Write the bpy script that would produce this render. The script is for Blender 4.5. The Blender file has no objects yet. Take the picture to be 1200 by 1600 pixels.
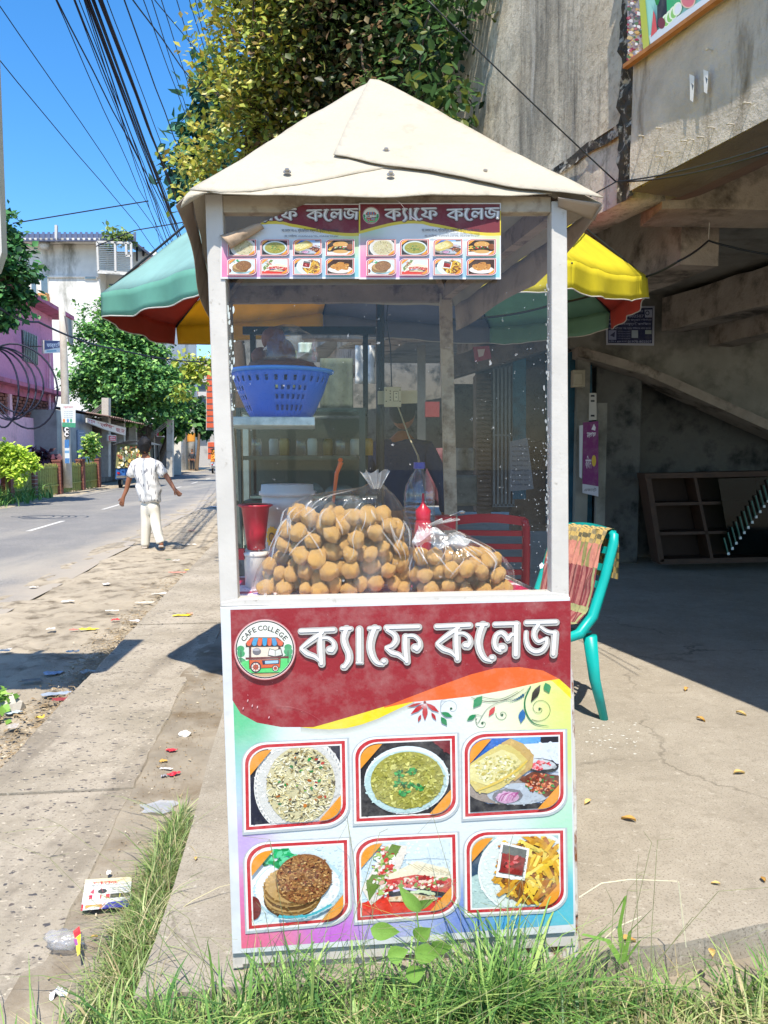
import bpy, bmesh, math, random
import numpy as np
from mathutils import Vector, Matrix, noise
random.seed(7); np.random.seed(7)
S = bpy.context.scene
COL = S.collection
# ---------------------------------------------------------------- camera
CH = 1.27; PITCH = math.radians(4.48); FPX = 1200.0
cd = bpy.data.cameras.new('camera'); cam = bpy.data.objects.new('camera', cd); COL.objects.link(cam)
cam.location = (0, 0, CH); cam.rotation_euler = (math.radians(90) - PITCH, 0, 0)
cd.sensor_fit = 'HORIZONTAL'; cd.sensor_width = 36; cd.lens = 36.0; cd.clip_start = 0.02; cd.clip_end = 1500
S.camera = cam
# ---------------------------------------------------------------- light
SUN_E = math.radians(62); LH = Vector((-0.02, 1.0, 0)).normalized()
w = bpy.data.worlds.new('World'); S.world = w; w.use_nodes = True
nt = w.node_tree; nt.nodes.clear()
sky = nt.nodes.new('ShaderNodeTexSky'); sky.sky_type = 'NISHITA'; sky.sun_disc = False
sky.sun_elevation = SUN_E; sky.sun_rotation = math.pi + math.atan2(-LH.x, LH.y) * -1
sky.altitude = 0; sky.air_density = 1.0; sky.dust_density = 0.5; sky.ozone_density = 4.0
bg = nt.nodes.new('ShaderNodeBackground'); bg.inputs['Strength'].default_value = 0.15
ow = nt.nodes.new('ShaderNodeOutputWorld')
hs_ = nt.nodes.new('ShaderNodeHueSaturation'); hs_.inputs['Saturation'].default_value = 1.3; hs_.inputs['Value'].default_value = 1.12
nt.links.new(sky.outputs[0], hs_.inputs['Color']); nt.links.new(hs_.outputs[0], bg.inputs[0]); nt.links.new(bg.outputs[0], ow.inputs[0])
sd = bpy.data.lights.new('sun', 'SUN'); sun = bpy.data.objects.new('sun', sd); COL.objects.link(sun)
sd.energy = 4.6; sd.angle = math.radians(0.5); sd.color = (1.0, 0.92, 0.81)
Ldir = Vector((LH.x * math.cos(SUN_E), LH.y * math.cos(SUN_E), -math.sin(SUN_E)))
sun.rotation_euler = Ldir.to_track_quat('-Z', 'Y').to_euler(); sun.location = (0, -5, 15)
S.view_settings.view_transform = 'Standard'; S.view_settings.look = 'None'
S.cycles.transparent_max_bounces = 32
S.view_settings.exposure = 0.74; S.view_settings.gamma = 1.0; S.view_settings.use_curve_mapping = False
# ---------------------------------------------------------------- geometry of the view, used only to measure places
cp, sp = math.cos(PITCH), math.sin(PITCH)
CAM = Vector((0, 0, CH))
def ray(px, py):
    x = (px - 600) / FPX; y = -(py - 800) / FPX
    return Vector((x, cp + y * sp, y * cp - sp))
def at(px, py, Y):
    d = ray(px, py); return CAM + d * (Y / d.y)
def gnd(px, py, z=0.0):
    d = ray(px, py); return CAM + d * ((z - CH) / d.z)
def onplane(px, py, P, n):
    d = ray(px, py); return CAM + d * ((P - CAM).dot(n) / d.dot(n))
TH = math.radians(6.2)
def st(s, t, z=0.0):      # street frame: s metres along the street, t to its right
    return Vector((t * math.cos(TH) - s * math.sin(TH), t * math.sin(TH) + s * math.cos(TH), z))
PSI = math.radians(3.4)
FP = Vector((0, 1.81, 0)); FN = Vector((math.sin(PSI), -math.cos(PSI), 0))   # front face of the cart
def F(px, py, off=0.0):
    return onplane(px, py, FP, FN) + FN * off
DD = Vector((-0.18, 1.0, 0))      # depth of the cart
def srgb(c):
    if isinstance(c, str):
        c = [int(c[i:i+2], 16) for i in (1, 3, 5)]
    o = []
    for v in c[:3]:
        v = max(0, min(255, v)) / 255.0
        o.append(v / 12.92 if v <= .04045 else ((v + .055) / 1.055) ** 2.4)
    return tuple(o)
# ---------------------------------------------------------------- object helpers
def tag(o, label=None, cat=None, group=None, kind=None):
    if label: o['label'] = label
    if cat: o['category'] = cat
    if group: o['group'] = group
    if kind: o['kind'] = kind
    return o
def thing(name, loc, label, cat, group=None):
    o = bpy.data.objects.new(name, None); COL.objects.link(o); o.location = loc
    o.empty_display_size = 0.1
    o['_b'] = [loc[0], loc[1], loc[2]]
    return tag(o, label, cat, group)
def setparent(o, p):
    o.parent = p
    if p.type == 'EMPTY':
        o.matrix_parent_inverse = Matrix.Translation(-Vector(p['_b']))
def finish_object(o, parent=None):
    COL.objects.link(o)
    if parent: setparent(o, parent)
    return o
def copy_tree(root, loc, rotz=0, label=None):
    r = root.copy(); COL.objects.link(r); r.location = loc; r.rotation_euler = (0, 0, rotz)
    if label: r['label'] = label
    for ch in list(root.children):
        c = ch.copy(); COL.objects.link(c); c.parent = r
        for g in ch.children:
            d = g.copy(); COL.objects.link(d); d.parent = c
    return r
class MB:
    def __init__(self): self.v = []; self.f = []; self.m = []; self.uv = None
    def add(self, vs, fs, mi=0):
        b = len(self.v); self.v += [tuple(x) for x in vs]
        for f in fs: self.f.append([i + b for i in f]); self.m.append(mi)
    def poly(self, pts, mi=0): self.add(pts, [list(range(len(pts)))], mi)
    def hexa(self, lo, hi, mi=0):   # two quads, joined
        n = len(lo); vs = list(lo) + list(hi)
        fs = [list(range(n))[::-1], [i + n for i in range(n)]]
        for i in range(n): j = (i + 1) % n; fs.append([i, j, j + n, i + n])
        self.add(vs, fs, mi)
    def box(self, c, s, rz=0, mi=0, R=None):
        c = Vector(c); R = R or Matrix.Rotation(rz, 3, 'Z'); vs = []
        for z in (-.5, .5):
            for x, y in ((-.5, -.5), (.5, -.5), (.5, .5), (-.5, .5)):
                vs.append(c + R @ Vector((x * s[0], y * s[1], z * s[2])))
        self.hexa(vs[:4], vs[4:], mi)
    def bar(self, a, b, w, h=None, mi=0, up=Vector((0, 0, 1))):
        a = Vector(a); b = Vector(b); h = h or w; d = (b - a).normalized()
        if abs(d.dot(up)) > .95: up = Vector((0, 1, 0))
        x = d.cross(up).normalized(); y = x.cross(d).normalized()
        q = [(-.5, -.5), (.5, -.5), (.5, .5), (-.5, .5)]
        self.hexa([a + x * (i * w) + y * (j * h) for i, j in q], [b + x * (i * w) + y * (j * h) for i, j in q], mi)
    def tube(self, pts, r, n=8, mi=0, cap=True):
        pts = [Vector(p) for p in pts]; k = len(pts)
        rs = r if isinstance(r, (list, tuple)) else [r] * k
        u = None; rings = []
        for i, p in enumerate(pts):
            d = (pts[min(i + 1, k - 1)] - pts[max(i - 1, 0)]).normalized()
            if u is None:
                u = d.cross(Vector((0, 0, 1)))
                if u.length < .1: u = d.cross(Vector((0, 1, 0)))
            u = (u - d * u.dot(d)).normalized(); v = d.cross(u)
            rings.append([p + (u * math.cos(2 * math.pi * j / n) + v * math.sin(2 * math.pi * j / n)) * rs[i] for j in range(n)])
        vs = [q for g in rings for q in g]; fs = []
        for i in range(k - 1):
            for j in range(n):
                a = i * n + j; b = i * n + (j + 1) % n; fs.append([a, b, b + n, a + n])
        if cap: fs.append(list(range(n))[::-1]); fs.append([(k - 1) * n + j for j in range(n)])
        self.add(vs, fs, mi)
    def lathe(self, c, prof, n=24, mi=0, sx=1, sy=1, skip=None, close=False):
        c = Vector(c); vs = []; fs = []
        for r, z in prof:
            for j in range(n):
                a = 2 * math.pi * j / n; vs.append(c + Vector((r * math.cos(a) * sx, r * math.sin(a) * sy, z)))
        for i in range(len(prof) - 1):
            for j in range(n):
                if skip and skip(i, j): continue
                a = i * n + j; b = i * n + (j + 1) % n; fs.append([a, b, b + n, a + n])
        if close:
            fs.append(list(range(n))[::-1]); fs.append([(len(prof) - 1) * n + j for j in range(n)])
        self.add(vs, fs, mi)
    def grid(self, fn, nu, nv, mi=0):
        vs = [fn(i / nu, j / nv) for j in range(nv + 1) for i in range(nu + 1)]
        fs = [[j * (nu + 1) + i, j * (nu + 1) + i + 1, (j + 1) * (nu + 1) + i + 1, (j + 1) * (nu + 1) + i] for j in range(nv) for i in range(nu)]
        self.add(vs, fs, mi)
    def mesh(self, name, mats, smooth=False):
        me = bpy.data.meshes.new(name); me.from_pydata(self.v, [], self.f)
        if not isinstance(mats, (list, tuple)): mats = [mats]
        for m in mats: me.materials.append(m)
        if len(mats) > 1: me.polygons.foreach_set('material_index', self.m)
        if smooth: me.polygons.foreach_set('use_smooth', [True] * len(me.polygons))
        me.validate(); me.update(); return me
    def build(self, name, mats, parent=None, smooth=False, bevel=0, solid=0, **tg):
        me = self.mesh(name, mats, smooth)
        if bevel or solid:
            bm = bmesh.new(); bm.from_mesh(me)
            if solid:
                bmesh.ops.recalc_face_normals(bm, faces=bm.faces[:]); bmesh.ops.solidify(bm, geom=bm.faces[:], thickness=solid)
            if bevel:
                bmesh.ops.remove_doubles(bm, verts=bm.verts[:], dist=1e-5)
                bmesh.ops.bevel(bm, geom=bm.edges[:], offset=bevel, segments=1, affect='EDGES', clamp_overlap=True)
            bm.to_mesh(me); bm.free()
        o = bpy.data.objects.new(name, me); finish_object(o, parent)
        return tag(o, **tg)
def ico(sub=2):
    bm = bmesh.new(); bmesh.ops.create_icosphere(bm, subdivisions=sub, radius=1)
    vs = [v.co.copy() for v in bm.verts]; fs = [[v.index for v in f.verts] for f in bm.faces]; bm.free(); return vs, fs
ICO1, ICO2, ICO3 = ico(1), ico(2), ico(3)
def blob(mb, c, r, ic=None, amp=.15, fr=1.5, seed=0, mi=0):
    vs, fs = ic or ICO2; c = Vector(c); r = Vector(r) if hasattr(r, '__len__') else Vector((r, r, r))
    o = []
    for v in vs:
        k = 1 + amp * noise.noise(v * fr + Vector((seed * 3.7, seed * 1.3, seed)))
        o.append(c + Vector((v.x * r.x, v.y * r.y, v.z * r.z)) * k)
    mb.add(o, fs, mi)
# ---------------------------------------------------------------- materials
def newmat(name):
    m = bpy.data.materials.new(name); m.use_nodes = True; t = m.node_tree
    return m, t, t.nodes['Principled BSDF'], t.nodes['Material Output']
def N(t, ty, **kw):
    n = t.nodes.new(ty)
    for k, v in kw.items():
        if k in n.inputs: n.inputs[k].default_value = v
        else: setattr(n, k, v)
    return n
def mixc(t, fac, a, b, mode='MIX'):
    n = t.nodes.new('ShaderNodeMix'); n.data_type = 'RGBA'; n.blend_type = mode
    for i, x in ((0, fac), (6, a), (7, b)):
        if hasattr(x, 'links'): t.links.new(x, n.inputs[i])
        elif i == 0: n.inputs[0].default_value = x
        else: n.inputs[i].default_value = (*x[:3], 1)
    return n.outputs[2]
def coords(t, scale=(1, 1, 1), rot=(0, 0, 0), kind='Object'):
    tc = t.nodes.new('ShaderNodeTexCoord'); mp = t.nodes.new('ShaderNodeMapping')
    mp.inputs['Scale'].default_value = scale; mp.inputs['Rotation'].default_value = rot
    t.links.new(tc.outputs[kind], mp.inputs[0]); return mp.outputs[0]
def noi(t, vec, scale, detail=4, rough=.6, lo=.35, hi=.65):
    n = N(t, 'ShaderNodeTexNoise', Scale=scale, Detail=detail, Roughness=rough)
    t.links.new(vec, n.inputs['Vector']); r = t.nodes.new('ShaderNodeMapRange')
    r.inputs[1].default_value = lo; r.inputs[2].default_value = hi; t.links.new(n.outputs[0], r.inputs[0]); return r.outputs[0]
def bumpn(t, h, bs, strength, dist=.01):
    b = t.nodes.new('ShaderNodeBump'); b.inputs['Strength'].default_value = strength; b.inputs['Distance'].default_value = dist
    t.links.new(h, b.inputs['Height']); t.links.new(b.outputs[0], bs.inputs['Normal'])
def pm(name, col, rough=.7, var=.12, scale=6, bump=.15, col2=None, f2=(.55, .7), s2=3, stretch=(1, 1, 1), metal=0, spec=.4, bscale=None, bd=.01):
    m, t, b, o = newmat(name); c = srgb(col); vec = coords(t)
    lo = tuple(x * (1 - var) for x in c); hi = tuple(min(1, x * (1 + var)) for x in c)
    n1 = noi(t, vec, scale, 5)
    cc = mixc(t, n1, lo, hi)
    if col2 is not None:
        v2 = coords(t, stretch); n2 = noi(t, v2, s2, 6, .65, f2[0], f2[1]); cc = mixc(t, n2, cc, srgb(col2))
    t.links.new(cc, b.inputs['Base Color']); b.inputs['Roughness'].default_value = rough
    b.inputs['Metallic'].default_value = metal; b.inputs['Specular IOR Level'].default_value = spec
    if bump: bumpn(t, noi(t, vec, bscale or scale * 6, 5, .7, 0, 1), b, bump, bd)
    return m
def attrmat(name, rough=.5, dirt=.12, dscale=20, transl=0, bump=.0, spec=.4, dirtcol=(.45, .42, .36)):
    m, t, b, o = newmat(name)
    a = t.nodes.new('ShaderNodeAttribute'); a.attribute_name = 'Col'; vec = coords(t)
    cc = a.outputs[0]
    if dirt:
        n = noi(t, vec, dscale, 6, .7, .45, .85); mm = t.nodes.new('ShaderNodeMath'); mm.operation = 'MULTIPLY'
        mm.inputs[1].default_value = dirt; t.links.new(n, mm.inputs[0]); cc = mixc(t, mm.outputs[0], cc, dirtcol)
    t.links.new(cc, b.inputs['Base Color']); b.inputs['Roughness'].default_value = rough
    b.inputs['Specular IOR Level'].default_value = spec
    if bump: bumpn(t, noi(t, vec, dscale * 5, 4, .7, 0, 1), b, bump, .004)
    if transl:
        tr = t.nodes.new('ShaderNodeBsdfTranslucent'); t.links.new(cc, tr.inputs[0]); mx = t.nodes.new('ShaderNodeMixShader')
        mx.inputs[0].default_value = transl; t.links.new(b.outputs[0], mx.inputs[1]); t.links.new(tr.outputs[0], mx.inputs[2]); t.links.new(mx.outputs[0], o.inputs[0])
    return m
def film(name, tint=(1, 1, 1), gloss=.12, rough=.08, milk=.06, dust_glint=0, bump=0, bscale=30, dlo=.62, dhi=.7, dsc=60, milkcol=(.85, .87, .88), stretch=(1, 1, 1)):
    m, t, b, o = newmat(name); t.nodes.remove(b)
    tr = N(t, 'ShaderNodeBsdfTransparent'); tr.inputs[0].default_value = (*tint, 1)
    gl = N(t, 'ShaderNodeBsdfGlossy'); gl.inputs['Roughness'].default_value = rough; gl.inputs[0].default_value = (1, 1, 1, 1)
    df = N(t, 'ShaderNodeBsdfDiffuse'); df.inputs[0].default_value = (*milkcol, 1)
    fw = N(t, 'ShaderNodeLayerWeight'); fw.inputs[0].default_value = .5; fr = N(t, 'ShaderNodeMath', operation='POWER'); t.links.new(fw.outputs['Facing'], fr.inputs[0]); fr.inputs[1].default_value = 4.0
    ml = N(t, 'ShaderNodeMath', operation='MULTIPLY_ADD'); t.links.new(fr.outputs[0], ml.inputs[0]); ml.inputs[1].default_value = .55; ml.inputs[2].default_value = gloss
    m1 = N(t, 'ShaderNodeMixShader'); t.links.new(ml.outputs[0], m1.inputs[0]); t.links.new(tr.outputs[0], m1.inputs[1]); t.links.new(gl.outputs[0], m1.inputs[2])
    m2 = N(t, 'ShaderNodeMixShader'); vec = coords(t, stretch)
    if dust_glint:
        d = noi(t, vec, dsc, 3, .6, dlo, dhi); mm = N(t, 'ShaderNodeMath', operation='MULTIPLY_ADD'); t.links.new(d, mm.inputs[0]); mm.inputs[1].default_value = dust_glint; mm.inputs[2].default_value = milk
        t.links.new(mm.outputs[0], m2.inputs[0])
    else: m2.inputs[0].default_value = milk
    t.links.new(m1.outputs[0], m2.inputs[1]); t.links.new(df.outputs[0], m2.inputs[2]); t.links.new(m2.outputs[0], o.inputs[0])
    if bump:
        bb = N(t, 'ShaderNodeBump'); bb.inputs['Strength'].default_value = bump; bb.inputs['Distance'].default_value = .01
        t.links.new(noi(t, vec, bscale, 3, .6, 0, 1), bb.inputs['Height'])
        t.links.new(bb.outputs[0], gl.inputs['Normal'])
    return m
M = {}
M['print'] = attrmat('printed_vinyl', .36, .22, 16, spec=.5, dirtcol=(.62, .60, .55), bump=.25)
M['printd'] = attrmat('printed_paper', .6, .25, 12)
M['leafatt'] = attrmat('leaf', .4, 0, transl=.45)
M['leafdull'] = attrmat('leaf_far', .55, 0, transl=.25)
M['grass'] = attrmat('grass_blade', .5, .15, 30, transl=.3)
M['plast_att'] = attrmat('coloured', .5, .1, 20)
M['whitepaint'] = pm('chipped_white_paint', '#bebbb4', .5, .06, 9, .1, col2='#9a958a', f2=(.62, .72), s2=42)
M['rustpaint'] = pm('rusty_white_paint', '#c6c2ba', .6, .08, 9, .2, col2='#7a4a2a', f2=(.52, .62), s2=26, stretch=(1, 1, .4))
M['dirtypaint'] = pm('grimy_cream_paint', '#a89c88', .7, .12, 12, .2, col2='#6b5844', f2=(.48, .68), s2=16)
M['rustbeam'] = pm('brown_grimy_beam', '#8f8072', .7, .15, 10, .2, col2='#5a473a', f2=(.5, .65), s2=14)
M['canvas'] = pm('cream_tarpaulin', '#aaa393', .8, .05, 4, .35, col2='#8a806e', f2=(.58, .9), s2=11, bscale=60)
M['canvasin'] = pm('tarpaulin_underside', '#998b7c', .8, .12, 6, .15, col2='#6f6257', f2=(.5, .75), s2=9)
M['steel'] = pm('steel', '#a9a69f', .35, .1, 20, .05, metal=.8)
M['darksteel'] = pm('black_steel', '#1c2226', .45, .2, 10, .05)
M['glass'] = film('dusty_glass', (.97, .985, .98), .022, .01, .005, dust_glint=.35, dlo=.70, dhi=.76, dsc=55)
M['bag'] = film('clear_plastic_bag', (.99, .99, .99), .045, .17, .012, dust_glint=.17, dlo=.56, dhi=.76, dsc=9, stretch=(1.6, 1.6, .5), bump=1.0, bscale=16, milkcol=(.8, .8, .8))  # stretched milky streaks put the folds' highlights into the bag's colour
M['clear'] = film('clear_plastic', (.9, .93, .94), .08, .1, .03)
M['frost'] = film('translucent_plastic', (.85, .83, .82), .04, .3, .62, milkcol=(.72, .7, .68))
M['cloud'] = film('thin_wrapper', (.9, .9, .92), .06, .2, .12, bump=.6, bscale=40)
def cracks(t, c, scale, width, col, zr=0.0):
    v = coords(t, (1, 1, 0), (0, 0, zr)); nz = N(t, 'ShaderNodeTexNoise', Scale=2.6, Detail=7.0, Roughness=.65); t.links.new(v, nz.inputs['Vector'])
    sc_ = N(t, 'ShaderNodeVectorMath', operation='SCALE'); t.links.new(nz.outputs['Color'], sc_.inputs[0]); sc_.inputs['Scale'].default_value = .35
    ad = N(t, 'ShaderNodeVectorMath', operation='ADD'); t.links.new(v, ad.inputs[0]); t.links.new(sc_.outputs[0], ad.inputs[1])
    vo = N(t, 'ShaderNodeTexVoronoi', Scale=scale); vo.feature = 'DISTANCE_TO_EDGE'; t.links.new(ad.outputs[0], vo.inputs['Vector'])
    r = N(t, 'ShaderNodeMapRange'); r.inputs[1].default_value = width; r.inputs[2].default_value = width * .2; r.inputs[4].default_value = .75; t.links.new(vo.outputs[0], r.inputs[0])
    m = N(t, 'ShaderNodeMath', operation='MULTIPLY'); t.links.new(r.outputs[0], m.inputs[0]); t.links.new(noi(t, v, 1.3, 3, .6, .45, .6), m.inputs[1]); return mixc(t, m.outputs[0], c, srgb(col))
def flat(name, col, rough=.5, **k): 
    M[name] = pm(name, col, rough, k.pop('var', .08), k.pop('scale', 12), k.pop('bump', .04), **k); return M[name]
# ================================================================ printing: flat ink on a real plane, one thin sheet above the other
def clip_poly(poly, conv):
    out = poly
    n = len(conv); A = sum(conv[i][0] * conv[(i + 1) % n][1] - conv[(i + 1) % n][0] * conv[i][1] for i in range(n))
    sg = 1 if A > 0 else -1
    for i in range(n):
        ax, ay = conv[i]; bx, by = conv[(i + 1) % n]; inp = out; out = []
        if not inp: return []
        def side(p): return sg * ((bx - ax) * (p[1] - ay) - (by - ay) * (p[0] - ax))
        for k in range(len(inp)):
            p, q = inp[k - 1], inp[k]; sp_, sq = side(p), side(q)
            if (sp_ >= 0) != (sq >= 0):
                u = sp_ / (sp_ - sq); out.append((p[0] + (q[0] - p[0]) * u, p[1] + (q[1] - p[1]) * u))
            if sq >= 0: out.append(q)
    return out
class Print:
    def __init__(self, fn, step=5e-6, base=0.0, clip=None, gain=1.0):
        self.gain = gain
        self.fn = fn; self.v = []; self.f = []; self.c = []; self.k = 0; self.step = step; self.base = base; self.clip = clip
    def add(self, poly, col, same=False):
        if not same: self.k += 1
        if self.clip: poly = clip_poly(list(poly), self.clip)
        if len(poly) < 3: return
        off = self.base + self.k * self.step; b = len(self.v)
        self.v += [tuple(self.fn(p[0], p[1], off)) for p in poly]
        self.f.append(list(range(b, b + len(poly)))); self.c.append(srgb(col))
    def gridc(self, fn, colfn, nu, nv):     # smooth printed gradient
        self.k += 1; off = self.base + self.k * self.step
        for j in range(nv):
            for i in range(nu):
                q = [fn(i / nu, j / nv), fn((i + 1) / nu, j / nv), fn((i + 1) / nu, (j + 1) / nv), fn(i / nu, (j + 1) / nv)]
                if self.clip:
                    q = clip_poly(q, self.clip)
                    if len(q) < 3: continue
                b = len(self.v); self.v += [tuple(self.fn(p[0], p[1], off)) for p in q]
                self.f.append(list(range(b, b + len(q)))); self.c.append([srgb(colfn(*p)) for p in q])
    def build(self, name, parent=None, mat=None, **tg):
        me = bpy.data.meshes.new(name); me.from_pydata(self.v, [], self.f)
        ca = me.color_attributes.new('Col', 'FLOAT_COLOR', 'CORNER'); arr = []
        G_ = self.gain
        for f, c in zip(self.f, self.c):
            if isinstance(c, tuple): arr += [c[0] * G_, c[1] * G_, c[2] * G_, 1] * len(f)
            else:
                for x in c: arr += [x[0] * G_, x[1] * G_, x[2] * G_, 1]
        ca.data.foreach_set('color', arr)
        me.materials.append(mat or M['print']); me.update()
        o = bpy.data.objects.new(name, me); finish_object(o, parent); return tag(o, **tg)
def ell(cx, cy, rx, ry, n=20, rot=0, j=0):
    o = []
    for i in range(n):
        a = 2 * math.pi * i / n; k = 1 + (random.uniform(-j, j) if j else 0)
        x = rx * math.cos(a) * k; y = ry * math.sin(a) * k
        o.append((cx + x * math.cos(rot) - y * math.sin(rot), cy + x * math.sin(rot) + y * math.cos(rot)))
    return o
def stroke(pts, ws, cap=True):       # polygon of a stroke of varying width
    if not isinstance(ws, (list, tuple)): ws = [ws] * len(pts)
    ws = list(ws) + [ws[-1]] * (len(pts) - len(ws))
    P = []; W = []
    for i in range(len(pts) - 1):     # Catmull-Rom
        p0 = pts[max(i - 1, 0)]; p1 = pts[i]; p2 = pts[i + 1]; p3 = pts[min(i + 2, len(pts) - 1)]
        k = 5 if len(pts) > 2 else 1
        for j in range(k):
            u = j / k
            P.append(tuple(.5 * ((2 * p1[a]) + (-p0[a] + p2[a]) * u + (2 * p0[a] - 5 * p1[a] + 4 * p2[a] - p3[a]) * u * u + (-p0[a] + 3 * p1[a] - 3 * p2[a] + p3[a]) * u ** 3) for a in (0, 1)))
            W.append(ws[i] + (ws[i + 1] - ws[i]) * u)
    P.append(tuple(pts[-1])); W.append(ws[-1])
    L = []; R = []
    for i, p in enumerate(P):
        a = P[max(i - 1, 0)]; b = P[min(i + 1, len(P) - 1)]
        dx, dy = b[0] - a[0], b[1] - a[1]; l = math.hypot(dx, dy) or 1; nx, ny = -dy / l, dx / l
        h = W[i] / 2; L.append((p[0] + nx * h, p[1] + ny * h)); R.append((p[0] - nx * h, p[1] - ny * h))
        if i == 0: d0 = (-dx / l, -dy / l, nx, ny)
        if i == len(P) - 1: d1 = (dx / l, dy / l, nx, ny)
    def arc(c, d, h, s):
        return [(c[0] + d[0] * h * math.sin(a) + s * d[2] * h * math.cos(a), c[1] + d[1] * h * math.sin(a) + s * d[3] * h * math.cos(a)) for a in (math.pi * k / 6 for k in range(1, 6))]
    out = L[:]
    if cap: out += arc(P[-1], d1, W[-1] / 2, 1)
    out += R[::-1]
    if cap: out += arc(P[0], d0, W[0] / 2, -1)
    return out
def quadstrips(pts, ws):   # same stroke but as a list of safe convex quads
    o = stroke(pts, ws, False); n = len(o) // 2
    return [[o[i], o[i + 1], o[2 * n - 2 - i], o[2 * n - 1 - i]] for i in range(n - 1)]
# ---- the shop's name in Bengali, drawn stroke by stroke (first half, second half)
KA = [([(62, 140), (355, 128)], [56]), ([(255, 150), (200, 190), (130, 240), (68, 290)], [60, 60, 56, 44]), ([(72, 300), (120, 340), (190, 368), (240, 415)], [50, 58, 50, 30]),
      ([(238, 165), (238, 300), (246, 428)], [64, 68, 60]), ([(240, 205), (300, 202), (348, 235), (358, 280), (338, 312)], [40, 42, 46, 56, 66]), ([(318, 306), (334, 304)], [76])]
EK = [([(668, 115), (752, 112)], [46]), ([(716, 118), (690, 190), (677, 270), (692, 350), (732, 415), (786, 435)], [78, 74, 70, 66, 56, 36]), ([(796, 405), (802, 405)], [62])]
A_ = KA + [([(422, 120), (505, 117)], [46]), ([(466, 125), (444, 200), (456, 265), (486, 335), (486, 400), (455, 450)], [78, 66, 66, 66, 66, 56]), ([(440, 455), (450, 455)], [60]),
      ([(580, 122), (582, 400)], [66]), ([(560, 420), (604, 420)], [30])] + EK + \
     [([(820, 108), (1105, 101)], [56]), ([(828, 130), (890, 170), (905, 220), (872, 268), (820, 283)], [46, 56, 62, 58, 40]), ([(822, 292), (870, 330), (930, 350), (985, 395)], [44, 58, 52, 40]),
      ([(990, 190), (990, 300), (1002, 408)], [66, 68, 60]), ([(985, 185), (1060, 182), (1108, 222), (1115, 270), (1090, 300)], [40, 44, 46, 54, 66]), ([(1072, 286), (1088, 286)], [76])]
B_ = [([(x + 3, y + 16) for x, y in p], w) for p, w in KA] + [([(x - 242, y + 26) for x, y in p], w) for p, w in EK] + \
     [([(580, 136), (780, 131)], [52]), ([(770, 136), (766, 405)], [68]), ([(770, 232), (738, 226), (712, 250), (696, 276), (680, 244), (640, 212), (596, 232), (578, 290), (590, 345), (628, 372)], [44, 50, 54, 54, 56, 56, 58, 58, 56, 50]), ([(634, 340), (650, 340)], [80]),
      ([(860, 122), (1122, 115)], [56]), ([(856, 205), (856, 280), (882, 345), (940, 378), (1000, 362), (1036, 310), (1038, 262)], [42, 48, 56, 60, 58, 50, 44]),
      ([(965, 140), (932, 195), (930, 250), (965, 290), (1020, 270)], [64, 56, 52, 46, 44]), ([(985, 160), (1045, 200), (1120, 212)], [36, 44, 44]), ([(1112, 215), (1106, 300), (1098, 400)], [66, 66, 64])]
def title(pr, fa, fb, dx=6, dy=9, hi='#f6f6f6', base='#c2bfba', sh='#4a1a22'):
    for dd, col, k in (((dx, dy), sh, 1.0), ((0, 0), base, 1.0), ((-5, -6), hi, .44)):
        for G, fm in ((A_, fa), (B_, fb)):
            for pts, ws in G:
                for q in quadstrips_cap(pts, [w * k * 1.1 for w in ws]):
                    pr.add([fm(x + dd[0], y + dd[1]) for x, y in q], col)
def quadstrips_cap(pts, ws):
    q = quadstrips(pts, ws)
    ws = list(ws)
    q.append(ell(pts[0][0], pts[0][1], ws[0] / 2, ws[0] / 2, 14)); q.append(ell(pts[-1][0], pts[-1][1], ws[-1] / 2, ws[-1] / 2, 14))
    return q
_tc = {}
def textpolys(s, bold=0.0):
    key = (s, bold)
    if key in _tc: return _tc[key]
    cu = bpy.data.curves.new('t', 'FONT'); cu.body = s; cu.size = 1; cu.offset = bold; cu.resolution_u = 2
    o = bpy.data.objects.new('t', cu); COL.objects.link(o); bpy.context.view_layer.update()
    me = o.evaluated_get(bpy.context.evaluated_depsgraph_get()).to_mesh()
    ps = [[(me.vertices[i].co.x, me.vertices[i].co.y) for i in p.vertices] for p in me.polygons]
    o.evaluated_get(bpy.context.evaluated_depsgraph_get()).to_mesh_clear()
    bpy.data.objects.remove(o); bpy.data.curves.remove(cu)
    if ps:
        xs = [x for p in ps for x, y in p]; ys = [y for p in ps for x, y in p]
        x0, x1, y0, y1 = min(xs), max(xs), min(ys), max(ys)
        ps = [[((x - x0) / max(x1 - x0, 1e-6), 1 - (y - y0) / max(y1 - y0, 1e-6)) for x, y in p] for p in ps]
    _tc[key] = ps; return ps
def putext(pr, s, x0, y0, x1, y1, col, bold=0.0, slope=0.0, mp=None):
    first = True
    for p in textpolys(s, bold):
        q = [(x0 + u * (x1 - x0), y0 + v * (y1 - y0) + slope * u * (x1 - x0)) for u, v in p]
        if mp: q = [mp(*a) for a in q]
        pr.add(q, col, same=not first); first = False
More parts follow.
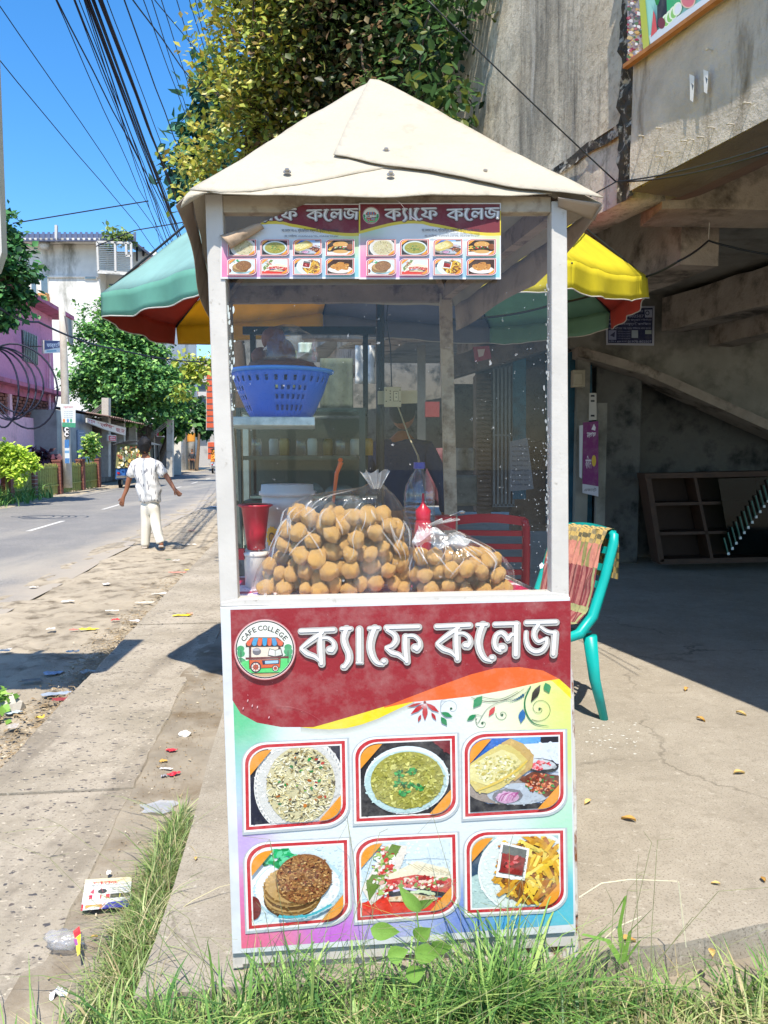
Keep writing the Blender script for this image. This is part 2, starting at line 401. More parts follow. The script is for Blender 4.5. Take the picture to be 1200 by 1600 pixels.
# ---- food pictures, in a unit square
def jit(c, a=18):
    d = random.randint(-a, a); return (c[0] + d, c[1] + d, c[2] + d * .7)
def h(c): return tuple(int(c[i:i+2], 16) for i in (1, 3, 5))
def stick(x, y, l, w_, a): return [(x - l * math.cos(a) + w_ * math.sin(a), y - l * math.sin(a) - w_ * math.cos(a)), (x + l * math.cos(a) + w_ * math.sin(a), y + l * math.sin(a) - w_ * math.cos(a)),
                                  (x + l * math.cos(a) - w_ * math.sin(a), y + l * math.sin(a) + w_ * math.cos(a)), (x - l * math.cos(a) - w_ * math.sin(a), y - l * math.sin(a) + w_ * math.cos(a))]
def rin(cx, cy, rx, ry):
    r = math.sqrt(random.random()); a = random.uniform(0, 6.283); return cx + rx * r * math.cos(a), cy + ry * r * math.sin(a)
def speck(L, cx, cy, rx, ry, n, cols, s0, s1, asp=1.6):
    for i in range(n):
        x, y = rin(cx, cy, rx, ry); s = random.uniform(s0, s1)
        L.append((ell(x, y, s, s / asp, 6, random.uniform(0, 3.14), .25), jit(h(random.choice(cols)))))
def food(kind, q=1.0):
    L = food0(kind, q)
    if q < .9: return L
    out = []       # printed photographs are never one flat tone: break every larger patch up softly
    for poly, col in L:
        out.append((poly, col)); xs = [p[0] for p in poly]; ys = [p[1] for p in poly]; w_, h_ = max(xs) - min(xs), max(ys) - min(ys)
        if w_ * h_ > .03:
            c = h(col) if isinstance(col, str) else col; conv = None
            for _ in range(int(40 + 420 * min(1, w_ * h_))):
                x, y = random.uniform(min(xs), max(xs)), random.uniform(min(ys), max(ys))
                ins = False
                for i in range(len(poly)):
                    a, b_ = poly[i - 1], poly[i]
                    if (a[1] > y) != (b_[1] > y) and x < (b_[0] - a[0]) * (y - a[1]) / (b_[1] - a[1]) + a[0]: ins = not ins
                if ins:
                    r = random.uniform(.006, .017); k = 1 + .16 * (.5 - (x - min(xs)) / w_) + .14 * (.5 - (y - min(ys)) / h_) + random.uniform(-.05, .05)
                    out.append((ell(x, y, r * 1.5, r, 7, random.uniform(0, 3), .3), tuple(v * k for v in c)))
    return out
def food0(kind, q=1.0):
    L = []; full = [(0, 0), (1, 0), (1, 1), (0, 1)]
    if kind == 'rice':
        L.append((full, '#1d2238')); L.append((ell(.54, .5, .5, .66, 40), '#e9e8e2')); L.append((ell(.54, .5, .46, .6, 40), '#d8d8d2'))
        for i in range(int(60 * q)):
            a = 6.283 * i / int(60 * q); L.append((ell(.54 + .48 * math.cos(a), .5 + .63 * math.sin(a), .008, .012, 5), '#a9a9a6'))
        L.append((ell(.56, .5, .38, .52, 40), '#cfc79c'))
        for i in range(int(620 * q)):
            x, y = rin(.56, .5, .37, .51); a = random.uniform(0, 3.14)
            L.append((stick(x, y, random.uniform(.015, .03), random.uniform(.005, .009), a), jit(h(random.choice(['#f3ecc6', '#e6dca6', '#fbf6dc', '#d6c88c', '#a08d58', '#efe5b4', '#5d5238', '#f6f0d2'])), 10)))
        speck(L, .56, .5, .35, .48, int(30 * q), ['#1f9a4a', '#2b7a3a', '#23222c', '#8fbf3a', '#c0392b', '#b5651d', '#26303a'], .014, .03)
    elif kind == 'soup':
        L.append((full, '#23242c')); L.append(([(.8, 0), (1, 0), (1, .2)], '#7a2a34')); L.append((ell(.51, .52, .47, .47, 40), '#e6f2f4')); L.append((ell(.5, .54, .455, .43, 40), '#bcd9d8'))
        L.append((ell(.515, .52, .405, .395, 40), '#a3a044'))
        speck(L, .515, .52, .385, .375, int(420 * q), ['#b5b352', '#c7c565', '#8f8c33', '#d8d67c', '#a8a84a', '#9c9a3d'], .012, .04, 2.2)
        speck(L, .515, .52, .38, .37, int(26 * q), ['#5c5a28', '#e8e7a4', '#6b6a2c'], .006, .012)
        for cx, cy in ((.44, .42), (.56, .4), (.42, .55), (.53, .58), (.64, .62), (.48, .68)): speck(L, cx, cy, .055, .045, int(14 * q) + 2, ['#1f7a3a', '#2f9a48', '#3fae55', '#17602e'], .012, .03)
    elif kind == 'puri':
        L.append((full, '#c9d3e2')); L.append(([(0, 0), (1, 0), (1, .14), (0, .3)], '#2a6bc0')); L.append(([(.45, 0), (.8, 0), (.8, .1), (.45, .1)], '#5fa9e8')); L.append(([(.8, 0), (1, 0), (1, .16), (.8, .1)], '#1d2130'))
        L.append(([(.3, .1), (1, .08), (1, .5), (.5, .4)], '#dfe9f6')); L.append(([(0, .75), (.2, .9), (.85, .93), (1, .8), (1, 1), (0, 1)], '#20222c'))
        L.append((ell(.45, .72, .48, .2, 30, .05), '#9b8f86')); L.append((ell(.55, .78, .36, .15, 30, .05), '#b9c4cf')); L.append((ell(.8, .4, .2, .1, 24, .2), '#30343a')); L.append((ell(.8, .38, .17, .07, 24, .2), '#c9cfd3'))
        speck(L, .8, .4, .12, .06, int(36 * q), ['#d22a3c', '#e85060', '#b01828', '#f4a0a8'], .015, .03)
        L.append(([(.55, .58), (.7, .48), (1, .55), (1, .75), (.85, .85), (.72, .7)], '#6a3420')); speck(L, .8, .65, .18, .13, int(130 * q), ['#c8643a', '#e08858', '#9c3a22', '#2f8a42', '#e9b79a', '#7a2418'], .014, .028)
        L.append((ell(.42, .8, .17, .1, 24), '#7d7d84')); L.append((ell(.42, .82, .13, .08, 24), '#c9a0c0'))
        for i in range(6): L.append((stroke([(.32 + i * .03, .86), (.36 + i * .03, .78), (.44 + i * .02, .76), (.5, .82)], .012), random.choice(['#a8508e', '#e8c4dc', '#c978b0'])))
        L.append(([(.36, .06), (.46, .0), (.6, .08), (.72, .25), (.7, .42), (.5, .6), (.3, .3)], '#caa964'))
        br = [(0, .34), (.1, .25), (.24, .14), (.36, .08), (.46, .1), (.56, .2), (.64, .3), (.62, .42), (.5, .56), (.36, .68), (.2, .75), (.07, .72), (0, .6)]
        L.append((br, '#d9c877')); L.append(([(.0, .36), (.14, .27), (.36, .15), (.5, .22), (.58, .34), (.44, .5), (.2, .64), (0, .55)], '#e6dd9c'))
        speck(L, .3, .42, .24, .2, int(200 * q), ['#f1eec2', '#d8cc78', '#c8b85c', '#e8e4b0', '#f8f6dc', '#b9b268'], .008, .03, 1.8)
        L.append((stroke([(.08, .7), (.3, .6), (.52, .45), (.64, .32)], [.02, .035, .03, .02]), '#e2c455'))
    elif kind == 'paratha':
        L.append((full, '#dbeef2')); L.append(([(0, 0), (.35, 0), (.2, .3), (0, .5)], '#f6fafa')); L.append((ell(.52, .56, .5, .42, 36), '#bfe0e8')); L.append((ell(.5, .55, .47, .39, 36), '#f2fafb'))
        L.append((ell(.0, .78, .09, .16, 20), '#7a2a2a'))
        speck(L, .3, .12, .2, .12, int(40 * q), ['#0f9a55', '#18b56a', '#0a7a42', '#5fd09a'], .03, .07)
        for i in range(9): L.append((ell(.43 + .012 * (i % 3), .70 - i * .026, .31, .25, 30, .15), ['#5f4022', '#b18c55', '#86602f', '#c39d64', '#6d4a26'][i % 5])); speck(L, .43, .70 - i * .026, .29, .23, int(30 * q), ['#c8a56a', '#7a5028', '#a07a42'], .008, .02)
        L.append((ell(.57, .42, .31, .34, 36, .2), '#8a5a34'))
        L.append((ell(.57, .42, .29, .32, 36, .2), '#9a6a3e')); speck(L, .57, .42, .29, .32, int(700 * q), ['#a8743f', '#7a4526', '#c4935a', '#552a1c', '#d6ac70', '#b07c46', '#8b3f2a', '#c08a50'], .007, .024, 1.7)
        L.append((stroke([(.3, .9), (.6, .92), (.86, .8)], .03), '#4fb7c4'))
    elif kind == 'sandwich':
        L.append((full, '#cfe3ec')); L.append(([(.5, 0), (1, 0), (1, .5), (.5, .5)], '#dcebf1')); L.append(([(0, .82), (.3, .76), (1, .84), (1, 1), (0, 1)], '#e03a2c'))
        L.append(([(0, .62), (.3, .02), (.52, .06), (.46, .3), (.28, .7), (.1, .86)], '#efe6da')); L.append(([(.05, .55), (.35, .02), (.45, .06), (.2, .6), (.08, .8)], '#6b8a3a'))
        speck(L, .26, .42, .13, .36, int(150 * q), ['#d43a36', '#f5efe4', '#5f9a3c', '#e8b0a0', '#fbf7f0', '#a8c46a', '#b52a2a'], .02, .045)
        L.append(([(.3, .45), (.62, .28), (.97, .42), (1, .56), (.6, .5), (.32, .56)], '#f5ecd0'))
        for i in range(7): L.append((stroke([(.52 + i * .06, .3 + i * .02), (.66 + i * .05, .42 + i * .01)], .008), '#d8c79a'))
        L.append(([(.28, .52), (.6, .47), (1, .56), (1, .76), (.6, .72), (.3, .7)], '#d2473e')); speck(L, .64, .6, .34, .09, int(170 * q), ['#c72a34', '#e86a6a', '#f2e6da', '#8aa65a', '#8f1f28', '#f5d8c8'], .016, .04)
        L.append(([(.3, .68), (.6, .66), (.95, .76), (.9, .8), (.3, .74)], '#33323c')); L.append((stroke([(.36, .68), (.5, .66), (.62, .7)], .03), '#d6cdee')); L.append((stroke([(.5, .74), (.65, .71), (.8, .76)], .04), '#cfe0b8'))
        L.append(([(.3, .76), (.6, .74), (.85, .82), (.8, .86), (.3, .82)], '#e8cfae')); speck(L, .55, .79, .25, .03, int(40 * q), ['#d9b88e', '#f2dfc2', '#c89e70'], .01, .025)
    elif kind == 'fries':
        L.append((full, '#b9d3cf')); L.append(([(0, .3), (.12, .2), (.1, .5), (0, .55)], '#2d4a66')); L.append((ell(.62, .5, .55, .6, 36), '#eef5f1')); L.append((ell(.62, .5, .52, .56, 36), '#dfe9e4'))
        L.append((ell(.68, .52, .38, .46, 30), '#7a4a24'))
        for i in range(int(110 * q) + 20):
            x, y = rin(.68, .5, .36, .46); L.append((stick(x, y, random.uniform(.07, .15), random.uniform(.016, .026), random.choice([1.2, 1.5, .6, -.9, 1.0, -1.2, 2.2]) + random.uniform(-.3, .3)), jit(h(random.choice(['#f0c83c', '#e3b02c', '#f6da66', '#c98f24', '#d9a02c', '#a8641e'])), 14)))
        L.append(([(.34, .06), (.66, .17), (.6, .62), (.27, .55)], '#f7f7f5')); L.append(([(.36, .1), (.63, .19), (.58, .57), (.31, .5)], '#6b6f6c')); L.append(([(.35, .22), (.61, .3), (.57, .55), (.32, .49)], '#8e1d20')); speck(L, .46, .37, .09, .1, int(24 * q), ['#c9343a', '#6b1216', '#e07a7a', '#a8242a'], .02, .04)
    elif kind == 'burger':
        L.append((full, '#2b1c16')); L.append(([(0, .8), (1, .75), (1, 1), (0, 1)], '#e8e4dc')); speck(L, .12, .6, .14, .25, int(30 * q), ['#e8a83c', '#f3c04a', '#b9701e'], .04, .08)
        L.append((ell(.52, .3, .3, .22, 26), '#d9a45a')); speck(L, .52, .25, .26, .14, int(20 * q), ['#f0d49a', '#c98a3c'], .02, .04); L.append((ell(.52, .55, .32, .14, 26), '#3a2418'))
        speck(L, .52, .5, .3, .08, int(50 * q), ['#3fae4a', '#f2ede0', '#d2362e', '#1f7a32', '#f6e2b8'], .03, .06); L.append((ell(.52, .78, .3, .12, 26), '#d8ab66')); L.append((ell(.9, .45, .14, .2, 20), '#8a4a22'))
    elif kind == 'chicken':
        L.append((full, '#3a2016')); L.append((ell(.5, .7, .48, .26, 26), '#f2eee6'))
        for cx, cy, r in ((.3, .5, .2), (.5, .36, .2), (.68, .55, .2), (.45, .62, .18), (.75, .4, .12)):
            L.append((ell(cx, cy, r, r * .8, 16, random.uniform(0, 3), .15), '#c98a3a')); speck(L, cx, cy, r * .8, r * .65, int(24 * q), ['#e0a850', '#b9742a', '#f0c878', '#9c5a20'], .02, .05)
    return L
def rr(u0, v0, u1, v1, r):      # top-left and bottom-right corners rounded
    o = [(u0 + r - r * math.cos(a), v0 + r - r * math.sin(a)) for a in (math.pi / 2 * k / 7 for k in range(8))] + [(u1, v0)]
    o += [(u1 - r + r * math.cos(a), v1 - r + r * math.sin(a)) for a in (math.pi / 2 * k / 7 for k in range(8))] + [(u0, v1)]
    return o
def bil(q, u, v):
    return tuple((1 - u) * (1 - v) * q[0][a] + u * (1 - v) * q[1][a] + u * v * q[2][a] + (1 - u) * v * q[3][a] for a in (0, 1))
def foodpanel(pr, q, kind, dens, fr=True):
    mp = lambda p: [bil(q, *x) for x in p]
    if fr: pr.add(mp(rr(-.015, -.01, 1.02, 1.03, .24)), '#b9c2c6')
    pr.add(mp(rr(0, 0, 1, 1, .22)), '#f6f6f4'); pr.add(mp(rr(.02, .022, .98, .978, .21)), '#c9303a'); pr.add(mp(rr(.052, .058, .948, .942, .19)), '#f6f2ee')
    cv = rr(.068, .076, .932, .924, .175)
    for poly, col in food(kind, dens):
        pp = clip_poly([(.068 + x * .864, .076 + y * .848) for x, y in poly], cv)
        if len(pp) > 2: pr.add(mp(pp), col)
    for tri in ([(.05, .05), (.3, .05), (.05, .38)], [(.95, .95), (.95, .62), (.7, .95)]):
        pr.add(mp(clip_poly(tri, cv)), '#ee9c2e')
def emblem(pr, fm, txt=True):     # round badge: a market cart under a striped awning, in a 1200 unit square
    A = lambda p, c: pr.add([fm(*x) for x in p], c)
    for r, c in ((578, '#c2666c'), (566, '#e2b0ae'), (552, '#f3e6df'), (545, '#26262a'), (522, '#eef3e6')): A(ell(600, 622, r, r * .985, 48), c)
    cv = ell(600, 622, 518, 508, 40)
    C = lambda p, c: (lambda z: A(z, c) if len(z) > 2 else None)(clip_poly(p, cv))
    C([(0, 540), (1200, 540), (1200, 780), (0, 780)], '#dfe6da')
    for x, y, r in ((150, 610, 70), (150, 700, 80), (130, 880, 130), (1030, 580, 70), (1035, 660, 85), (1040, 800, 110)): C(ell(x, y, r, r * .85, 16), '#3fa56a')
    C([(60, 880), (300, 820), (1140, 780), (1140, 1060), (60, 1060)], '#5fd67a'); C([(60, 1060), (1140, 1040), (1140, 1200), (60, 1200)], '#2b2b2b'); C([(60, 1078), (1140, 1056), (1140, 1200), (60, 1200)], '#c9a878')
    for x in (155, 1030): C([(x - 8, 640), (x + 8, 640), (x + 8, 870), (x - 8, 870)], '#1f5a44')
    A([(330, 540), (900, 540), (900, 770), (330, 770)], '#f0e2cb')
    for x in (325, 870): A([(x - 22, 520), (x + 22, 520), (x + 22, 800), (x - 22, 800)], '#5a3236')
    A(ell(450, 660, 80, 70, 16), '#6a6a72'); A(ell(440, 625, 72, 26, 16), '#b4b4ba'); A([(650, 740), (680, 600), (790, 630), (900, 600), (940, 740), (790, 770)], '#3a3c42'); A([(665, 720), (690, 615), (785, 640), (785, 745)], '#eef0e4'); A([(795, 745), (795, 640), (890, 615), (915, 720)], '#dfe2d6')
    A([(240, 770), (1040, 745), (1040, 785), (240, 812)], '#6b2a2a'); A([(300, 812), (895, 795), (885, 960), (310, 985)], '#3a1c1c'); A([(312, 820), (885, 802), (875, 950), (322, 972)], '#d9683c')
    A([(545, 825), (870, 808), (862, 890), (560, 905)], '#2d3658'); A([(600, 835), (850, 822), (845, 875), (605, 888)], '#a8cfe8')
    for x, y, r in ((430, 950, 102), (795, 970, 62)):
        A(ell(x, y, r, r, 24), '#2c2f44'); A(ell(x, y, r * .78, r * .78, 24), '#e8ddd0'); A(ell(x, y, r * .5, r * .5, 16), '#c9573c'); A(ell(x, y, r * .2, r * .2, 12), '#f1e8dc')
        for k in range(4): A(stick(x, y, r * .76, r * .05, k * .785), '#8a3a30')
    xs = [345, 395, 480, 555, 645, 725, 795, 830]; xb = [250, 355, 455, 550, 640, 730, 830, 945]; cc = ['#e0603c', '#3f9fd0', '#e8683c', '#38a0d4', '#e8643c', '#3f96cc', '#e0603c']
    A([(335, 395), (840, 395), (960, 500), (940, 570), (250, 580), (240, 515)], '#3a1c1c')
    for i in range(7):
        A([(xs[i], 408), (xs[i + 1], 408), (xb[i + 1] - 6, 500), (xb[i] + 6, 500)], cc[i]); A(ell((xb[i] + xb[i + 1]) / 2, 505, (xb[i + 1] - xb[i]) / 2 - 6, 52, 14), cc[i])
    if txt:
        for ch, x, y in zip('CAFECOLLEGE', (208, 268, 330, 402, 512, 606, 690, 752, 832, 905, 975), (424, 350, 298, 258, 228, 220, 232, 255, 288, 345, 412)):
            a = (x - 600) / 430.0; wd = {'L': 60, 'E': 62, 'F': 58}.get(ch, 84)
            first = True
            for p in textpolys(ch, .018):
                q = []
                for u, v in p:
                    X = (u - .5) * wd; Y = (v - .5) * 96; q.append(fm(x + X * math.cos(a) - Y * math.sin(a), y + X * math.sin(a) + Y * math.cos(a)))
                pr.add(q, '#2a2b2e', same=not first); first = False
# ================================================================ setting: ground, road, pavement
def fbm(x, y, z=0.0, s=1.0): return noise.fractal(Vector((x * s, y * s, z)), 1.0, 2.0, 4)
M['soil'] = pm('sandy_soil', '#8d8474', .95, .18, 5, .5, col2='#6b5c46', f2=(.5, .7), s2=3, bscale=60)
M['verge'] = pm('dusty_verge', '#a59a86', .95, .16, 3, .8, col2='#6b6150', f2=(.5, .66), s2=5, bscale=80)
def asphalt():
    m, t, b, o = newmat('worn_asphalt'); v = coords(t)
    c = mixc(t, noi(t, v, 1.2, 6, .6), srgb('#7b7a77'), srgb('#8e8b85')); c = mixc(t, noi(t, v, 90, 2, .5, .45, .6), c, srgb('#6a6967'))
    c = mixc(t, noi(t, coords(t, (.6, .12, 1), (0, 0, -TH)), 1.1, 5, .6, .5, .75), c, srgb('#a09a8c'))
    sx = N(t, 'ShaderNodeSeparateXYZ'); t.links.new(coords(t, (1, 1, 1), (0, 0, -TH)), sx.inputs[0]); ad = N(t, 'ShaderNodeMath', operation='MULTIPLY_ADD'); t.links.new(noi(t, v, .9, 6, .7, 0, 1), ad.inputs[0]); ad.inputs[1].default_value = 1.6; t.links.new(sx.outputs[0], ad.inputs[2])
    mr = N(t, 'ShaderNodeMapRange'); mr.inputs[1].default_value = -2.75; mr.inputs[2].default_value = -1.95; mr.inputs[4].default_value = .9; t.links.new(ad.outputs[0], mr.inputs[0]); c = mixc(t, mr.outputs[0], c, srgb('#a2998a'))
    t.links.new(c, b.inputs['Base Color']); b.inputs['Roughness'].default_value = .85; bumpn(t, noi(t, v, 120, 3, .6, 0, 1), b, .4, .006); return m
M['asphalt'] = asphalt()
def paving():
    m, t, b, o = newmat('aggregate_paving'); v = coords(t)
    c = mixc(t, noi(t, v, 2.2, 6, .65), srgb('#948b79'), srgb('#ada392')); c = mixc(t, noi(t, v, 9, 5, .7, .52, .8), c, srgb('#766e60')); c = mixc(t, noi(t, v, 70, 3, .7, .55, .7), c, srgb('#8a8272'))
    nz = N(t, 'ShaderNodeTexNoise', Scale=30.0, Detail=2.0); t.links.new(v, nz.inputs['Vector']); dv = N(t, 'ShaderNodeVectorMath', operation='SCALE'); t.links.new(nz.outputs['Color'], dv.inputs[0]); dv.inputs['Scale'].default_value = .05
    c = mixc(t, noi(t, coords(t, (3.2, .35, 1), (0, 0, -TH)), 1.0, 5, .6, .52, .72), c, srgb('#766d5e'))
    for sc, thr, col in ((24, .17, '#4c4a4c'), (40, .17, '#bcb29e'), (17, .13, '#5d5550'), (55, .2, '#6a635a')):
        va = N(t, 'ShaderNodeVectorMath', operation='ADD'); t.links.new(coords(t, (.75, 1.3, 1), (0, 0, .5 * sc)), va.inputs[0]); t.links.new(dv.outputs[0], va.inputs[1]); vv = va.outputs[0]; vo = N(t, 'ShaderNodeTexVoronoi', Scale=sc, Randomness=1.0); t.links.new(vv, vo.inputs['Vector'])
        r = N(t, 'ShaderNodeMapRange'); r.inputs[1].default_value = thr + .05; r.inputs[2].default_value = thr; t.links.new(vo.outputs['Distance'], r.inputs[0])
        rn = N(t, 'ShaderNodeMath', operation='GREATER_THAN'); rn.inputs[1].default_value = .5; sx = N(t, 'ShaderNodeSeparateColor'); t.links.new(vo.outputs['Color'], sx.inputs[0]); t.links.new(sx.outputs[0], rn.inputs[0])
        mu = N(t, 'ShaderNodeMath', operation='MULTIPLY'); t.links.new(r.outputs[0], mu.inputs[0]); t.links.new(rn.outputs[0], mu.inputs[1]); c = mixc(t, mu.outputs[0], c, srgb(col))
    c = cracks(t, c, 1.1, .007, '#5a5245', .4); t.links.new(c, b.inputs['Base Color']); b.inputs['Roughness'].default_value = .9; bumpn(t, noi(t, v, 40, 8, .78, 0, 1), b, .7, .012); return m
M['paving'] = paving()
def slabmat():
    m, t, b, o = newmat('worn_concrete_floor'); v = coords(t)
    c = mixc(t, noi(t, v, 1.6, 9, .72, .38, .64), srgb('#8f8778'), srgb('#a49c8d')); c = mixc(t, noi(t, v, 16, 8, .75, .52, .74), c, srgb('#7f7768')); c = mixc(t, noi(t, v, 34, 5, .7, .58, .7), c, srgb('#b4ad9f')); c = mixc(t, noi(t, v, 150, 2, .6, .56, .66), c, srgb('#776f62'))
    c = cracks(t, c, .55, .006, '#5d564a'); t.links.new(c, b.inputs['Base Color']); b.inputs['Roughness'].default_value = .82; bumpn(t, noi(t, v, 40, 9, .8, 0, 1), b, .5, .012); return m
M['slab'] = slabmat()
M['line'] = pm('worn_road_paint', '#c9c7c0', .8, .1, 10, .1, col2='#8b8984', f2=(.5, .65), s2=30)

g = MB(); R_ = 600
g.add([(-R_, -60, -.26), (R_, -60, -.26), (R_, R_, -.26), (-R_, R_, -.26)], [[0, 1, 2, 3]])
g.build('ground', M['soil'], kind='structure')
# road with irregular edges
rd = MB(); n = 150
def sfn(i): return -6 + (i / n) ** 2 * 420
rowL = []; rowR = []
for i in range(n + 1):
    s = sfn(i); jl = .25 * fbm(s, 3, 1, .5); jr = .16 * fbm(s, 9, 2, .9) + .06 * fbm(s, 9, 5, 4)
    rowL.append(st(s, -7.5 + jl, -.172)); rowR.append(st(s, -2.62 + jr, -.172))
rd.add(rowL + rowR, [[i, i + n + 1, i + n + 2, i + 1] for i in range(n)])
road = rd.build('road', M['asphalt'], kind='structure')
for k, s in enumerate([9.2 + 5.3 * i for i in range(12)]):
    lm = MB(); a = s + (0 if k else .2); lm.poly([st(a, -4.98, -.167), st(a, -4.88, -.167), st(a + 2.1, -4.88, -.167), st(a + 2.1, -4.98, -.167)]); lm.build('lane_dash', M['line'], road)
# sandy verge between road and pavement
vg = MB()
def vf(u, v):
    s = -3 + (u ** 1.7) * 90; t = -3.25 + v * 2.0
    hh = -.175 + .022 * fbm(s, t, 0, 2.2) + .014 * fbm(s, t, 4, 8) + .03 * max(0, v - .6) - .02 * (v > .93) - .035 * max(0, 1 - v * 7)
    return st(s, t, hh)
vg.grid(vf, 330, 44); vg.build('verge', M['verge'], smooth=True, kind='structure')
vg = MB()
vg.grid(lambda u, v: st(2 + u * 120, -9.6 + v * 2.35, -.168 + .02 * fbm(u * 120, v * 3, 3, 1.2) - .05 * max(0, (v - .85) * 6)), 160, 14)
vg.build('verge_across_the_road', M['verge'], smooth=True, kind='structure')
# pavement of old cast slabs
pv = bpy.data.objects.new('pavement', None); COL.objects.link(pv); pv['_b'] = [0, 0, 0]; tag(pv, kind='structure')
def jag(k, s): return .018 * fbm(s, k, k, 3) + .008 * fbm(s, k, k + 5, 12)
ss = [-1.5, .55, 3.03, 4.55, 6.0, 7.6, 9.3, 11, 13, 15, 17.5, 20, 23, 26, 30]
for i in range(len(ss) - 1):
    b = MB(); m_ = 22; top = []; s0, s1 = ss[i] + .006, ss[i + 1] - .006; tr = -.665 if ss[i] < 4 else (-.60 if ss[i] < 7 else -.5)
    L1 = [(s0 + (s1 - s0) * j / m_, -1.272 + .6 * jag(1, s0 + (s1 - s0) * j / m_)) for j in range(m_ + 1)]
    L2 = [(s0 + (s1 - s0) * j / m_, tr + jag(2, s0 + (s1 - s0) * j / m_)) for j in range(m_ + 1)]
    zt = -.055 + .006 * random.uniform(-1, 1)
    rows = []
    for j in range(m_ + 1):
        rows.append([st(L1[j][0], L1[j][1] - .012, -.24), st(L1[j][0], L1[j][1] - .006, zt - .018), st(L1[j][0], L1[j][1] + .012, zt)] +
                    [st(L1[j][0] + (L2[j][0] - L1[j][0]) * q, L1[j][1] + (L2[j][1] - L1[j][1]) * q, zt + .004 * fbm(L1[j][0], q * 2, i, 2)) for q in (.25, .5, .75)] +
                    [st(L2[j][0], L2[j][1] - .01, zt), st(L2[j][0], L2[j][1], zt - .01), st(L2[j][0], L2[j][1] + .004, -.2)])
    w_ = len(rows[0]); vs = [p for r in rows for p in r]; fs = [[j * w_ + k, j * w_ + k + 1, (j + 1) * w_ + k + 1, (j + 1) * w_ + k] for j in range(m_) for k in range(w_ - 1)]
    fs.append(list(range(w_))); fs.append([m_ * w_ + k for k in range(w_)][::-1]); b.add(vs, fs)
    b.build('paving_slab', M['paving'], pv, smooth=False)
ds = MB()
ds.grid(lambda u, v: st(-2 + u * 34, -.72 + v * .42, -.061 + .009 * fbm(u * 34, v, 7, 2.5) + .005 * fbm(u * 34, v * 3, 2, 12)), 400, 10)
ds.build('dirt_strip', M['soil'], smooth=True, kind='structure')
fr = MB(); fr.grid(lambda u, v: Vector((-1.2 + u * 7, .4 + v * 2.2, -.085 + .02 * fbm(u * 7, v * 2, 8, 3))), 90, 30); fr.build('soil_bed', M['soil'], smooth=True, kind='structure')
# concrete floor of the market
ed = [(-.585, 1.70), (-.3, 1.74), (0, 1.77), (.25, 1.80), (.42, 1.83), (.62, 1.88), (.8, 1.905), (1.0, 1.975), (1.4, 2.07), (2.2, 2.3), (5, 3.2)]
pts = []
for i in range(len(ed) - 1):
    for j in range(8):
        u = j / 8; x = ed[i][0] + (ed[i + 1][0] - ed[i][0]) * u; y = ed[i][1] + (ed[i + 1][1] - ed[i][1]) * u; pts.append((x, y + .012 * fbm(x, 0, 0, 9)))
pts.append(ed[-1]); left = [st(s, -.385 + .01 * fbm(s, 1, 1, 4)) for s in [60, 40, 28, 20, 15, 11, 8, 6, 5, 4.2, 3.6, 3.1, 2.6, 2.2, 1.9]]
outl = pts + [(20, 8), (20, 60)] + [(p.x, p.y) for p in left]
sl = MB(); sl.hexa([Vector((x, y, -.16)) for x, y in outl], [Vector((x, y, 0)) for x, y in outl]); sl.build('concrete_floor', M['slab'], kind='structure')
# ================================================================ right: the raw concrete market building
def facmat():
    m, t, b, o = newmat('weathered_streaky_concrete'); v = coords(t); vs_ = coords(t, (2.6, 2.6, .30), (0, .16, 0)); vt = coords(t, (7, 7, .35), (0, .20, 0))
    c = mixc(t, noi(t, v, 3, 6, .65), srgb('#b5a88f'), srgb('#d2c7af')); c = mixc(t, noi(t, v, 22, 5, .7, .5, .75), c, srgb('#8d8069'))
    c = mixc(t, noi(t, vs_, 1, 8, .7, .46, .66), c, srgb('#6a6558')); c = mixc(t, noi(t, vt, 1, 8, .72, .56, .72), c, srgb('#4b483f'))
    c = mixc(t, noi(t, v, 1.1, 7, .7, .56, .72), c, srgb('#4f493e')); c = mixc(t, noi(t, vt, .6, 6, .6, .6, .74), c, srgb('#d6d0c2'))
    t.links.new(c, b.inputs['Base Color']); b.inputs['Roughness'].default_value = .95; bumpn(t, noi(t, v, 26, 7, .75, 0, 1), b, .7, .02); return m
M['facade'] = facmat()
M['facade2'] = pm('pitted_concrete', '#b9afa0', .95, .16, 4, .7, col2='#6f6350', f2=(.53, .7), s2=2.0, stretch=(3, 3, .7), bscale=28, bd=.02)
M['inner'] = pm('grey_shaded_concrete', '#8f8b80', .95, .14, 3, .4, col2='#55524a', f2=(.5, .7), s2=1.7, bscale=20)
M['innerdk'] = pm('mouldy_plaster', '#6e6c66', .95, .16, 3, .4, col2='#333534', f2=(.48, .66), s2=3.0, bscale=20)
M['beam'] = pm('raw_beam', '#9c9082', .95, .15, 5, .6, col2='#4f463b', f2=(.5, .66), s2=3, bscale=24, bd=.02)
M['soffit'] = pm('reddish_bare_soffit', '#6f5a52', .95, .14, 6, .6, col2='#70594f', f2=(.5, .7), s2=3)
M['crack'] = pm('black_mould', '#453f34', .95, .4, 14, .9, col2='#b0a896', f2=(.52, .6), s2=16)
E0 = Vector((1.60, 3.32, 0)); EV = Vector((-math.sin(math.radians(17.7)), math.cos(math.radians(17.7)), 0)); EN = Vector((-EV.y, EV.x, 0))   # outward normal of the facade (to the street)
ZB = 2.64
def ep(s, z, o=0.0): return E0 + EV * s + EN * o + Vector((0, 0, z))
def fac(px, py, off=0.0): return onplane(px, py, E0 + EN * 0, EN) + EN * off
bld = thing('market_building', (E0.x, E0.y, 0), 'weathered raw concrete market building with streaky walls and dark open ground floor', 'building')
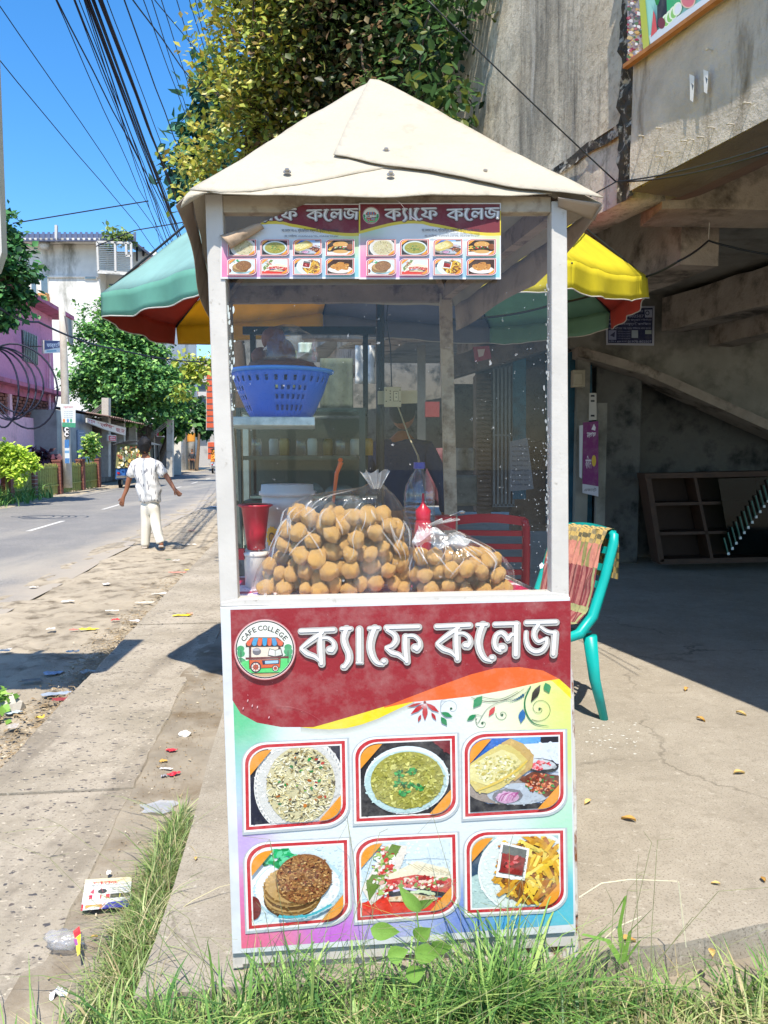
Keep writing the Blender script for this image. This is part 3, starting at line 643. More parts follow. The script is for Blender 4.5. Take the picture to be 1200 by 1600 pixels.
def wallgrid(s0, s1, z0, z1, o, th, nu, nv, amp, seed):
    b = MB(); b.grid(lambda u, v: ep(s0 + (s1 - s0) * u, z0 + (z1 - z0) * v, o + amp * fbm(s0 + (s1 - s0) * u, z0 + (z1 - z0) * v, seed, 2.0)), nu, nv)
    b.hexa([ep(s0, z0, o - .012), ep(s1, z0, o - .012), ep(s1, z1, o - .012), ep(s0, z1, o - .012)], [ep(s0, z0, o - th), ep(s1, z0, o - th), ep(s1, z1, o - th), ep(s0, z1, o - th)]); return b
sj = (fac(988, 250) - E0).dot(EV)
wallgrid(-6, sj - .03, ZB, 8.5, .03, .30, 90, 60, .008, 1).build('parapet_wall', M['facade2'], bld, smooth=True)
wallgrid(sj + .05, 7.4, 3.06, 8.5, -.02, .25, 90, 60, .012, 2).build('wall', M['facade'], bld, smooth=True)
wallgrid(sj + .05, 7.4, ZB, 3.02, -.03, .22, 60, 8, .02, 3).build('lintel', M['facade'], bld, smooth=True)
b = MB(); b.grid(lambda u, v: ep(sj - .035 + .15 * u + .02 * fbm(v * 30, u, 2, 1), ZB - .02 + v * 5.8, .012 + .03 * fbm(u * 2, v * 60, 0, 1)), 6, 160); b.grid(lambda u, v: ep(sj + u * 6, 3.0 + .06 * v + .015 * fbm(u * 20, 0, 4, 1), -.012 + .015 * fbm(u * 30, v, 0, 1)), 80, 2); b.build('mouldy_joint', M['crack'], bld)
b = MB(); b.hexa([ep(-6, ZB + .3, -.26), ep(7.4, ZB + .3, -.26), ep(7.4, ZB + .3, -.9), ep(-6, ZB + .3, -.9)], [ep(-6, ZB + .4, -.26), ep(7.4, ZB + .4, -.26), ep(7.4, ZB + .4, -.9), ep(-6, ZB + .4, -.9)])
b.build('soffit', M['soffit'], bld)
b = MB(); b.grid(lambda u, v: ep(-6 + (sj + 5.96) * u, ZB - .005 - .004 * fbm(u * 30, v * 3, 1, 1), .028 - .30 * v), 60, 4); b.build('soffit_shade_strip', pm('shade_grey_soffit', '#67605e', .95, .15, 6, .5, col2='#544a46', f2=(.5, .7), s2=3), bld)  # added sheet; its dark grey mutes yellow light bounced from the umbrella
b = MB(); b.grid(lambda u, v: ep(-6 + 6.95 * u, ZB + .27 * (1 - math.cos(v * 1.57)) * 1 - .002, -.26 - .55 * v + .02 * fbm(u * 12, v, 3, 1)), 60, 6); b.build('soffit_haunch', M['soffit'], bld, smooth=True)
# cross beam, ceiling, raker beams
def vbeam(a, bb, w_, hgt, name='beam', mat=None, amp=.012):
    a = Vector(a); bb = Vector(bb); d = (bb - a); x = d.normalized().cross(Vector((0, 0, 1))).normalized(); m = MB()
    prof = [(-w_ / 2, 0), (w_ / 2, 0), (w_ / 2, hgt), (-w_ / 2, hgt)]
    n_ = 24; vs = []; 
    for i in range(n_ + 1):
        c = a + d * (i / n_)
        for (px_, pz) in prof: vs.append(c + x * (px_ + amp * fbm(i * .4, px_ * 9 + pz * 3, 1, 1.5)) + Vector((0, 0, pz + amp * fbm(i * .5, px_ * 5, pz * 7, 1))))
    fs = [[i * 4 + k, i * 4 + (k + 1) % 4, (i + 1) * 4 + (k + 1) % 4, (i + 1) * 4 + k] for i in range(n_) for k in range(4)] + [[0, 1, 2, 3], [n_ * 4 + k for k in (3, 2, 1, 0)]]
    m.add(vs, fs); return m.build(name, mat or M['beam'], bld)
q = ep(.98, 0); vbeam((q.x + .22, q.y + .25, 2.60), (9, q.y + .35, 2.60), .34, .5)
vbeam((1.95, 4.85, 2.42), (1.0, 9.3, 2.42), .26, .55)
vbeam((4.3, 4.0, 2.56), (3.12, 8.4, 2.56), .3, .34); vbeam((4.2, 4.6, 2.42), (3.6, 9.3, 2.42), .26, .55)
vbeam((.55, 6.0, 2.45), (-.9, 14, 2.45), .25, .5); vbeam((-.9, 8.6, 2.5), (6, 8.9, 2.5), .25, .42)
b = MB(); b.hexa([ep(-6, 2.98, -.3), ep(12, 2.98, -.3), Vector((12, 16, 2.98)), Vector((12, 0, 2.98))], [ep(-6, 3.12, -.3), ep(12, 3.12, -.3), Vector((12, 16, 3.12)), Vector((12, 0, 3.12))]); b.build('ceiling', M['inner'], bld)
# back walls and stair flank
BY = 8.55
def wallp(pp, Y, th, name, mat): 
    b = MB(); b.hexa([at(x, y, Y) for x, y in pp], [at(x, y, Y) + Vector((0, th, 0)) for x, y in pp]); return b.build(name, mat, bld)
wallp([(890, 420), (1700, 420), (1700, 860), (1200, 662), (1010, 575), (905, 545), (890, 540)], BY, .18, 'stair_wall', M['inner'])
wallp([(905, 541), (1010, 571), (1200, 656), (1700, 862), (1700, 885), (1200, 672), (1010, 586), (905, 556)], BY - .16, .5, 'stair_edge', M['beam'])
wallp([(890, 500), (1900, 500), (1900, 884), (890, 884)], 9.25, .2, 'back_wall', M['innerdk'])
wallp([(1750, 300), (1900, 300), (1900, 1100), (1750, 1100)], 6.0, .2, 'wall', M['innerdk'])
b = MB(); p0 = gnd(934, 884, 0); p1 = gnd(1006, 884, 0); b.box(((p0.x + p1.x) / 2, 8.98, 1.25), (p1.x - p0.x, .5, 2.5)); b.build('pier', M['innerdk'], bld, bevel=.008)
b = MB(); b.box((2.38, 8.45, .85), (.1, .06, 1.9)); b.box((2.2, 8.6, 1.2), (.14, .1, 2.4)); b.build('column', M['inner'], bld)
# ground-floor shop fronts seen through the glass of the cart
M['blue'] = pm('teal_painted_steel', '#2a5a6c', .6, .15, 8, .1, col2='#1e3c48', f2=(.5, .7), s2=6)
M['brownwall'] = pm('brown_stained_wall', '#6e6155', .9, .15, 5, .3, col2='#4a4037', f2=(.5, .7), s2=4)
wallp([(858, 560), (925, 540), (925, 820), (858, 820)], 8.7, .2, 'wall', M['blue'])
wallp([(800, 585), (858, 565), (858, 830), (800, 830)], 8.9, .2, 'wall', M['brownwall'])
wallp([(690, 560), (850, 520), (858, 545), (700, 592)], 8.2, .35, 'lintel', M['brownwall'])
wallp([(744, 585), (768, 582), (768, 800), (744, 800)], 8.8, .3, 'brick_column', M['brownwall'])
for yy in range(588, 800, 7):     # brick courses of that column
    b = MB(); a = at(745, yy, 8.79); c = at(767, yy + 5, 8.79); b.box(((a.x + c.x) / 2, 8.785, (a.z + c.z) / 2), (abs(c.x - a.x), .03, abs(a.z - c.z) * .85)); b.build('brick', M['brownwall'], bld)
flat('greybar', '#6a7072', .6, var=.15)
gt = thing('folding_gate', at(785, 770, 8.6), 'grey steel folding lattice gate beside the brick column', 'gate')
for k in range(6):
    b = MB(); x = 772 + k * 6; b.bar(at(x, 570 - k, 8.6), at(x, 790, 8.6), .022, .03); b.build('bar', M['greybar'], gt)
b = MB(); b.bar(at(770, 575, 8.6), at(804, 568, 8.6), .03, .03); b.bar(at(770, 680, 8.6), at(804, 680, 8.6), .02, .02); b.bar(at(770, 790, 8.6), at(804, 790, 8.6), .03, .03); b.build('rail', M['greybar'], gt)
wallp([(802, 560), (822, 555), (822, 780), (802, 780)], 8.55, .06, 'door_panel', M['blue'])
wallp([(352, 470), (690, 520), (745, 560), (745, 790), (352, 790)], 15.5, .3, 'back_wall', M['innerdk'])
wallp([(700, 600), (746, 600), (746, 800), (700, 800)], 12.0, .2, 'wall', M['innerdk'])
wallp([(744, 540), (806, 530), (806, 800), (744, 800)], 9.0, .1, 'wall', M['innerdk'])
wallp([(785, 480), (880, 470), (880, 620), (785, 620)], 9.2, .1, 'wall', M['brownwall'])
# grey pipe between the piers
b = MB(); b.hexa([at(652, 540, 9), at(665, 540, 9), at(665, 785, 9), at(652, 785, 9)], [at(652, 540, 9.2), at(665, 540, 9.2), at(665, 785, 9.2), at(652, 785, 9.2)]); b.build('drain_pipe', M['inner'], bld)
# big banner on the facade
ban = thing('banner', fac(1100, 60), 'food banner with green edge and fruit pictures hung high on the concrete wall', 'banner')
bp = lambda x, y, o=0: fac(x, y, .07 + o)
top = lambda x: x
b = MB(); c4 = [(998, 106), (1152, -2), (1420, -190), (1420, -420), (996, -130)]
b.hexa([fac(x, y, .065) for x, y in c4], [fac(x, y, .035) for x, y in c4]); b.build('backing', M['rustbeam'], ban)
pr = Print(lambda x, y, o: fac(x, y, .066 + o), step=2e-5)
pr.add(c4, '#9fd8c8'); pr.add([(998, 104), (1029, 82), (1016, -140), (996, -130)], '#c9b8ae')
for i in range(260):
    u = random.random(); v = random.random(); x = 999 + 24 * u; y = 100 - 16 * u - v * 170; s = random.uniform(1.5, 4.5)
    pr.add(ell(x, y, s, s * .8, 6, 0, .3), jit(h(random.choice(['#8c7f78', '#c86a6a', '#e0c080', '#5f7a50', '#efe6dc', '#a8908a', '#b03a50', '#dcb068', '#5a5a60'])), 12))
pr.add([(1024, 86), (1034, 79), (1014, -140), (1006, -135)], '#b9c24a')
pr.add([(1036, 76), (1150, -4), (1300, -110), (1290, -128), (1120, 2), (1033, 60)], '#d3dce0')
pr.add([(1046, 48), (1064, 36), (1062, -14), (1046, -6)], '#2c3036'); pr.add([(1062, 30), (1084, 14), (1082, -30), (1060, -20)], '#3fae70')
for i in range(4): pr.add(ell(1060 + i * 6, 36 - i * 6, 7, 11, 14, .3), '#e6f2d4'); pr.add(ell(1061 + i * 6, 36 - i * 6, 5, 9, 14, .3), '#8cc86a' if i < 3 else '#dfe3e6')
pr.add(ell(1053, 40, 6, 9, 14), '#7a3a44')
for x, y, r in ((1095, 4, 12), (1118, -12, 9), (1140, -40, 16)): pr.add(ell(x, y, r, r * 1.1, 18), '#e8c0a8'); pr.add(ell(x, y, r * .85, r * .95, 18), '#d8707a')
for a in range(5): pr.add(stroke([(1046, 10), (1046 - 6 + a * 4, -4 - a * 3)], [4, 1]), '#2f8a44')
pr.add([(1036, 62), (1046, 52), (1043, 28), (1040, 20)], '#d85a5a')
pr.build('banner_print', ban, M['printd'])
b = MB()
b.bar(fac(996, 108, .075), fac(1160, -8, .075), .03, .02); b.bar(fac(1160, -8, .075), fac(1424, -192, .075), .03, .02); b.build('wooden_batten', flat('wood', '#a06a38', .7, var=.2), ban)
M['pole0'] = pm('cement_stub', '#b8b0a0', .9, .1, 20, .1)
# nails
for i, (x, y) in enumerate([(1086, 27), (1122, 80), (1181, 163), (1124, 201), (1155, 196), (1108, 216), (1092, 220), (1082, 222), (1042, 202), (1056, 238), (1043, 246), (1015, 214)]):
    b = MB(); p = fac(x, y, .0); b.tube([p + EN * .02, p + EN * .06], .003, 6); b.lathe(p + EN * .06 - Vector((0, 0, .006)), [(0.001, 0), (.007, .002), (.008, .008), (.001, .01)], 8); b.build('nail', M['pole0'], bld)
for x, y, w_, hh in ((1095, 140, 8, 44), (1117, 130, 8, 38)):
    pr = Print(lambda x, y, o: fac(x, y, .05 + o)); pr.add([(x - w_ / 2, y - hh / 2), (x + w_ / 2, y - hh / 2.4), (x + w_ / 2.5, y + 4), (x + 2, y + hh / 2), (x - 3, y + hh / 2.4), (x - w_ / 2.6, y)], '#d9d7d2'); pr.add([(x - 1, y - 8), (x + 3, y - 4), (x + 1, y + 4)], '#55606a')
    o = pr.build('torn_paper', None, M['printd'], label='torn white paper scrap, %s, stuck on the upper concrete wall' % ('left one and plain' if x < 1100 else 'right one with a dark mark'), cat='paper')
# dark blue notice on the inner wall
nb = thing('notice', at(985, 508, BY - .03), 'dark blue notice sheet full of white Bengali lines on the shaded wall', 'notice')
pr = Print(lambda x, y, o: at(x, y, BY - .02 - o), step=4e-5)
pr.add([(946, 479), (1023, 478), (1022, 540), (947, 539)], '#b9bcc6'); pr.add([(949, 482), (1020, 481), (1019, 536.5), (950, 536)], '#222c55')
pr.add([(1007, 484), (1019, 483.5), (1019, 496), (1008, 496)], '#b4b9cc'); pr.add(ell(1011.5, 489, 3.4, 3.8, 16), '#222c55'); pr.add(ell(1011.5, 489, 2, 2.4, 16), '#b4b9cc')
C_ = '#a9b0c8'
for s_, x0, y0, x1, y1 in (('মাধ্যমে চিকিৎসা', 953, 484, 1005, 489), ('01978-802507', 960, 491.5, 1006, 496), ('ছাড়া অপারেশনে পায়ুপথ চিকিৎসা', 951, 498, 1018, 502), ('নাকের মাংসবৃদ্ধি, পলিপাস', 951, 503.5, 1017, 509), ('অর্শ পাইলস হাড় ক্ষয় টিউমার বাত ব্যথা', 951, 511, 1017, 515), ('01978-802507', 981, 532, 1018, 535.6), ('মহিলা ও পুরুষ রোগ', 951, 532, 979, 535)):
    putext(pr, s_, x0, y0, x1, y1, C_, .012)
pr.add([(951, 516), (963, 516), (963, 531), (951, 531)], '#8d95b5'); pr.add([(953, 524), (961, 518), (960, 527)], '#27315c'); pr.add([(987, 516), (997, 516), (997, 528), (987, 528)], '#a9b8c0'); pr.add([(1008, 516), (1018, 516), (1018, 522), (1008, 522)], '#a9b8b0')
for i in range(4): putext(pr, 'রোগী দেখার সময় প্রতিদিন', 965, 517 + i * 3.6, 985, 519 + i * 3.6, '#8f97b8', .01)
pr.build('notice_print', nb, M['printd'])
# purple banner on the column
pb = thing('banner', at(922, 720, 8.35), 'narrow purple hanging banner with white foot and yellow badge on the shaded column', 'banner')
pr = Print(lambda x, y, o: at(x, y, 8.36 - o), step=4e-5)
pr.add([(911, 660), (935, 658), (935, 776), (910, 770)], '#7c2a6a'); pr.add([(910, 756), (935, 760), (935, 776), (910, 770)], '#c9c6cc'); pr.add([(905, 665), (911, 664), (909, 748), (905, 745)], '#cfd0d4'); pr.add([(921, 614), (932, 614), (932, 656), (920, 657)], '#bdb8ae')
for y in (617, 625, 648): pr.add([(923, y), (929, y), (929, y + 3), (923, y + 3)], '#2a2a30')
pr.add(ell(928, 720, 3.5, 9, 14), '#d8b43a'); pr.add([(928, 662), (931, 668), (930, 673), (924, 671)], '#e8e2ea')
putext(pr, 'নগদ', 917, 675, 931, 685, '#e8e2ea', .02); putext(pr, 'বিকাশ', 915, 712, 924, 732, '#e0d6de', .02); putext(pr, 'এজেন্ট', 913, 762, 932, 769, '#55505a', .01)
pr.build('banner_print', pb, M['printd'])
b = MB(); b.box(at(903, 592, 8.3), (.13, .1, .18)); b.box(at(903, 592, 8.24), (.09, .03, .12)); b.build('meter_box', flat('beige', '#a89c84'), None, bevel=.005, label='small beige electric meter box on the wall left of the column', cat='meter box')
# leaning wooden shelf with bead curtain
sf = thing('display_shelf', gnd(1100, 880, 0), 'dark wooden display shelf with square compartments leaning against the back wall', 'shelf')
M['shelfwood'] = pm('brown_wood', '#442e20', .6, .2, 9, .1)
SP = lambda x, y, o=0: at(x, y, 8.15 + o)
for a, c, nm in (((1013, 745), (1034, 878), 'side_post'), ((1086, 746), (1113, 874), 'divider'), ((1290, 738), (1310, 874), 'side_post'), ((1200, 742), (1216, 874), 'divider'), ((1008, 744), (1300, 738), 'top_rail'), ((1024, 788), (1300, 782), 'shelf'), ((1030, 834), (1300, 828), 'shelf'), ((1032, 878), (1310, 872), 'bottom_rail')):
    b = MB(); p, r = SP(*a), SP(*c); w_ = .028 if 'rail' in nm or 'post' in nm else .016; d_ = (r - p).normalized(); s_ = Vector((-d_.z, 0, d_.x)) * w_; q_ = [p - s_, r - s_, r + s_, p + s_]; b.hexa(q_, [x + Vector((0, .26, 0)) for x in q_]); b.build(nm, M['shelfwood'], sf)
b = MB(); b.hexa([SP(1012, 746, .3), SP(1300, 740, .3), SP(1310, 874, .3), SP(1034, 878, .3)], [SP(1012, 746, .33), SP(1300, 740, .33), SP(1310, 874, .33), SP(1034, 878, .33)]); b.build('back_panel', flat('shelfback', '#3a2a20', .8), sf)
b = MB(); b.hexa([SP(1122, 748, -.06), SP(1296, 742, -.06), SP(1306, 870, -.06), SP(1142, 866, -.06)], [SP(1122, 748, -.055), SP(1296, 742, -.055), SP(1306, 870, -.055), SP(1142, 866, -.055)]); b.build('green_glass', film('green_glass', (.12, .32, .25), .02, .05, .001), sf)
for i in range(12):
    b = MB(); x = 1138 + i * 6.2; y = 866 - i * 8.2; b.tube([SP(x, y, -.09), SP(x - 7, y - 26, -.09)], .008, 6); b.tube([SP(x + .3, y + 1, -.09), SP(x, y - 3, -.09)], .013, 6, 1); b.build('bead_string', [flat('beadg', '#3c6a58', .3) if i == 0 else M['beadg'], flat('beadw', '#e8ece8', .2) if i == 0 else M['beadw']], sf)
# wires under the ceiling and on the facade
def wire(name, pts, r, label, mat=None, sag=0.0, n=14):
    P_ = []
    for i in range(len(pts) - 1):
        a, c = Vector(pts[i]), Vector(pts[i + 1])
        for j in range(n): u = j / n; P_.append(a.lerp(c, u) - Vector((0, 0, sag * 4 * u * (1 - u))))
    P_.append(Vector(pts[-1])); b = MB(); b.tube(P_, r, 6); return b.build(name, mat or M['darksteel'], None, smooth=True, label=label, cat='cable')
kn = fac(970, 285, .03)
wire('cable', [at(660, -8, 4.2), kn], .004, 'thin cable slanting down from the tree to the knot on the concrete lintel', sag=.01)
wire('cable', [kn, at(1210, 226, 3.0)], .004, 'upper of two cables running right from the lintel knot', sag=.02)
wire('cable', [kn, at(1210, 235, 3.1)], .004, 'lower of two cables running right from the lintel knot', sag=.03)
wire('cable', [kn, at(925, 305, 4.2), at(903, 325, 3.6)], .004, 'short cable from the lintel knot down to the cart roof corner')
wire('cable', [at(1003, 434, 4.26), at(1060, 408, 4.0), at(1107, 376, 4.6), at(1210, 398, 4.4)], .006, 'dark twisted cable from the umbrella tip to the hanging string', sag=.01)
wire('string', [at(1112, 270, 4.55), at(1107, 376, 4.6)], .0025, 'pale string hanging from the ceiling holding up the dark cable', M['steel'])
wire('cable', [at(690, 497, 3.3), at(760, 496, 3.5), at(870, 474, 3.9), at(950, 452, 4.2)], .006, 'thick black cable crossing behind the cart glass under the umbrella', sag=.01)
# ================================================================ left: across the street
flat('pink', '#d490b0', .85, col2='#9c6a80', f2=(.56, .74), s2=1.3, bump=.2); flat('pink2', '#ecbcc8', .85, col2='#b8909a', f2=(.55, .72), s2=1.6, bump=.2)
M['pinkledge'] = pm('faded_pink_ledge', '#b86a86', .85, .1, 3, .2, col2='#6b4a50', f2=(.5, .7), s2=2)
M['brickred'] = pm('red_brick', '#86564a', .9, .2, 14, .4)
M['whitewall'] = pm('stained_white_wall', '#d9d7cf', .9, .06, 2, .2, col2='#7d7b70', f2=(.54, .68), s2=.5, stretch=(1, 1, .35))
M['roofsheet'] = pm('grey_blue_roof_sheet', '#454c60', .6, .12, 2, .1)
M['pole'] = pm('concrete_pole', '#b8b3a8', .9, .1, 6, .2, col2='#8a857a', f2=(.5, .7), s2=3)
TP = -9.55       # plane of the pink house wall
pk = thing('pink_house', st(24, TP, -.16), 'pink two-storey house with brick grilles and barred window at the left', 'house')
def pw(s, z, o=0): return st(s, TP + o, z)
PL = Vector(st(0, TP, 0)); PNn = Vector((math.cos(TH), math.sin(TH), 0))
def pq(px, py, o=0.0): return onplane(px, py, PL, PNn) + PNn * o
s_end = 30.2; se = lambda px: (lambda p: -p.x * math.sin(TH) + p.y * math.cos(TH))(pq(px, 706))
s_end = se(88); s_b = 14
zl = pq(88, 619).z; zt = pq(88, 500).z
def pbox(s0, s1, z0, z1, o0, o1, nm, mt, par=pk, **k):
    b = MB(); b.hexa([pw(s0, z0, o1), pw(s1, z0, o1), pw(s1, z1, o1), pw(s0, z1, o1)], [pw(s0, z0, o0), pw(s1, z0, o0), pw(s1, z1, o0), pw(s0, z1, o0)]); return b.build(nm, mt, par, **k)
pbox(s_b, s_end, zl, zt, -6, 0, 'upper_wall', M['pink']); zg0, zg1 = pq(88, 658).z, pq(88, 630).z
pbox(s_b, s_end, -.2, zg0, -6, .0, 'lower_wall', M['pink2']); pbox(s_b, s_end, zg1, zl - .02, -6, .0, 'band', M['pinkledge'])
pbox(s_b, s_end + .25, zl - .02, zl + .12, 0.003, .45, 'ledge', M['pinkledge']); pbox(s_b, s_end + .5, zt, zt + .14, -6, .7, 'roof_slab', M['pinkledge'])
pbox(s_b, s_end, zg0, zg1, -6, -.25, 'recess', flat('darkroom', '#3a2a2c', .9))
for s0 in (s_b, se(20) - .1, s_end - .25): pbox(s0, s0 + .22, zg0, zg1, -.24, 0.002, 'pillar', M['pink2'])
# brick grille: each brick of the far bays
nb_ = 0
bm_ = MB(); bm_.box((0, 0, 0), (.07, .30, .085)); bme = bm_.mesh('brick', M['brickred'])
rows = int((zg1 - zg0) / .115)
for i in range(rows):
    s0 = se(20) + .2
    while s0 < s_end - .4 and nb_ < 300:
        o = bpy.data.objects.new('brick', bme); COL.objects.link(o); setparent(o, pk); p = pw(s0 + (.17 if i % 2 else 0), zg0 + .06 + i * .115, -.1)
        o.location = p; o.rotation_euler = (0, 0, TH); s0 += .42; nb_ += 1
for o in [x for x in pk.children if x.name.startswith('brick')]:
    o.matrix_parent_inverse = Matrix.Translation(-Vector(pk['_b']))
b = MB()
for i in range(rows):
    s0 = s_b
    while s0 < se(20) - .3: b.box(pw(s0 + (.17 if i % 2 else 0), zg0 + .06 + i * .115, -.1), (.07, .3, .085), TH); s0 += .42
b.build('brick_grille', M['brickred'], pk, kind='stuff')
wz0, wz1 = pq(62, 572).z, pq(40, 518).z
sw0, sw1 = se(40), se(63)
fr_ = pbox(sw0, sw1, wz0, wz1, -.04, .012, 'window', flat('winframe', '#4a4a50', .6)); pbox(sw0 + .08, sw1 - .08, wz0 + .1, wz1 - .1, .013, .02, 'pane', flat('darkpane', '#1d2024', .25), fr_)
for k in range(9):
    s0 = sw0 + .1 + (sw1 - sw0 - .2) * k / 8; pbox(s0 - .02, s0 + .02, wz0, wz1, .03, .06, 'bar', M['steel'], fr_)
b = MB(); b.tube([pq(72, 730, .12), pq(72, 560, .12), pq(70, 530, .12)], .05, 8); b.build('drain_pipe', M['pink2'], pk)
pbox(se(69), se(75), pq(72, 716).z, pq(72, 683).z, .01, .03, 'door_board', flat('cream', '#cfc8a8'))
b = MB(); b.tube([pq(83, 610, .06), pq(84, 660, .06), pq(80, 675, .06), pq(84, 685, .06), pq(80, 690, .06)], .025, 6); b.build('cable_loop', M['darksteel'], pk)
# end wall return of the house (towards the shops) is the end of the boxes themselves
# little blue signboard on brackets in front of the pink wall
sb = thing('signboard', pq(48, 540, .8), 'small blue and white signboard sticking out from the pink wall', 'sign')
q4 = [(31, 531), (65, 532), (65, 550), (31, 552)]
b = MB(); b.hexa([pq(x, y, .8) for x, y in q4], [pq(x, y, .72) for x, y in q4]); b.build('board', M['whitepaint'], sb)
pr = Print(lambda x, y, o: pq(x, y, .802 + o), step=3e-4); pr.add([(31.5, 531.5), (64.5, 532.5), (64.5, 541), (31.5, 546)], '#3a3f7a'); pr.add([(31.5, 547), (64.5, 542), (64.5, 549.5), (31.5, 551.5)], '#dfe6ea'); putext(pr, 'ফার্মেসী', 35, 534, 60, 544, '#e8eaf2', .02); pr.add([(35, 547), (52, 546), (52, 549), (35, 550)], '#7fb0c8'); pr.build('sign_print', sb, M['printd'])
b = MB(); b.bar(pq(48, 541, .75), pq(48, 541, .0), .04); b.build('bracket', M['steel'], sb)
# white stained apartment block
wy = 52.0
wb = thing('apartment_block', at(120, 760, wy), 'tall stained white apartment block with roof cage behind the trees', 'building')
def W(px, py, o=0.0): return at(px, py, wy + o)
def wbx(x0, y0, x1, y1, o0, o1, nm, mt, par=None, **k):
    b = MB(); a, c = W(x0, y1), W(x1, y0); b.box(((a.x + c.x) / 2, wy + (o0 + o1) / 2, (a.z + c.z) / 2), (c.x - a.x, o1 - o0, c.z - a.z)); return b.build(nm, mt, par or wb, **k)
wbx(-60, 382, 155, 745, 0, 12, 'wall', M['whitewall']); wbx(155.3, 386, 236, 745, 1.2, 12, 'side_wall', M['whitewall']); wbx(20, 375, 160, 381.5, -.5, 12, 'parapet', M['whitewall'])
wbx(-60, 431, 155, 434, -.12, 0.3, 'sill_band', M['whitewall'])
b = MB()
for k in range(44):
    x = 28 + k * 4.2; z_ = .12 * (k % 2); b.hexa([W(x, 377, -1.2), W(x + 4.2, 377, -1.2), W(x + 4.2, 366, 6), W(x, 366, 6)], [W(x, 376 , -1.2) + Vector((0, 0, z_)), W(x + 4.2, 376, -1.2) + Vector((0, 0, z_)), W(x + 4.2, 365, 6) + Vector((0, 0, z_)), W(x, 365, 6) + Vector((0, 0, z_))])
b.build('corrugated_roof', M['roofsheet'], wb)
b = MB(); b.hexa([W(205, 376, .5), W(240, 404, 1), W(240, 410, 6), W(200, 384, 6)], [W(205, 373, .5), W(241, 400, 1), W(241, 406, 6), W(200, 381, 6)]); b.build('canopy_roof', M['roofsheet'], wb)
b = MB(); b.bar(W(224, 400, 1), W(224, 386, 1), .12); b.bar(W(214, 408, 1), W(214, 378, 1), .1); b.build('roof_post', M['darksteel'], wb)
for (x0, y0, x1, y1) in ((38, 432, 44, 466), (50, 431, 58, 468), (65, 431, 76, 460), (133, 432, 152, 437), (161, 437, 172, 456), (174, 437, 187, 456)):
    f = wbx(x0, y0, x1, y1, -.08 if x0 < 155 else 1.1, .1 if x0 < 155 else 1.3, 'window', M['whitewall']); wbx(x0 + 1, y0 + 1, x1 - 1, y1 - 1, -.12 if x0 < 155 else 1.05, -.085 if x0 < 155 else 1.095, 'pane', flat('bluepane', '#5f7480', .25) if 'bluepane' not in M else M['bluepane'], f)
wbx(65, 460, 78, 481, -.5, -.1, 'orange_panel', flat('orangep', '#c8905a', .8)); wbx(35, 466, 48, 471, -.5, -.1, 'orange_panel', M['orangep'])
cg = MB(); c0, c1 = W(152, 378, -1.5), W(205, 427, -1.5)
for a, c in (((152, 378), (205, 380)), ((205, 380), (206, 427)), ((206, 427), (154, 424)), ((154, 424), (152, 378)), ((180, 379), (181, 425)), ((197, 380), (198, 400)), ((197, 400), (205, 400))): cg.bar(W(*a, -1.5), W(*c, -1.5), .13)
cg.build('roof_cage_frame', M['whitepaint'], wb)
for k in range(1, 16):
    b = MB(); y = 378 + k * 2.9; b.bar(W(153, y, -1.5), W(205, y + 1, -1.5), .035); b.build('cage_bar', M['steel'], wb)
b = MB(); b.hexa([W(152, 425, -1.6), W(206, 428, -1.6), W(206, 428, 1), W(152, 425, 1)], [W(152, 427, -1.6), W(206, 430, -1.6), W(206, 430, 1), W(152, 427, 1)]); b.build('balcony_floor', M['whitewall'], wb)
b = MB(); b.bar(W(88, 378, -.6), W(88, 352, -.6), .16); b.build('roof_pipe', M['whitepaint'], wb)
blob_ = MB(); blob(blob_, W(70, 383, -.6), (.4, .3, .3)); blob_.build('roof_finial', M['whitewall'], wb)
# ---- foliage
def leafmesh(n, posfn, size, colfn, droop=.35, nrm=None):
    P_ = np.zeros((n, 4, 3)); Cc = np.zeros((n, 4))
    for i in range(n):
        p, out = posfn(i); s = size * random.uniform(.6, 1.3)
        d = Vector((random.gauss(0, 1), random.gauss(0, 1), random.gauss(0, .7) - droop)) + Vector(out) * .8
        d.normalize(); up = Vector((random.gauss(0, .5), random.gauss(0, .5) - .3, 1)) + Vector(out) * .5; sd_ = d.cross(up).normalized() * (s * .34); nn = sd_.cross(d).normalized() * s * .1
        a = Vector(p); P_[i, 0] = a; P_[i, 1] = a + d * s * .5 + sd_ + nn; P_[i, 2] = a + d * s; P_[i, 3] = a + d * s * .5 - sd_ + nn
        c = srgb(jit(h(colfn(p)), 14)); Cc[i] = (*c, 1)
    return P_, Cc
def leafobj(name, P_, Cc, mat, parent=None, **tg):
    n = len(P_); me = bpy.data.meshes.new(name); me.vertices.add(n * 4); me.vertices.foreach_set('co', P_.reshape(-1))
    me.loops.add(n * 6); me.polygons.add(n * 2); idx = np.arange(n)[:, None] * 4 + np.array([0, 1, 2, 0, 2, 3])[None]
    me.loops.foreach_set('vertex_index', idx.reshape(-1).astype(np.int32)); me.polygons.foreach_set('loop_start', np.arange(n * 2, dtype=np.int32) * 3); me.polygons.foreach_set('loop_total', np.full(n * 2, 3, np.int32))
    ca = me.color_attributes.new('Col', 'FLOAT_COLOR', 'CORNER'); ca.data.foreach_set('color', np.repeat(Cc, 6, axis=0).reshape(-1)); me.materials.append(mat); me.update(); me.validate()
    o = bpy.data.objects.new(name, me); finish_object(o, parent); return tag(o, **tg)
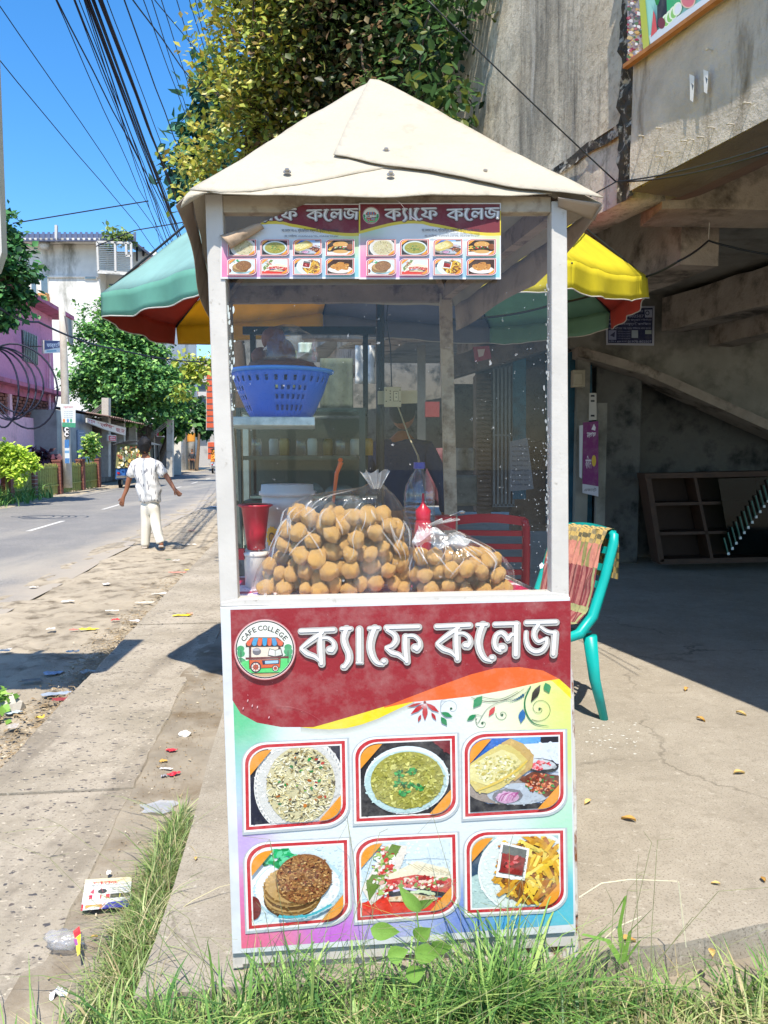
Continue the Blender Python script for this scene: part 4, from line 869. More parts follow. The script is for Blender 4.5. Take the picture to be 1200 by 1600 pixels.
def crown_pos(cl, clump=.0, k=0):
    W_ = [c[3] * c[4] * c[5] for c in cl]; tot = sum(W_)
    tw = []
    for c in cl:     # twigs: leaves gather in tufts on them
        for _ in range(max(6, int(k * (c[3] * c[4] * c[5]) / tot))):
            a = Vector((random.gauss(0, 1), random.gauss(0, 1), random.gauss(0, 1))).normalized(); r = random.random() ** .3
            tw.append((Vector(c[:3]) + Vector((a.x * c[3], a.y * c[4], a.z * c[5])) * r, a))
    def f(i):
        t_, a = random.choice(tw); q_ = Vector((random.gauss(0, clump), random.gauss(0, clump), random.gauss(0, clump * .7))); return t_ + q_, a
    return f, tw
M['bark'] = pm('bark', '#5a4a3a', .95, .2, 12, .6)
def tree(base, hgt, cl, n, size, cols, label, cat='tree', clump=.2, k=200, name='tree', trunk=.2, group=None, mat=None, limbs=10):
    t_ = thing(name, base, label, cat, group); f, tw = crown_pos(cl, clump, k)
    P_, Cc = leafmesh(n, f, size, cols); leafobj('crown', P_, Cc, mat or M['leafdull'], t_, kind='stuff')
    b = MB(); c0 = Vector(cl[0][:3]); b.tube([Vector(base), Vector(base).lerp(c0, .5) + Vector((.1, 0, 0)) * hgt * .1, c0], [trunk, trunk * .75, trunk * .4], 8)
    for tt, a in random.sample(tw, min(limbs, len(tw))): m_ = c0.lerp(tt, .5) + Vector((0, 0, -.05 * hgt)); b.tube([c0 + (Vector(base) - c0) * .2, m_, tt], [trunk * .35, trunk * .2, trunk * .05], 5)
    b.build('trunk', M['bark'], t_); return t_
def cc(px, py, Y, rp, ry=None, rz=None): p = at(px, py, Y); s = Y / 1200; return (p.x, p.y, p.z, rp * s, (ry or rp) * s, (rz or rp) * s)
def colset(*c): return lambda p: random.choice(c)
G1 = ['#4f8046', '#5f944c', '#6fa552', '#3a6238', '#7db058', '#345a34', '#98c46a']
tree(st(39, -9.8, -.2), 9, [cc(185, 560, 40, 62), cc(160, 520, 40, 42), cc(210, 600, 40, 70), cc(150, 610, 40, 40), cc(250, 620, 40, 38), cc(130, 590, 39, 28), cc(195, 500, 40, 40), cc(180, 480, 40, 22), cc(225, 545, 40, 35), cc(270, 590, 40, 22)], 30000, .24, colset(*G1), 'large dense green tree standing behind the tin-roofed shops', clump=.28, k=480, trunk=.35)
tree(st(44, -8.2, -.2), 7, [cc(275, 640, 44, 20, 20, 40), cc(262, 610, 44, 18), cc(284, 600, 44, 12)], 2600, .4, colset('#33552e', '#4a7a38', '#86b04a', '#2a4826'), 'narrow dark tree drooping beside the far utility pole', clump=.3, k=80)
tree(st(14, -9.9, -.2), 6, [cc(5, 400, 20, 34), cc(-30, 380, 20, 50), cc(18, 440, 20, 32), cc(30, 470, 20, 20), cc(-30, 470, 20, 50), cc(8, 352, 20, 22), cc(0, 490, 20, 20), cc(42, 420, 20, 10)], 5200, .2, colset('#2f5a34', '#3f7040', '#4f8a48', '#254a2c', '#6a9a55'), 'dark green tree reaching in from the left edge in front of the pink house', clump=.13, k=260, trunk=.14)
tree(st(24, -8.9, -.2), 1.2, [cc(22, 718, 20.5, 26, 20, 20), cc(-10, 720, 20.5, 26, 20, 20), cc(36, 726, 20.5, 15), cc(10, 710, 20.5, 20, 18, 15), cc(26, 744, 20.3, 12)], 4600, .12, colset('#bcd848', '#a4c43c', '#d0e660', '#86a834', '#c4dc54'), 'round yellow-green garden bush behind the bamboo fence', 'bush', clump=.07, k=160, name='garden_bush', trunk=.05)
tree(st(28, -8.9, -.2), 1, [cc(58, 722, 27, 10, 8, 12), cc(72, 724, 27, 9, 8, 10)], 420, .3, colset('#5a3a4a', '#6f4a56', '#4a3238', '#7a5a5e'), 'purple-leaved spiky garden plant against the pink wall', 'plant', clump=.16, k=40, name='purple_plant', trunk=.04)
tree(st(29, -8.8, -.2), 1.6, [cc(141, 695, 29, 9, 8, 14), cc(140, 710, 29, 7), cc(144, 685, 29, 6)], 560, .16, colset('#7fb04a', '#a8cc5a', '#4f8038', '#cfe08a'), 'young light green sapling at the end of the bamboo fence', 'tree', clump=.09, k=50, name='sapling', trunk=.03)
tree(st(60, -7.9, -.2), 4, [cc(312, 655, 62, 14, 14, 22), cc(300, 668, 62, 10), cc(322, 668, 62, 10)], 900, .5, colset('#2f5a3a', '#3f7048', '#5a8a50'), 'far green tree in front of the balconied block', clump=.3, k=60, trunk=.15)
tree(at(178, 385, 51), 2, [cc(182, 374, 51, 14, 8, 8), cc(176, 366, 51, 8), cc(196, 370, 51, 8)], 300, .35, colset('#7f9a50', '#9fae60', '#6a8444'), 'scruffy plant growing on the roof cage of the white block', 'plant', clump=.25, k=30, name='roof_plant', trunk=.05)
tree(at(300, 590, 36), 2, [cc(292, 566, 36, 12, 12, 10), cc(306, 575, 36, 12), cc(285, 615, 36, 8), cc(320, 570, 36, 14), cc(312, 590, 36, 10)], 520, .28, colset('#a8b440', '#8fa43a', '#c8c860', '#6f8a34'), 'sparse yellow-green branches hanging below the umbrella at the far pole', 'tree', clump=.2, k=40, name='branches', trunk=.05)
# weeds at the foot of the fence
def blades(n, area, hmin, hmax, cols, wd=.006, lean=.5, seg=3, base=None):
    V = []; Fc = []; Cc = []
    for i in range(n):
        p = Vector(area(i)); hh = random.uniform(hmin, hmax) * random.uniform(.6, 1); a = random.uniform(0, 6.283); l = random.uniform(.1, lean) * hh; d = Vector((math.cos(a), math.sin(a), 0)); sd_ = Vector((-d.y, d.x, 0)) * wd * random.choice([.45, .6, .8, 1, 1.3, 1.9])
        b0 = len(V); c = (*srgb(jit(h(random.choice(cols)), 12)), 1)
        for k in range(seg):
            u = k / seg; q_ = p + d * (l * u * u * 1.6) + Vector((0, 0, hh * (u - .35 * u * u * (l / hh)))); ww = (1 - u * .75); V += [q_ - sd_ * ww, q_ + sd_ * ww]
        V.append(p + d * l * 1.6 + Vector((0, 0, hh * (1 - .45 * (l / hh)))))
        for k in range(seg - 1): Fc.append([b0 + 2 * k, b0 + 2 * k + 1, b0 + 2 * k + 3, b0 + 2 * k + 2]); Cc += [c] * 4
        Fc.append([b0 + 2 * seg - 2, b0 + 2 * seg - 1, b0 + 2 * seg]); Cc += [c] * 3
    return V, Fc, Cc
def bladeobj(name, V, Fc, Cc, parent=None, **tg):
    me = bpy.data.meshes.new(name); me.from_pydata([tuple(v) for v in V], [], Fc); ca = me.color_attributes.new('Col', 'FLOAT_COLOR', 'CORNER'); ca.data.foreach_set('color', [x for c in Cc for x in c]); me.materials.append(M['grass']); me.update()
    o = bpy.data.objects.new(name, me); finish_object(o, parent); return tag(o, **tg)
GC = ['#7f9a4a', '#94ad55', '#6a8a3e', '#a9bb6a', '#5a7838', '#b8bc7c', '#c2b888']
bladeobj('roadside_weeds', *blades(3600, lambda i: st(random.uniform(15, 25.5), -8.5 + random.gauss(0, .28) * random.uniform(.6, 1.4), -.17), .25, .75, ['#6a9a4c', '#7aae58', '#558040', '#94bc68'], .02, .9), label=None, kind='stuff')
# bamboo fence with brick posts
fn = thing('bamboo_fence', st(24, -8.25, -.18), 'low bamboo fence between brick posts in front of the pink house', 'fence')
def fs_(px): return (lambda p: -p.x * math.sin(TH) + p.y * math.cos(TH))(onplane(px, 706, Vector(st(0, -8.25, 0)), PNn))
for px in (10, 48, 89, 125, 150):
    s = fs_(px); b = MB(); b.box(st(s, -8.25, .38), (.26, .26, 1.12), TH); b.box(st(s, -8.25, .97), (.3, .3, .06), TH); post = b.build('post', M['pole'] if px == 48 else M['brickred'], fn)
    for k in range(9):
        c_ = MB(); c_.box(st(s, -8.25, -.1 + k * .115), (.275, .275, .095), TH); c_.build('brick', M['brickred'], post)
s0, s1 = fs_(6), fs_(150); npk = 150; pkm = MB(); pkm.box((0, 0, 0), (.02, .045, 1.0)); pkme = pkm.mesh('slat', flat('bamboo', '#9a9a52', .8, var=.25, col2='#6f7a3c', f2=(.5, .7), s2=3))
for k in range(npk):
    s = s0 + (s1 - s0) * k / npk; o = bpy.data.objects.new('slat', pkme); COL.objects.link(o); o.parent = fn; o.matrix_parent_inverse = Matrix.Translation(-Vector(fn['_b'])); o.location = st(s, -8.22 + random.uniform(-.01, .01), .34 + random.uniform(-.03, .06)); o.rotation_euler = (random.uniform(-.03, .03), 0, TH)
for z in (.15, .75): b = MB(); b.bar(st(s0, -8.2, z), st(s1, -8.2, z), .03, .05); b.build('rail', M['bamboo'], fn)
# shops with tin roof
sh = thing('shop_row', st(38, -9, -.16), 'low row of shuttered shops under a rusty tin roof with a red lettered sign', 'shop')
TS = -8.75; SPn = PNn; SPl = Vector(st(0, TS, 0))
def sq(px, py, o=0.0): return onplane(px, py, SPl, SPn) + SPn * o
ssx = lambda px: (lambda p: -p.x * math.sin(TH) + p.y * math.cos(TH))(sq(px, 706))
def sbox(s0, s1, z0, z1, o0, o1, nm, mt, par=sh, **k):
    b = MB(); b.hexa([st(s0, TS + o1, z0), st(s1, TS + o1, z0), st(s1, TS + o1, z1), st(s0, TS + o1, z1)], [st(s0, TS + o0, z0), st(s1, TS + o0, z0), st(s1, TS + o0, z1), st(s0, TS + o0, z1)]); return b.build(nm, mt, par, **k)
a0, a1, a2 = ssx(90), ssx(145), ssx(268); ztop = sq(145, 650).z
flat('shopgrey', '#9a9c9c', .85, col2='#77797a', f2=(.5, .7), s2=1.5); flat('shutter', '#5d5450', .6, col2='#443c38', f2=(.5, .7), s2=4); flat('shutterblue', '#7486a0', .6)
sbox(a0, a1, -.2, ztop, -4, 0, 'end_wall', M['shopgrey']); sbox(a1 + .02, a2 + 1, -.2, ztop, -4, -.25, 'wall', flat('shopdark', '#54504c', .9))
sbox(ssx(120), ssx(131), .2, sq(125, 672).z, .01, .06, 'blue_shutter', M['shutterblue']); sbox(ssx(132), ssx(137), .2, sq(135, 680).z, .01, .05, 'green_strip', flat('mint', '#8fd0b0'))
pr = Print(lambda x, y, o: st(ssx(x), TS + .07 + o, at(x, y, 1).z * 0 + sq(x, y).z), step=1e-3)
for i in range(8): putext(pr, 'ফটোকপি কম্পোজ ছবি', 121.5, 675 + i * 5, 129.5, 677.5 + i * 5, '#e6ecf4', .01)
pr.build('shutter_lettering', sh, M['printd'])
px_ = [152, 159, 170, 181, 190, 199, 207, 216, 225, 236, 248]
for i in range(0, len(px_) - 1):
    s0, s1 = ssx(px_[i]), ssx(px_[i + 1]); o = sbox(s0 + .05, s1 - .05, -.1, sq(px_[i + 1], 676 + 1.2 * i).z, -.24, -.16, 'shutter', M['shutter'] if i != 0 else M['shutterblue'])
    for k in range(10): zz = .1 + k * .24; sbox(s0 + .08, s1 - .08, zz, zz + .05, -.158, -.14, 'rib', M['shutter'], o)
for px in (184, 203, 232): s = ssx(px); sbox(s - .16, s + .16, -.15, ztop - .15, .0, .35, 'post', M['pole'])
# tin roof, sheets one by one
for k in range(9):
    s0 = a1 - 1.2 + k * (a2 - a1 + 2) / 9; s1 = s0 + (a2 - a1 + 2) / 9 + .12; b = MB(); zj = ztop + .12 - .02 * (k % 2) + .06 * random.uniform(-1, 1)
    def rf(u, v): return st(s0 + (s1 - s0) * u, TS + 1.0 - 3.2 * v, zj - .25 + .55 * v + .03 * math.sin(u * 40) + .01 * k % .02)
    b.grid(rf, 24, 2); b.build('roof_sheet', pm('rusty_tin', '#8c7468', .7, .2, 3, .2, col2='#5f4438', f2=(.45, .65), s2=1.5) if k == 0 else M['tin'], sh, solid=.01)
    if k == 0: M['tin'] = sh.children[-1].data.materials[0] if False else bpy.data.materials['rusty_tin']
M['tin'] = bpy.data.materials['rusty_tin']
sg = thing('shop_sign', sq(150, 665, .5), 'long white shop sign with red Bengali lettering under the tin roof', 'sign')
q4 = [(119, 653), (183, 668), (182, 681), (150, 672), (119, 660)]
b = MB(); b.hexa([sq(x, y, .42) for x, y in q4], [sq(x, y, .36) for x, y in q4]); b.build('board', M['whitepaint'], sg)
pr = Print(lambda x, y, o: sq(x, y, .425 + o), step=1e-3); pr.add([(119.5, 654), (182.5, 668.7), (181.5, 680), (150, 671.3), (119.5, 659.5)], '#eee4de')
m3 = lambda x, y: (x, y + (x - 119) * .235); putext(pr, 'মহল', 120, 654.6, 132, 660.5, '#b03a44', .02, mp=m3); putext(pr, 'কম্পিউটার', 136, 654.2, 163, 662, '#b0202c', .04, mp=m3); putext(pr, 'জোন', 166, 655, 180, 663.5, '#b4303c', .02, mp=m3); pr.build('sign_print', sg, M['printd'])
rs = thing('small_sign', sq(153, 685, .6), 'small red signboard with white lettering hung below the long shop sign', 'sign'); q4 = [(146, 679), (160, 680), (160, 690), (146, 689)]
b = MB(); b.hexa([sq(x, y, .6) for x, y in q4], [sq(x, y, .54) for x, y in q4]); b.build('board', M['whitepaint'], rs)
pr = Print(lambda x, y, o: sq(x, y, .605 + o), step=1e-3); pr.add([(147, 680.5), (159.3, 681.3), (159.3, 689), (147, 688.3)], '#c02c40'); putext(pr, 'বিকাশ', 149, 682, 157.5, 685, '#f0e0e0', .02); pr.add([(149, 686), (158, 686.5), (158, 687.3), (149, 686.8)], '#eedddd'); pr.build('sign_print', rs, M['printd'])
for i, (x, y, c) in enumerate(((227, 676, 0), (242, 680, 0), (255, 683, 1))):
    hb = thing('hanging_sign', sq(x, y, .9), ['red and white shop banner nearest the walking man under the tin roof', 'middle red and white shop banner under the tin roof', 'farthest and smallest red and white shop banner under the tin roof'][i], 'sign', 'red shop banners')
    w_ = (8, 6.5, 4.5)[i]; pr = Print(lambda X, Y, o: sq(X, Y, .9 + o), step=1e-3); pr.add([(x - w_, y - 5), (x + w_, y - 5), (x + w_, y + 7), (x - w_, y + 6)], '#e6e0e0'); pr.add([(x - w_, y - 1), (x + w_ * .4, y - 3), (x + w_ * .5, y + 5), (x - w_, y + 5)], '#cc2c54'); pr.build('banner_print', hb, M['printd'])
    b = MB(); b.hexa([sq(x - w_, y - 5, .895), sq(x + w_, y - 5, .895), sq(x + w_, y + 7, .895), sq(x - w_, y + 6, .895)], [sq(x - w_, y - 5, .85), sq(x + w_, y - 5, .85), sq(x + w_, y + 7, .85), sq(x - w_, y + 6, .85)]); b.build('board', M['whitepaint'], hb)
# poles with sign and stickers
pl = thing('utility_pole', at(106, 762, 26.4), 'grey concrete utility pole with poster, CC sticker and blue bands before the shops', 'utility pole')
PX = lambda px, py, o=0: at(px, py, 26.4 - o)
b = MB(); b.tube([PX(106, 762), PX(104, 700), PX(100, 560), PX(96.5, 476)], [.15, .145, .12, .10], 12); b.build('shaft', M['pole'], pl, smooth=True)
pr = Print(lambda x, y, o: PX(x, y, .22 + o), step=1e-3); q = [(94, 631), (118, 632), (118, 668), (97, 667)]; pr.add(q, '#d9e4e6'); pr.add([(97, 660), (118, 661), (118, 668), (97, 667)], '#3f9a78'); putext(pr, 'ভর্তি চলছে', 99, 634, 115, 639, '#d05a68', .01)
for i in range(4): putext(pr, 'কোচিং সেন্টার', 100, 642 + i * 3.2, 114, 644 + i * 3.2, '#8a98a8', .005)
for x, c in ((100, '#e08a4a'), (106, '#5a9ad0'), (111, '#4aa080')): pr.add(ell(x, 657, 1.8, 3, 10), c)
pr.add([(100, 668), (108, 668), (108, 683), (100.5, 683)], '#20242c')
for y in (671, 678.5): pr.add(ell(104.2, y, 3.6, 3.8, 18), '#eef0f2'); pr.add(ell(104.6, y, 1.9, 2.1, 14), '#20242c'); pr.add([(105, y - 1.2), (108, y - 1.2), (108, y + 1.2), (105, y + 1.2)], '#20242c')
pr.add([(101, 687), (108, 687), (108, 700), (101, 700)], '#3a78b8'); pr.add([(101, 700), (108.5, 700), (109, 724), (101.5, 724)], '#cfdbe4'); pr.add([(101, 704), (108, 704), (108, 708), (101, 708)], '#6aa0cc'); pr.add([(101.5, 716), (108.5, 716), (108.5, 724), (101.5, 724)], '#4a80b8'); pr.build('stickers', pl, M['printd'])
b = MB(); b.hexa([PX(94, 631, .21), PX(118, 632, .21), PX(118, 668, .21), PX(97, 667, .21)], [PX(94, 631, .17), PX(118, 632, .17), PX(118, 668, .17), PX(97, 667, .17)]); b.build('poster_board', M['whitepaint'], pl)
b = MB(); b.grid(lambda u, v: PX(100 + 14 * u + 6 * v * (1 - u), 493 + 40 * v + 8 * u, .2 + .2 * math.sin(u * 5)), 6, 6); b.build('torn_banner', flat('greycloth', '#8a908c', .9), pl)
fp = thing('utility_pole', st(60, -7.9, -.2), 'far grey utility pole with orange patch beside the balconied block', 'utility pole')
b = MB(); P2 = lambda px, py: at(px, py, 60); b.tube([P2(300, 735), P2(299, 680), P2(297, 620), P2(295, 566)], [.3, .28, .22, .18], 10); b.build('shaft', M['pole'], fp, smooth=True)
b = MB(); b.lathe(P2(298.8, 688) , [(.30, -.1), (.31, 0), (.30, .55)], 10); b.build('orange_patch', flat('orange2', '#d8943a', .8), fp)
b = MB(); b.bar(P2(286, 575), P2(306, 578), .12); b.bar(P2(288, 588), P2(305, 590), .1); b.build('cross_arm', M['darksteel'], fp)
for x, y in ((266, 650), (166, 622)):
    t_ = thing('utility_pole', at(x, 700, 40 if x > 200 else 34), 'short white concrete post with stay wires %s' % ('by the far end of the tin roof' if x > 200 else 'above the middle of the tin roof'), 'post'); Yq = 40 if x > 200 else 34
    b = MB(); b.bar(at(x, y, Yq), at(x, 745, Yq), .3, .3); b.build('shaft', M['pole'], t_)
    for k in range(3): b = MB(); b.tube([at(x, y + 4 + 3 * k, Yq), at(x - 30, y + 28 + 3 * k, Yq)], .03, 5); b.build('stay_wire', M['steel'], t_)
gw = MB(); gw.hexa([at(268, 657, 47), at(283, 657, 47), at(283, 742, 47), at(268, 742, 47)], [at(268, 657, 48), at(283, 657, 48), at(283, 742, 48), at(268, 742, 48)]); gw.build('gate_wall', M['whitewall'], None, label='white rendered gate wall past the end of the shop row', cat='wall')
# far buildings
fb = thing('balcony_block', at(312, 730, 80), 'far white block with red-edged balconies behind the utility pole', 'building')
def B3(px, py, o=0): return at(px, py, 80 + o)
b = MB(); b.hexa([B3(300, 560), B3(340, 560), B3(340, 735), B3(300, 735)], [B3(300, 560, 6), B3(340, 560, 6), B3(340, 735, 6), B3(300, 735, 6)]); b.build('wall', flat('fargrey', '#a8a49e', .9, col2='#7f7b76', f2=(.5, .7), s2=.6), fb)
for k, y in enumerate((612, 634, 655, 590)):
    b = MB(); b.hexa([B3(302, y, -1.2), B3(324, y, -1.2), B3(324, y + 7, -1.2), B3(302, y + 7, -1.2)], [B3(302, y), B3(324, y), B3(324, y + 7), B3(302, y + 7)]); o = b.build('balcony', M['whitepaint'], fb)
    b = MB(); b.hexa([B3(302, y, -1.3), B3(309, y, -1.3), B3(309, y + 4, -1.3), B3(302, y + 4, -1.3)], [B3(302, y, -1.21), B3(309, y, -1.21), B3(309, y + 4, -1.21), B3(302, y + 4, -1.21)]); b.build('red_panel', flat('farred', '#c0483a') if k == 0 else M['farred'], o)
    b = MB(); b.hexa([B3(304, y + 9, -.1), B3(323, y + 9, -.1), B3(323, y + 18, -.1), B3(304, y + 18, -.1)], [B3(304, y + 9, -.02), B3(323, y + 9, -.02), B3(323, y + 18, -.02), B3(304, y + 18, -.02)]); b.build('window', M['bluepane'], fb)
ob = thing('brick_building', at(330, 735, 58), 'orange brick building with white joints seen just left of the cart post', 'building')
flat('orangebrick', '#c4593a', .9)
for y0, y1, x0 in ((565, 672, 322), (690, 718, 324)):
    b = MB(); b.hexa([at(x0, y0, 58), at(352, y0, 58), at(352, y1, 58), at(x0, y1, 58)], [at(x0, y0, 62), at(352, y0, 62), at(352, y1, 62), at(x0, y1, 62)]); b.build('wall', M['whitepaint'], ob)
    yy = y0
    while yy < y1 - 6:
        b = MB(); b.hexa([at(x0 + .8, yy + 1, 57.85), at(352, yy + 1, 57.85), at(352, yy + 8, 57.85), at(x0 + .8, yy + 8, 57.85)], [at(x0 + .8, yy + 1, 57.99), at(352, yy + 1, 57.99), at(352, yy + 8, 57.99), at(x0 + .8, yy + 8, 57.99)]); b.build('brick_panel', M['orangebrick'], ob); yy += 9.5
b = MB(); b.hexa([at(240, 690, 95), at(345, 690, 95), at(345, 738, 95), at(240, 738, 95)], [at(240, 690, 97), at(345, 690, 97), at(345, 738, 97), at(240, 738, 97)]); b.build('far_wall', M['fargrey'], None, label='grey wall closing the far end of the street', cat='wall')
# vehicles
def wheel(par, c, r, ax=Vector((1, 0, 0)), w_=.1):
    b = MB(); c = Vector(c); b.tube([c - ax * w_ / 2, c + ax * w_ / 2], r, 16); o = b.build('wheel', flat('tyre', '#1a1a1c', .9) if 'tyre' not in M else M['tyre'], par); b = MB(); b.tube([c - ax * (w_ / 2 + .01), c + ax * (w_ / 2 + .01)], r * .5, 12); b.build('rim', M['steel'], o)
Xs = Vector((math.cos(TH), math.sin(TH), 0))
def rick(s, t, label, bodyc, pats, wf=1.15, hgt=1.75):
    base = st(s, t, -.17); r = thing('auto_rickshaw', base, label, 'auto rickshaw'); L_ = lambda x, y, z: base + Xs * x + Vector((-math.sin(TH), math.cos(TH), 0)) * y + Vector((0, 0, z))
    hw = wf / 2; mb_ = flat('rb' + str(int(s)), bodyc, .4)
    b = MB(); b.hexa([L_(-hw, 0, .35), L_(hw, 0, .35), L_(hw * .95, 0, .8), L_(-hw * .95, 0, .8)], [L_(-hw, 1.9, .35), L_(hw, 1.9, .35), L_(hw * .8, 1.9, .85), L_(-hw * .8, 1.9, .85)]); b.build('body', mb_, r, bevel=.02)
    b = MB(); b.hexa([L_(-hw * .95, -.03, .8), L_(hw * .95, -.03, .8), L_(hw * .85, .05, hgt - .12), L_(-hw * .85, .05, hgt - .12)], [L_(-hw * .95, .03, .8), L_(hw * .95, .03, .8), L_(hw * .85, .1, hgt - .12), L_(-hw * .85, .1, hgt - .12)]); bp_ = b.build('back_panel', flat('rp' + str(int(s)), pats[0], .6), r)
    pr = Print(lambda x, y, o: L_(x * hw * .9, -.04 - o + y * .07, .8 + y * (hgt - .95)), step=1e-3)
    for i in range(140): x, y = random.uniform(-.88, .88), random.uniform(.03, .93); pr.add(ell(x, y, random.uniform(.04, .12), random.uniform(.03, .09), 6, 0, .3), jit(h(random.choice(pats)), 16))
    pr.build('painted_flowers', bp_, M['printd'], kind='stuff')
    b = MB(); b.grid(lambda u, v: L_((u - .5) * wf * 1.02, -.15 + v * 2.2, hgt - .12 + .16 * math.sin(u * math.pi)), 8, 3); b.build('roof', flat('rr' + str(int(s)), '#4a4e50', .6), r, solid=.02)
    for x in (-hw * .9, hw * .9):
        b = MB(); b.bar(L_(x, 1.9, .8), L_(x * .95, 1.9, hgt - .1), .05); b.bar(L_(x, .8, .8), L_(x * .97, .8, hgt - .1), .05); b.build('roof_post', M['darksteel'], r); wheel(r, L_(x * .9, .3, .22), .22, Xs)
    wheel(r, L_(0, 2.2, .22), .22, Xs); b = MB(); b.box(L_(0, -.06, .45), (wf * .9, .08, .1), TH); b.build('bumper', M['steel'], r)
    for x in (-hw * .8, hw * .8): b = MB(); b.box(L_(x, -.02, .6), (.1, .05, .08), TH); b.build('tail_light', flat('tail', '#b02020', .3) if 'tail' not in M else M['tail'], r)
    b = MB(); b.bar(L_(0, 2.15, .25), L_(0, 1.85, 1.1), .05); b.bar(L_(-.3, 1.85, 1.1), L_(.3, 1.85, 1.1), .03); b.build('handlebar', M['darksteel'], r)
    return r, L_
rick(31.5, -6.6, 'battery rickshaw with floral painted back and blue tail parked by the shops', '#2f5f9f', ['#7a7a50', '#c8a850', '#5a6a3c', '#e0d090', '#8a4a30', '#d8d8c0'], 1.45, 1.85)
rick(52, -5.3, 'orange patterned rickshaw driving away beside the cart post', '#b8bcc0', ['#d88a2a', '#f0a83a', '#b85a20', '#e8c060'], 1.3, 1.7)
# ---- cables over the street
cb = [((0, 8), (300, 430), 0), ((0, 92), (300, 445), 0), ((88, 0), (268, 395), 0), ((90, 0), (300, 400), 1), ((116, 0), (275, 400), 0), ((124, 0), (284, 400), 0), ((132, 0), (262, 402), 0), ((136, 0), (292, 402), 1), ((140, 0), (296, 400), 2), ((145, 0), (298, 402), 2), ((158, 0), (305, 380), 2), ((160, 0), (308, 385), 2), ((168, 0), (312, 370), 0), ((195, 0), (318, 330), 1), ((210, 0), (420, 270), 1), ((225, 0), (340, 300), 0), ((238, 0), (330, 280), 0), ((245, 0), (455, 240), 0), ((253, 0), (330, 235), 0), ((277, 0), (350, 230), 0), ((297, 0), (360, 200), 0), ((306, 0), (350, 160), 0), ((312, 0), (370, 180), 0), ((155, 0), (300, 360), 2), ((138, 0), (280, 365), 1), ((118, 0), (278, 390), 1), ((148, 0), (290, 380), 1), ((134, 0), (272, 395), 1)]
CBL = {0: 'leftmost black overhead cable, leaving the picture at its top left corner', 1: 'lower left black overhead cable, starting from the left edge below the corner', 12: 'first single cable right of the dense overhead bundle', 13: 'thick single cable right of the dense overhead bundle', 14: 'overhead cable slanting across others down behind the cart roof', 17: 'overhead cable slanting from the top into the yellow-green creeper', 19: 'thin overhead cable just left of the creeper leaves', 20: 'thin overhead cable touching the creeper leaves', 22: 'rightmost thin overhead cable beside the creeper'}
for i, ((x0, y0), (x1, y1), th) in enumerate(cb):
    dx, dy = x1 - x0, y1 - y0; k0 = 60 / math.hypot(dx, dy); k1 = 1.25 if x1 > 320 else 1.35
    a = at(x0 - dx * k0, y0 - dy * k0, 8.0); e = at(x0 + dx * k1, y0 + dy * k1, 34); m1 = [a.lerp(e, u) - Vector((0, 0, (.1 + .12 * random.random()) * 4 * u * (1 - u))) for u in [j / 26 for j in range(27)]]
    b = MB(); b.tube(m1, [.008, .012, .016][th] * .75, 5); b.build('overhead_cable', M['cablemat'] if 'cablemat' in M else flat('cablemat', '#10142a', .6), None, smooth=True, label=CBL[i] if i in CBL else 'black cable in the dense middle bundle strung overhead along the street', cat='cable', group='overhead street cables')
wire('cable', [at(20, 349, 40), at(232, 314, 40)], .03, 'level cable crossing the sky from the dark tree to the bundle', M['cablemat'])
wire('cable', [at(150, 385, 42), at(210, 360, 42), at(330, 340, 42)], .028, 'level cable above the roof cage of the white block', M['cablemat'])
wire('cable', [at(-5, 478, 19), at(60, 503, 22), at(180, 545, 30), at(325, 566, 36)], .03, 'dark sagging cable passing in front of the pink house and the big tree', M['cablemat'], sag=.12)
b = MB()
for k in range(5):
    c = at([20, 8, 4, -2, 36][k], [595, 600, 598, 606, 604][k], 15.5); rx = [.55, .42, .6, .35, .62][k]; b.tube([c + Vector((rx * 1.1 * math.cos(a), .1 * math.sin(a * 2), (.62 + .05 * k) * math.sin(a) - .18 * math.cos(a))) for a in [j * 6.283 / 30 for j in range(31)]], .019, 5)
b.build('cable_coil', M['cablemat'], None, smooth=True, label='loose coil of black cable hanging at the left edge before the pink house', cat='cable coil')
# white hanging signboard just inside the left edge
b = MB(); c0 = Vector((-1.735, 3.45, 0)); z0 = at(0, 440, 3.45).z
prf = [(0, z0 + .12), (.03, z0 + .04), (.10, z0)] 
sx_ = at(4.5, 300, 3.45).x
b.hexa([Vector((sx_ - x, 3.42, z)) for x, z in prf] + [Vector((sx_ - 1.45, 3.42, z0)), Vector((sx_ - 1.45, 3.42, z0 + 1.5)), Vector((sx_, 3.42, z0 + 1.5))], [Vector((sx_ - x, 3.47, z)) for x, z in prf] + [Vector((sx_ - 1.45, 3.47, z0)), Vector((sx_ - 1.45, 3.47, z0 + 1.5)), Vector((sx_, 3.47, z0 + 1.5))])
hs = thing('pole_sign', (sx_ - .8, 3.45, -.1), 'white rounded signboard on a pole cut off by the left edge of the picture', 'sign'); b.build('board', M['whitepaint'], hs)
b = MB(); b.tube([Vector((sx_ - .8, 3.5, -.15)), Vector((sx_ - .8, 3.5, z0 + 1.6))], .03, 10); b.build('pole', M['steel'], hs)
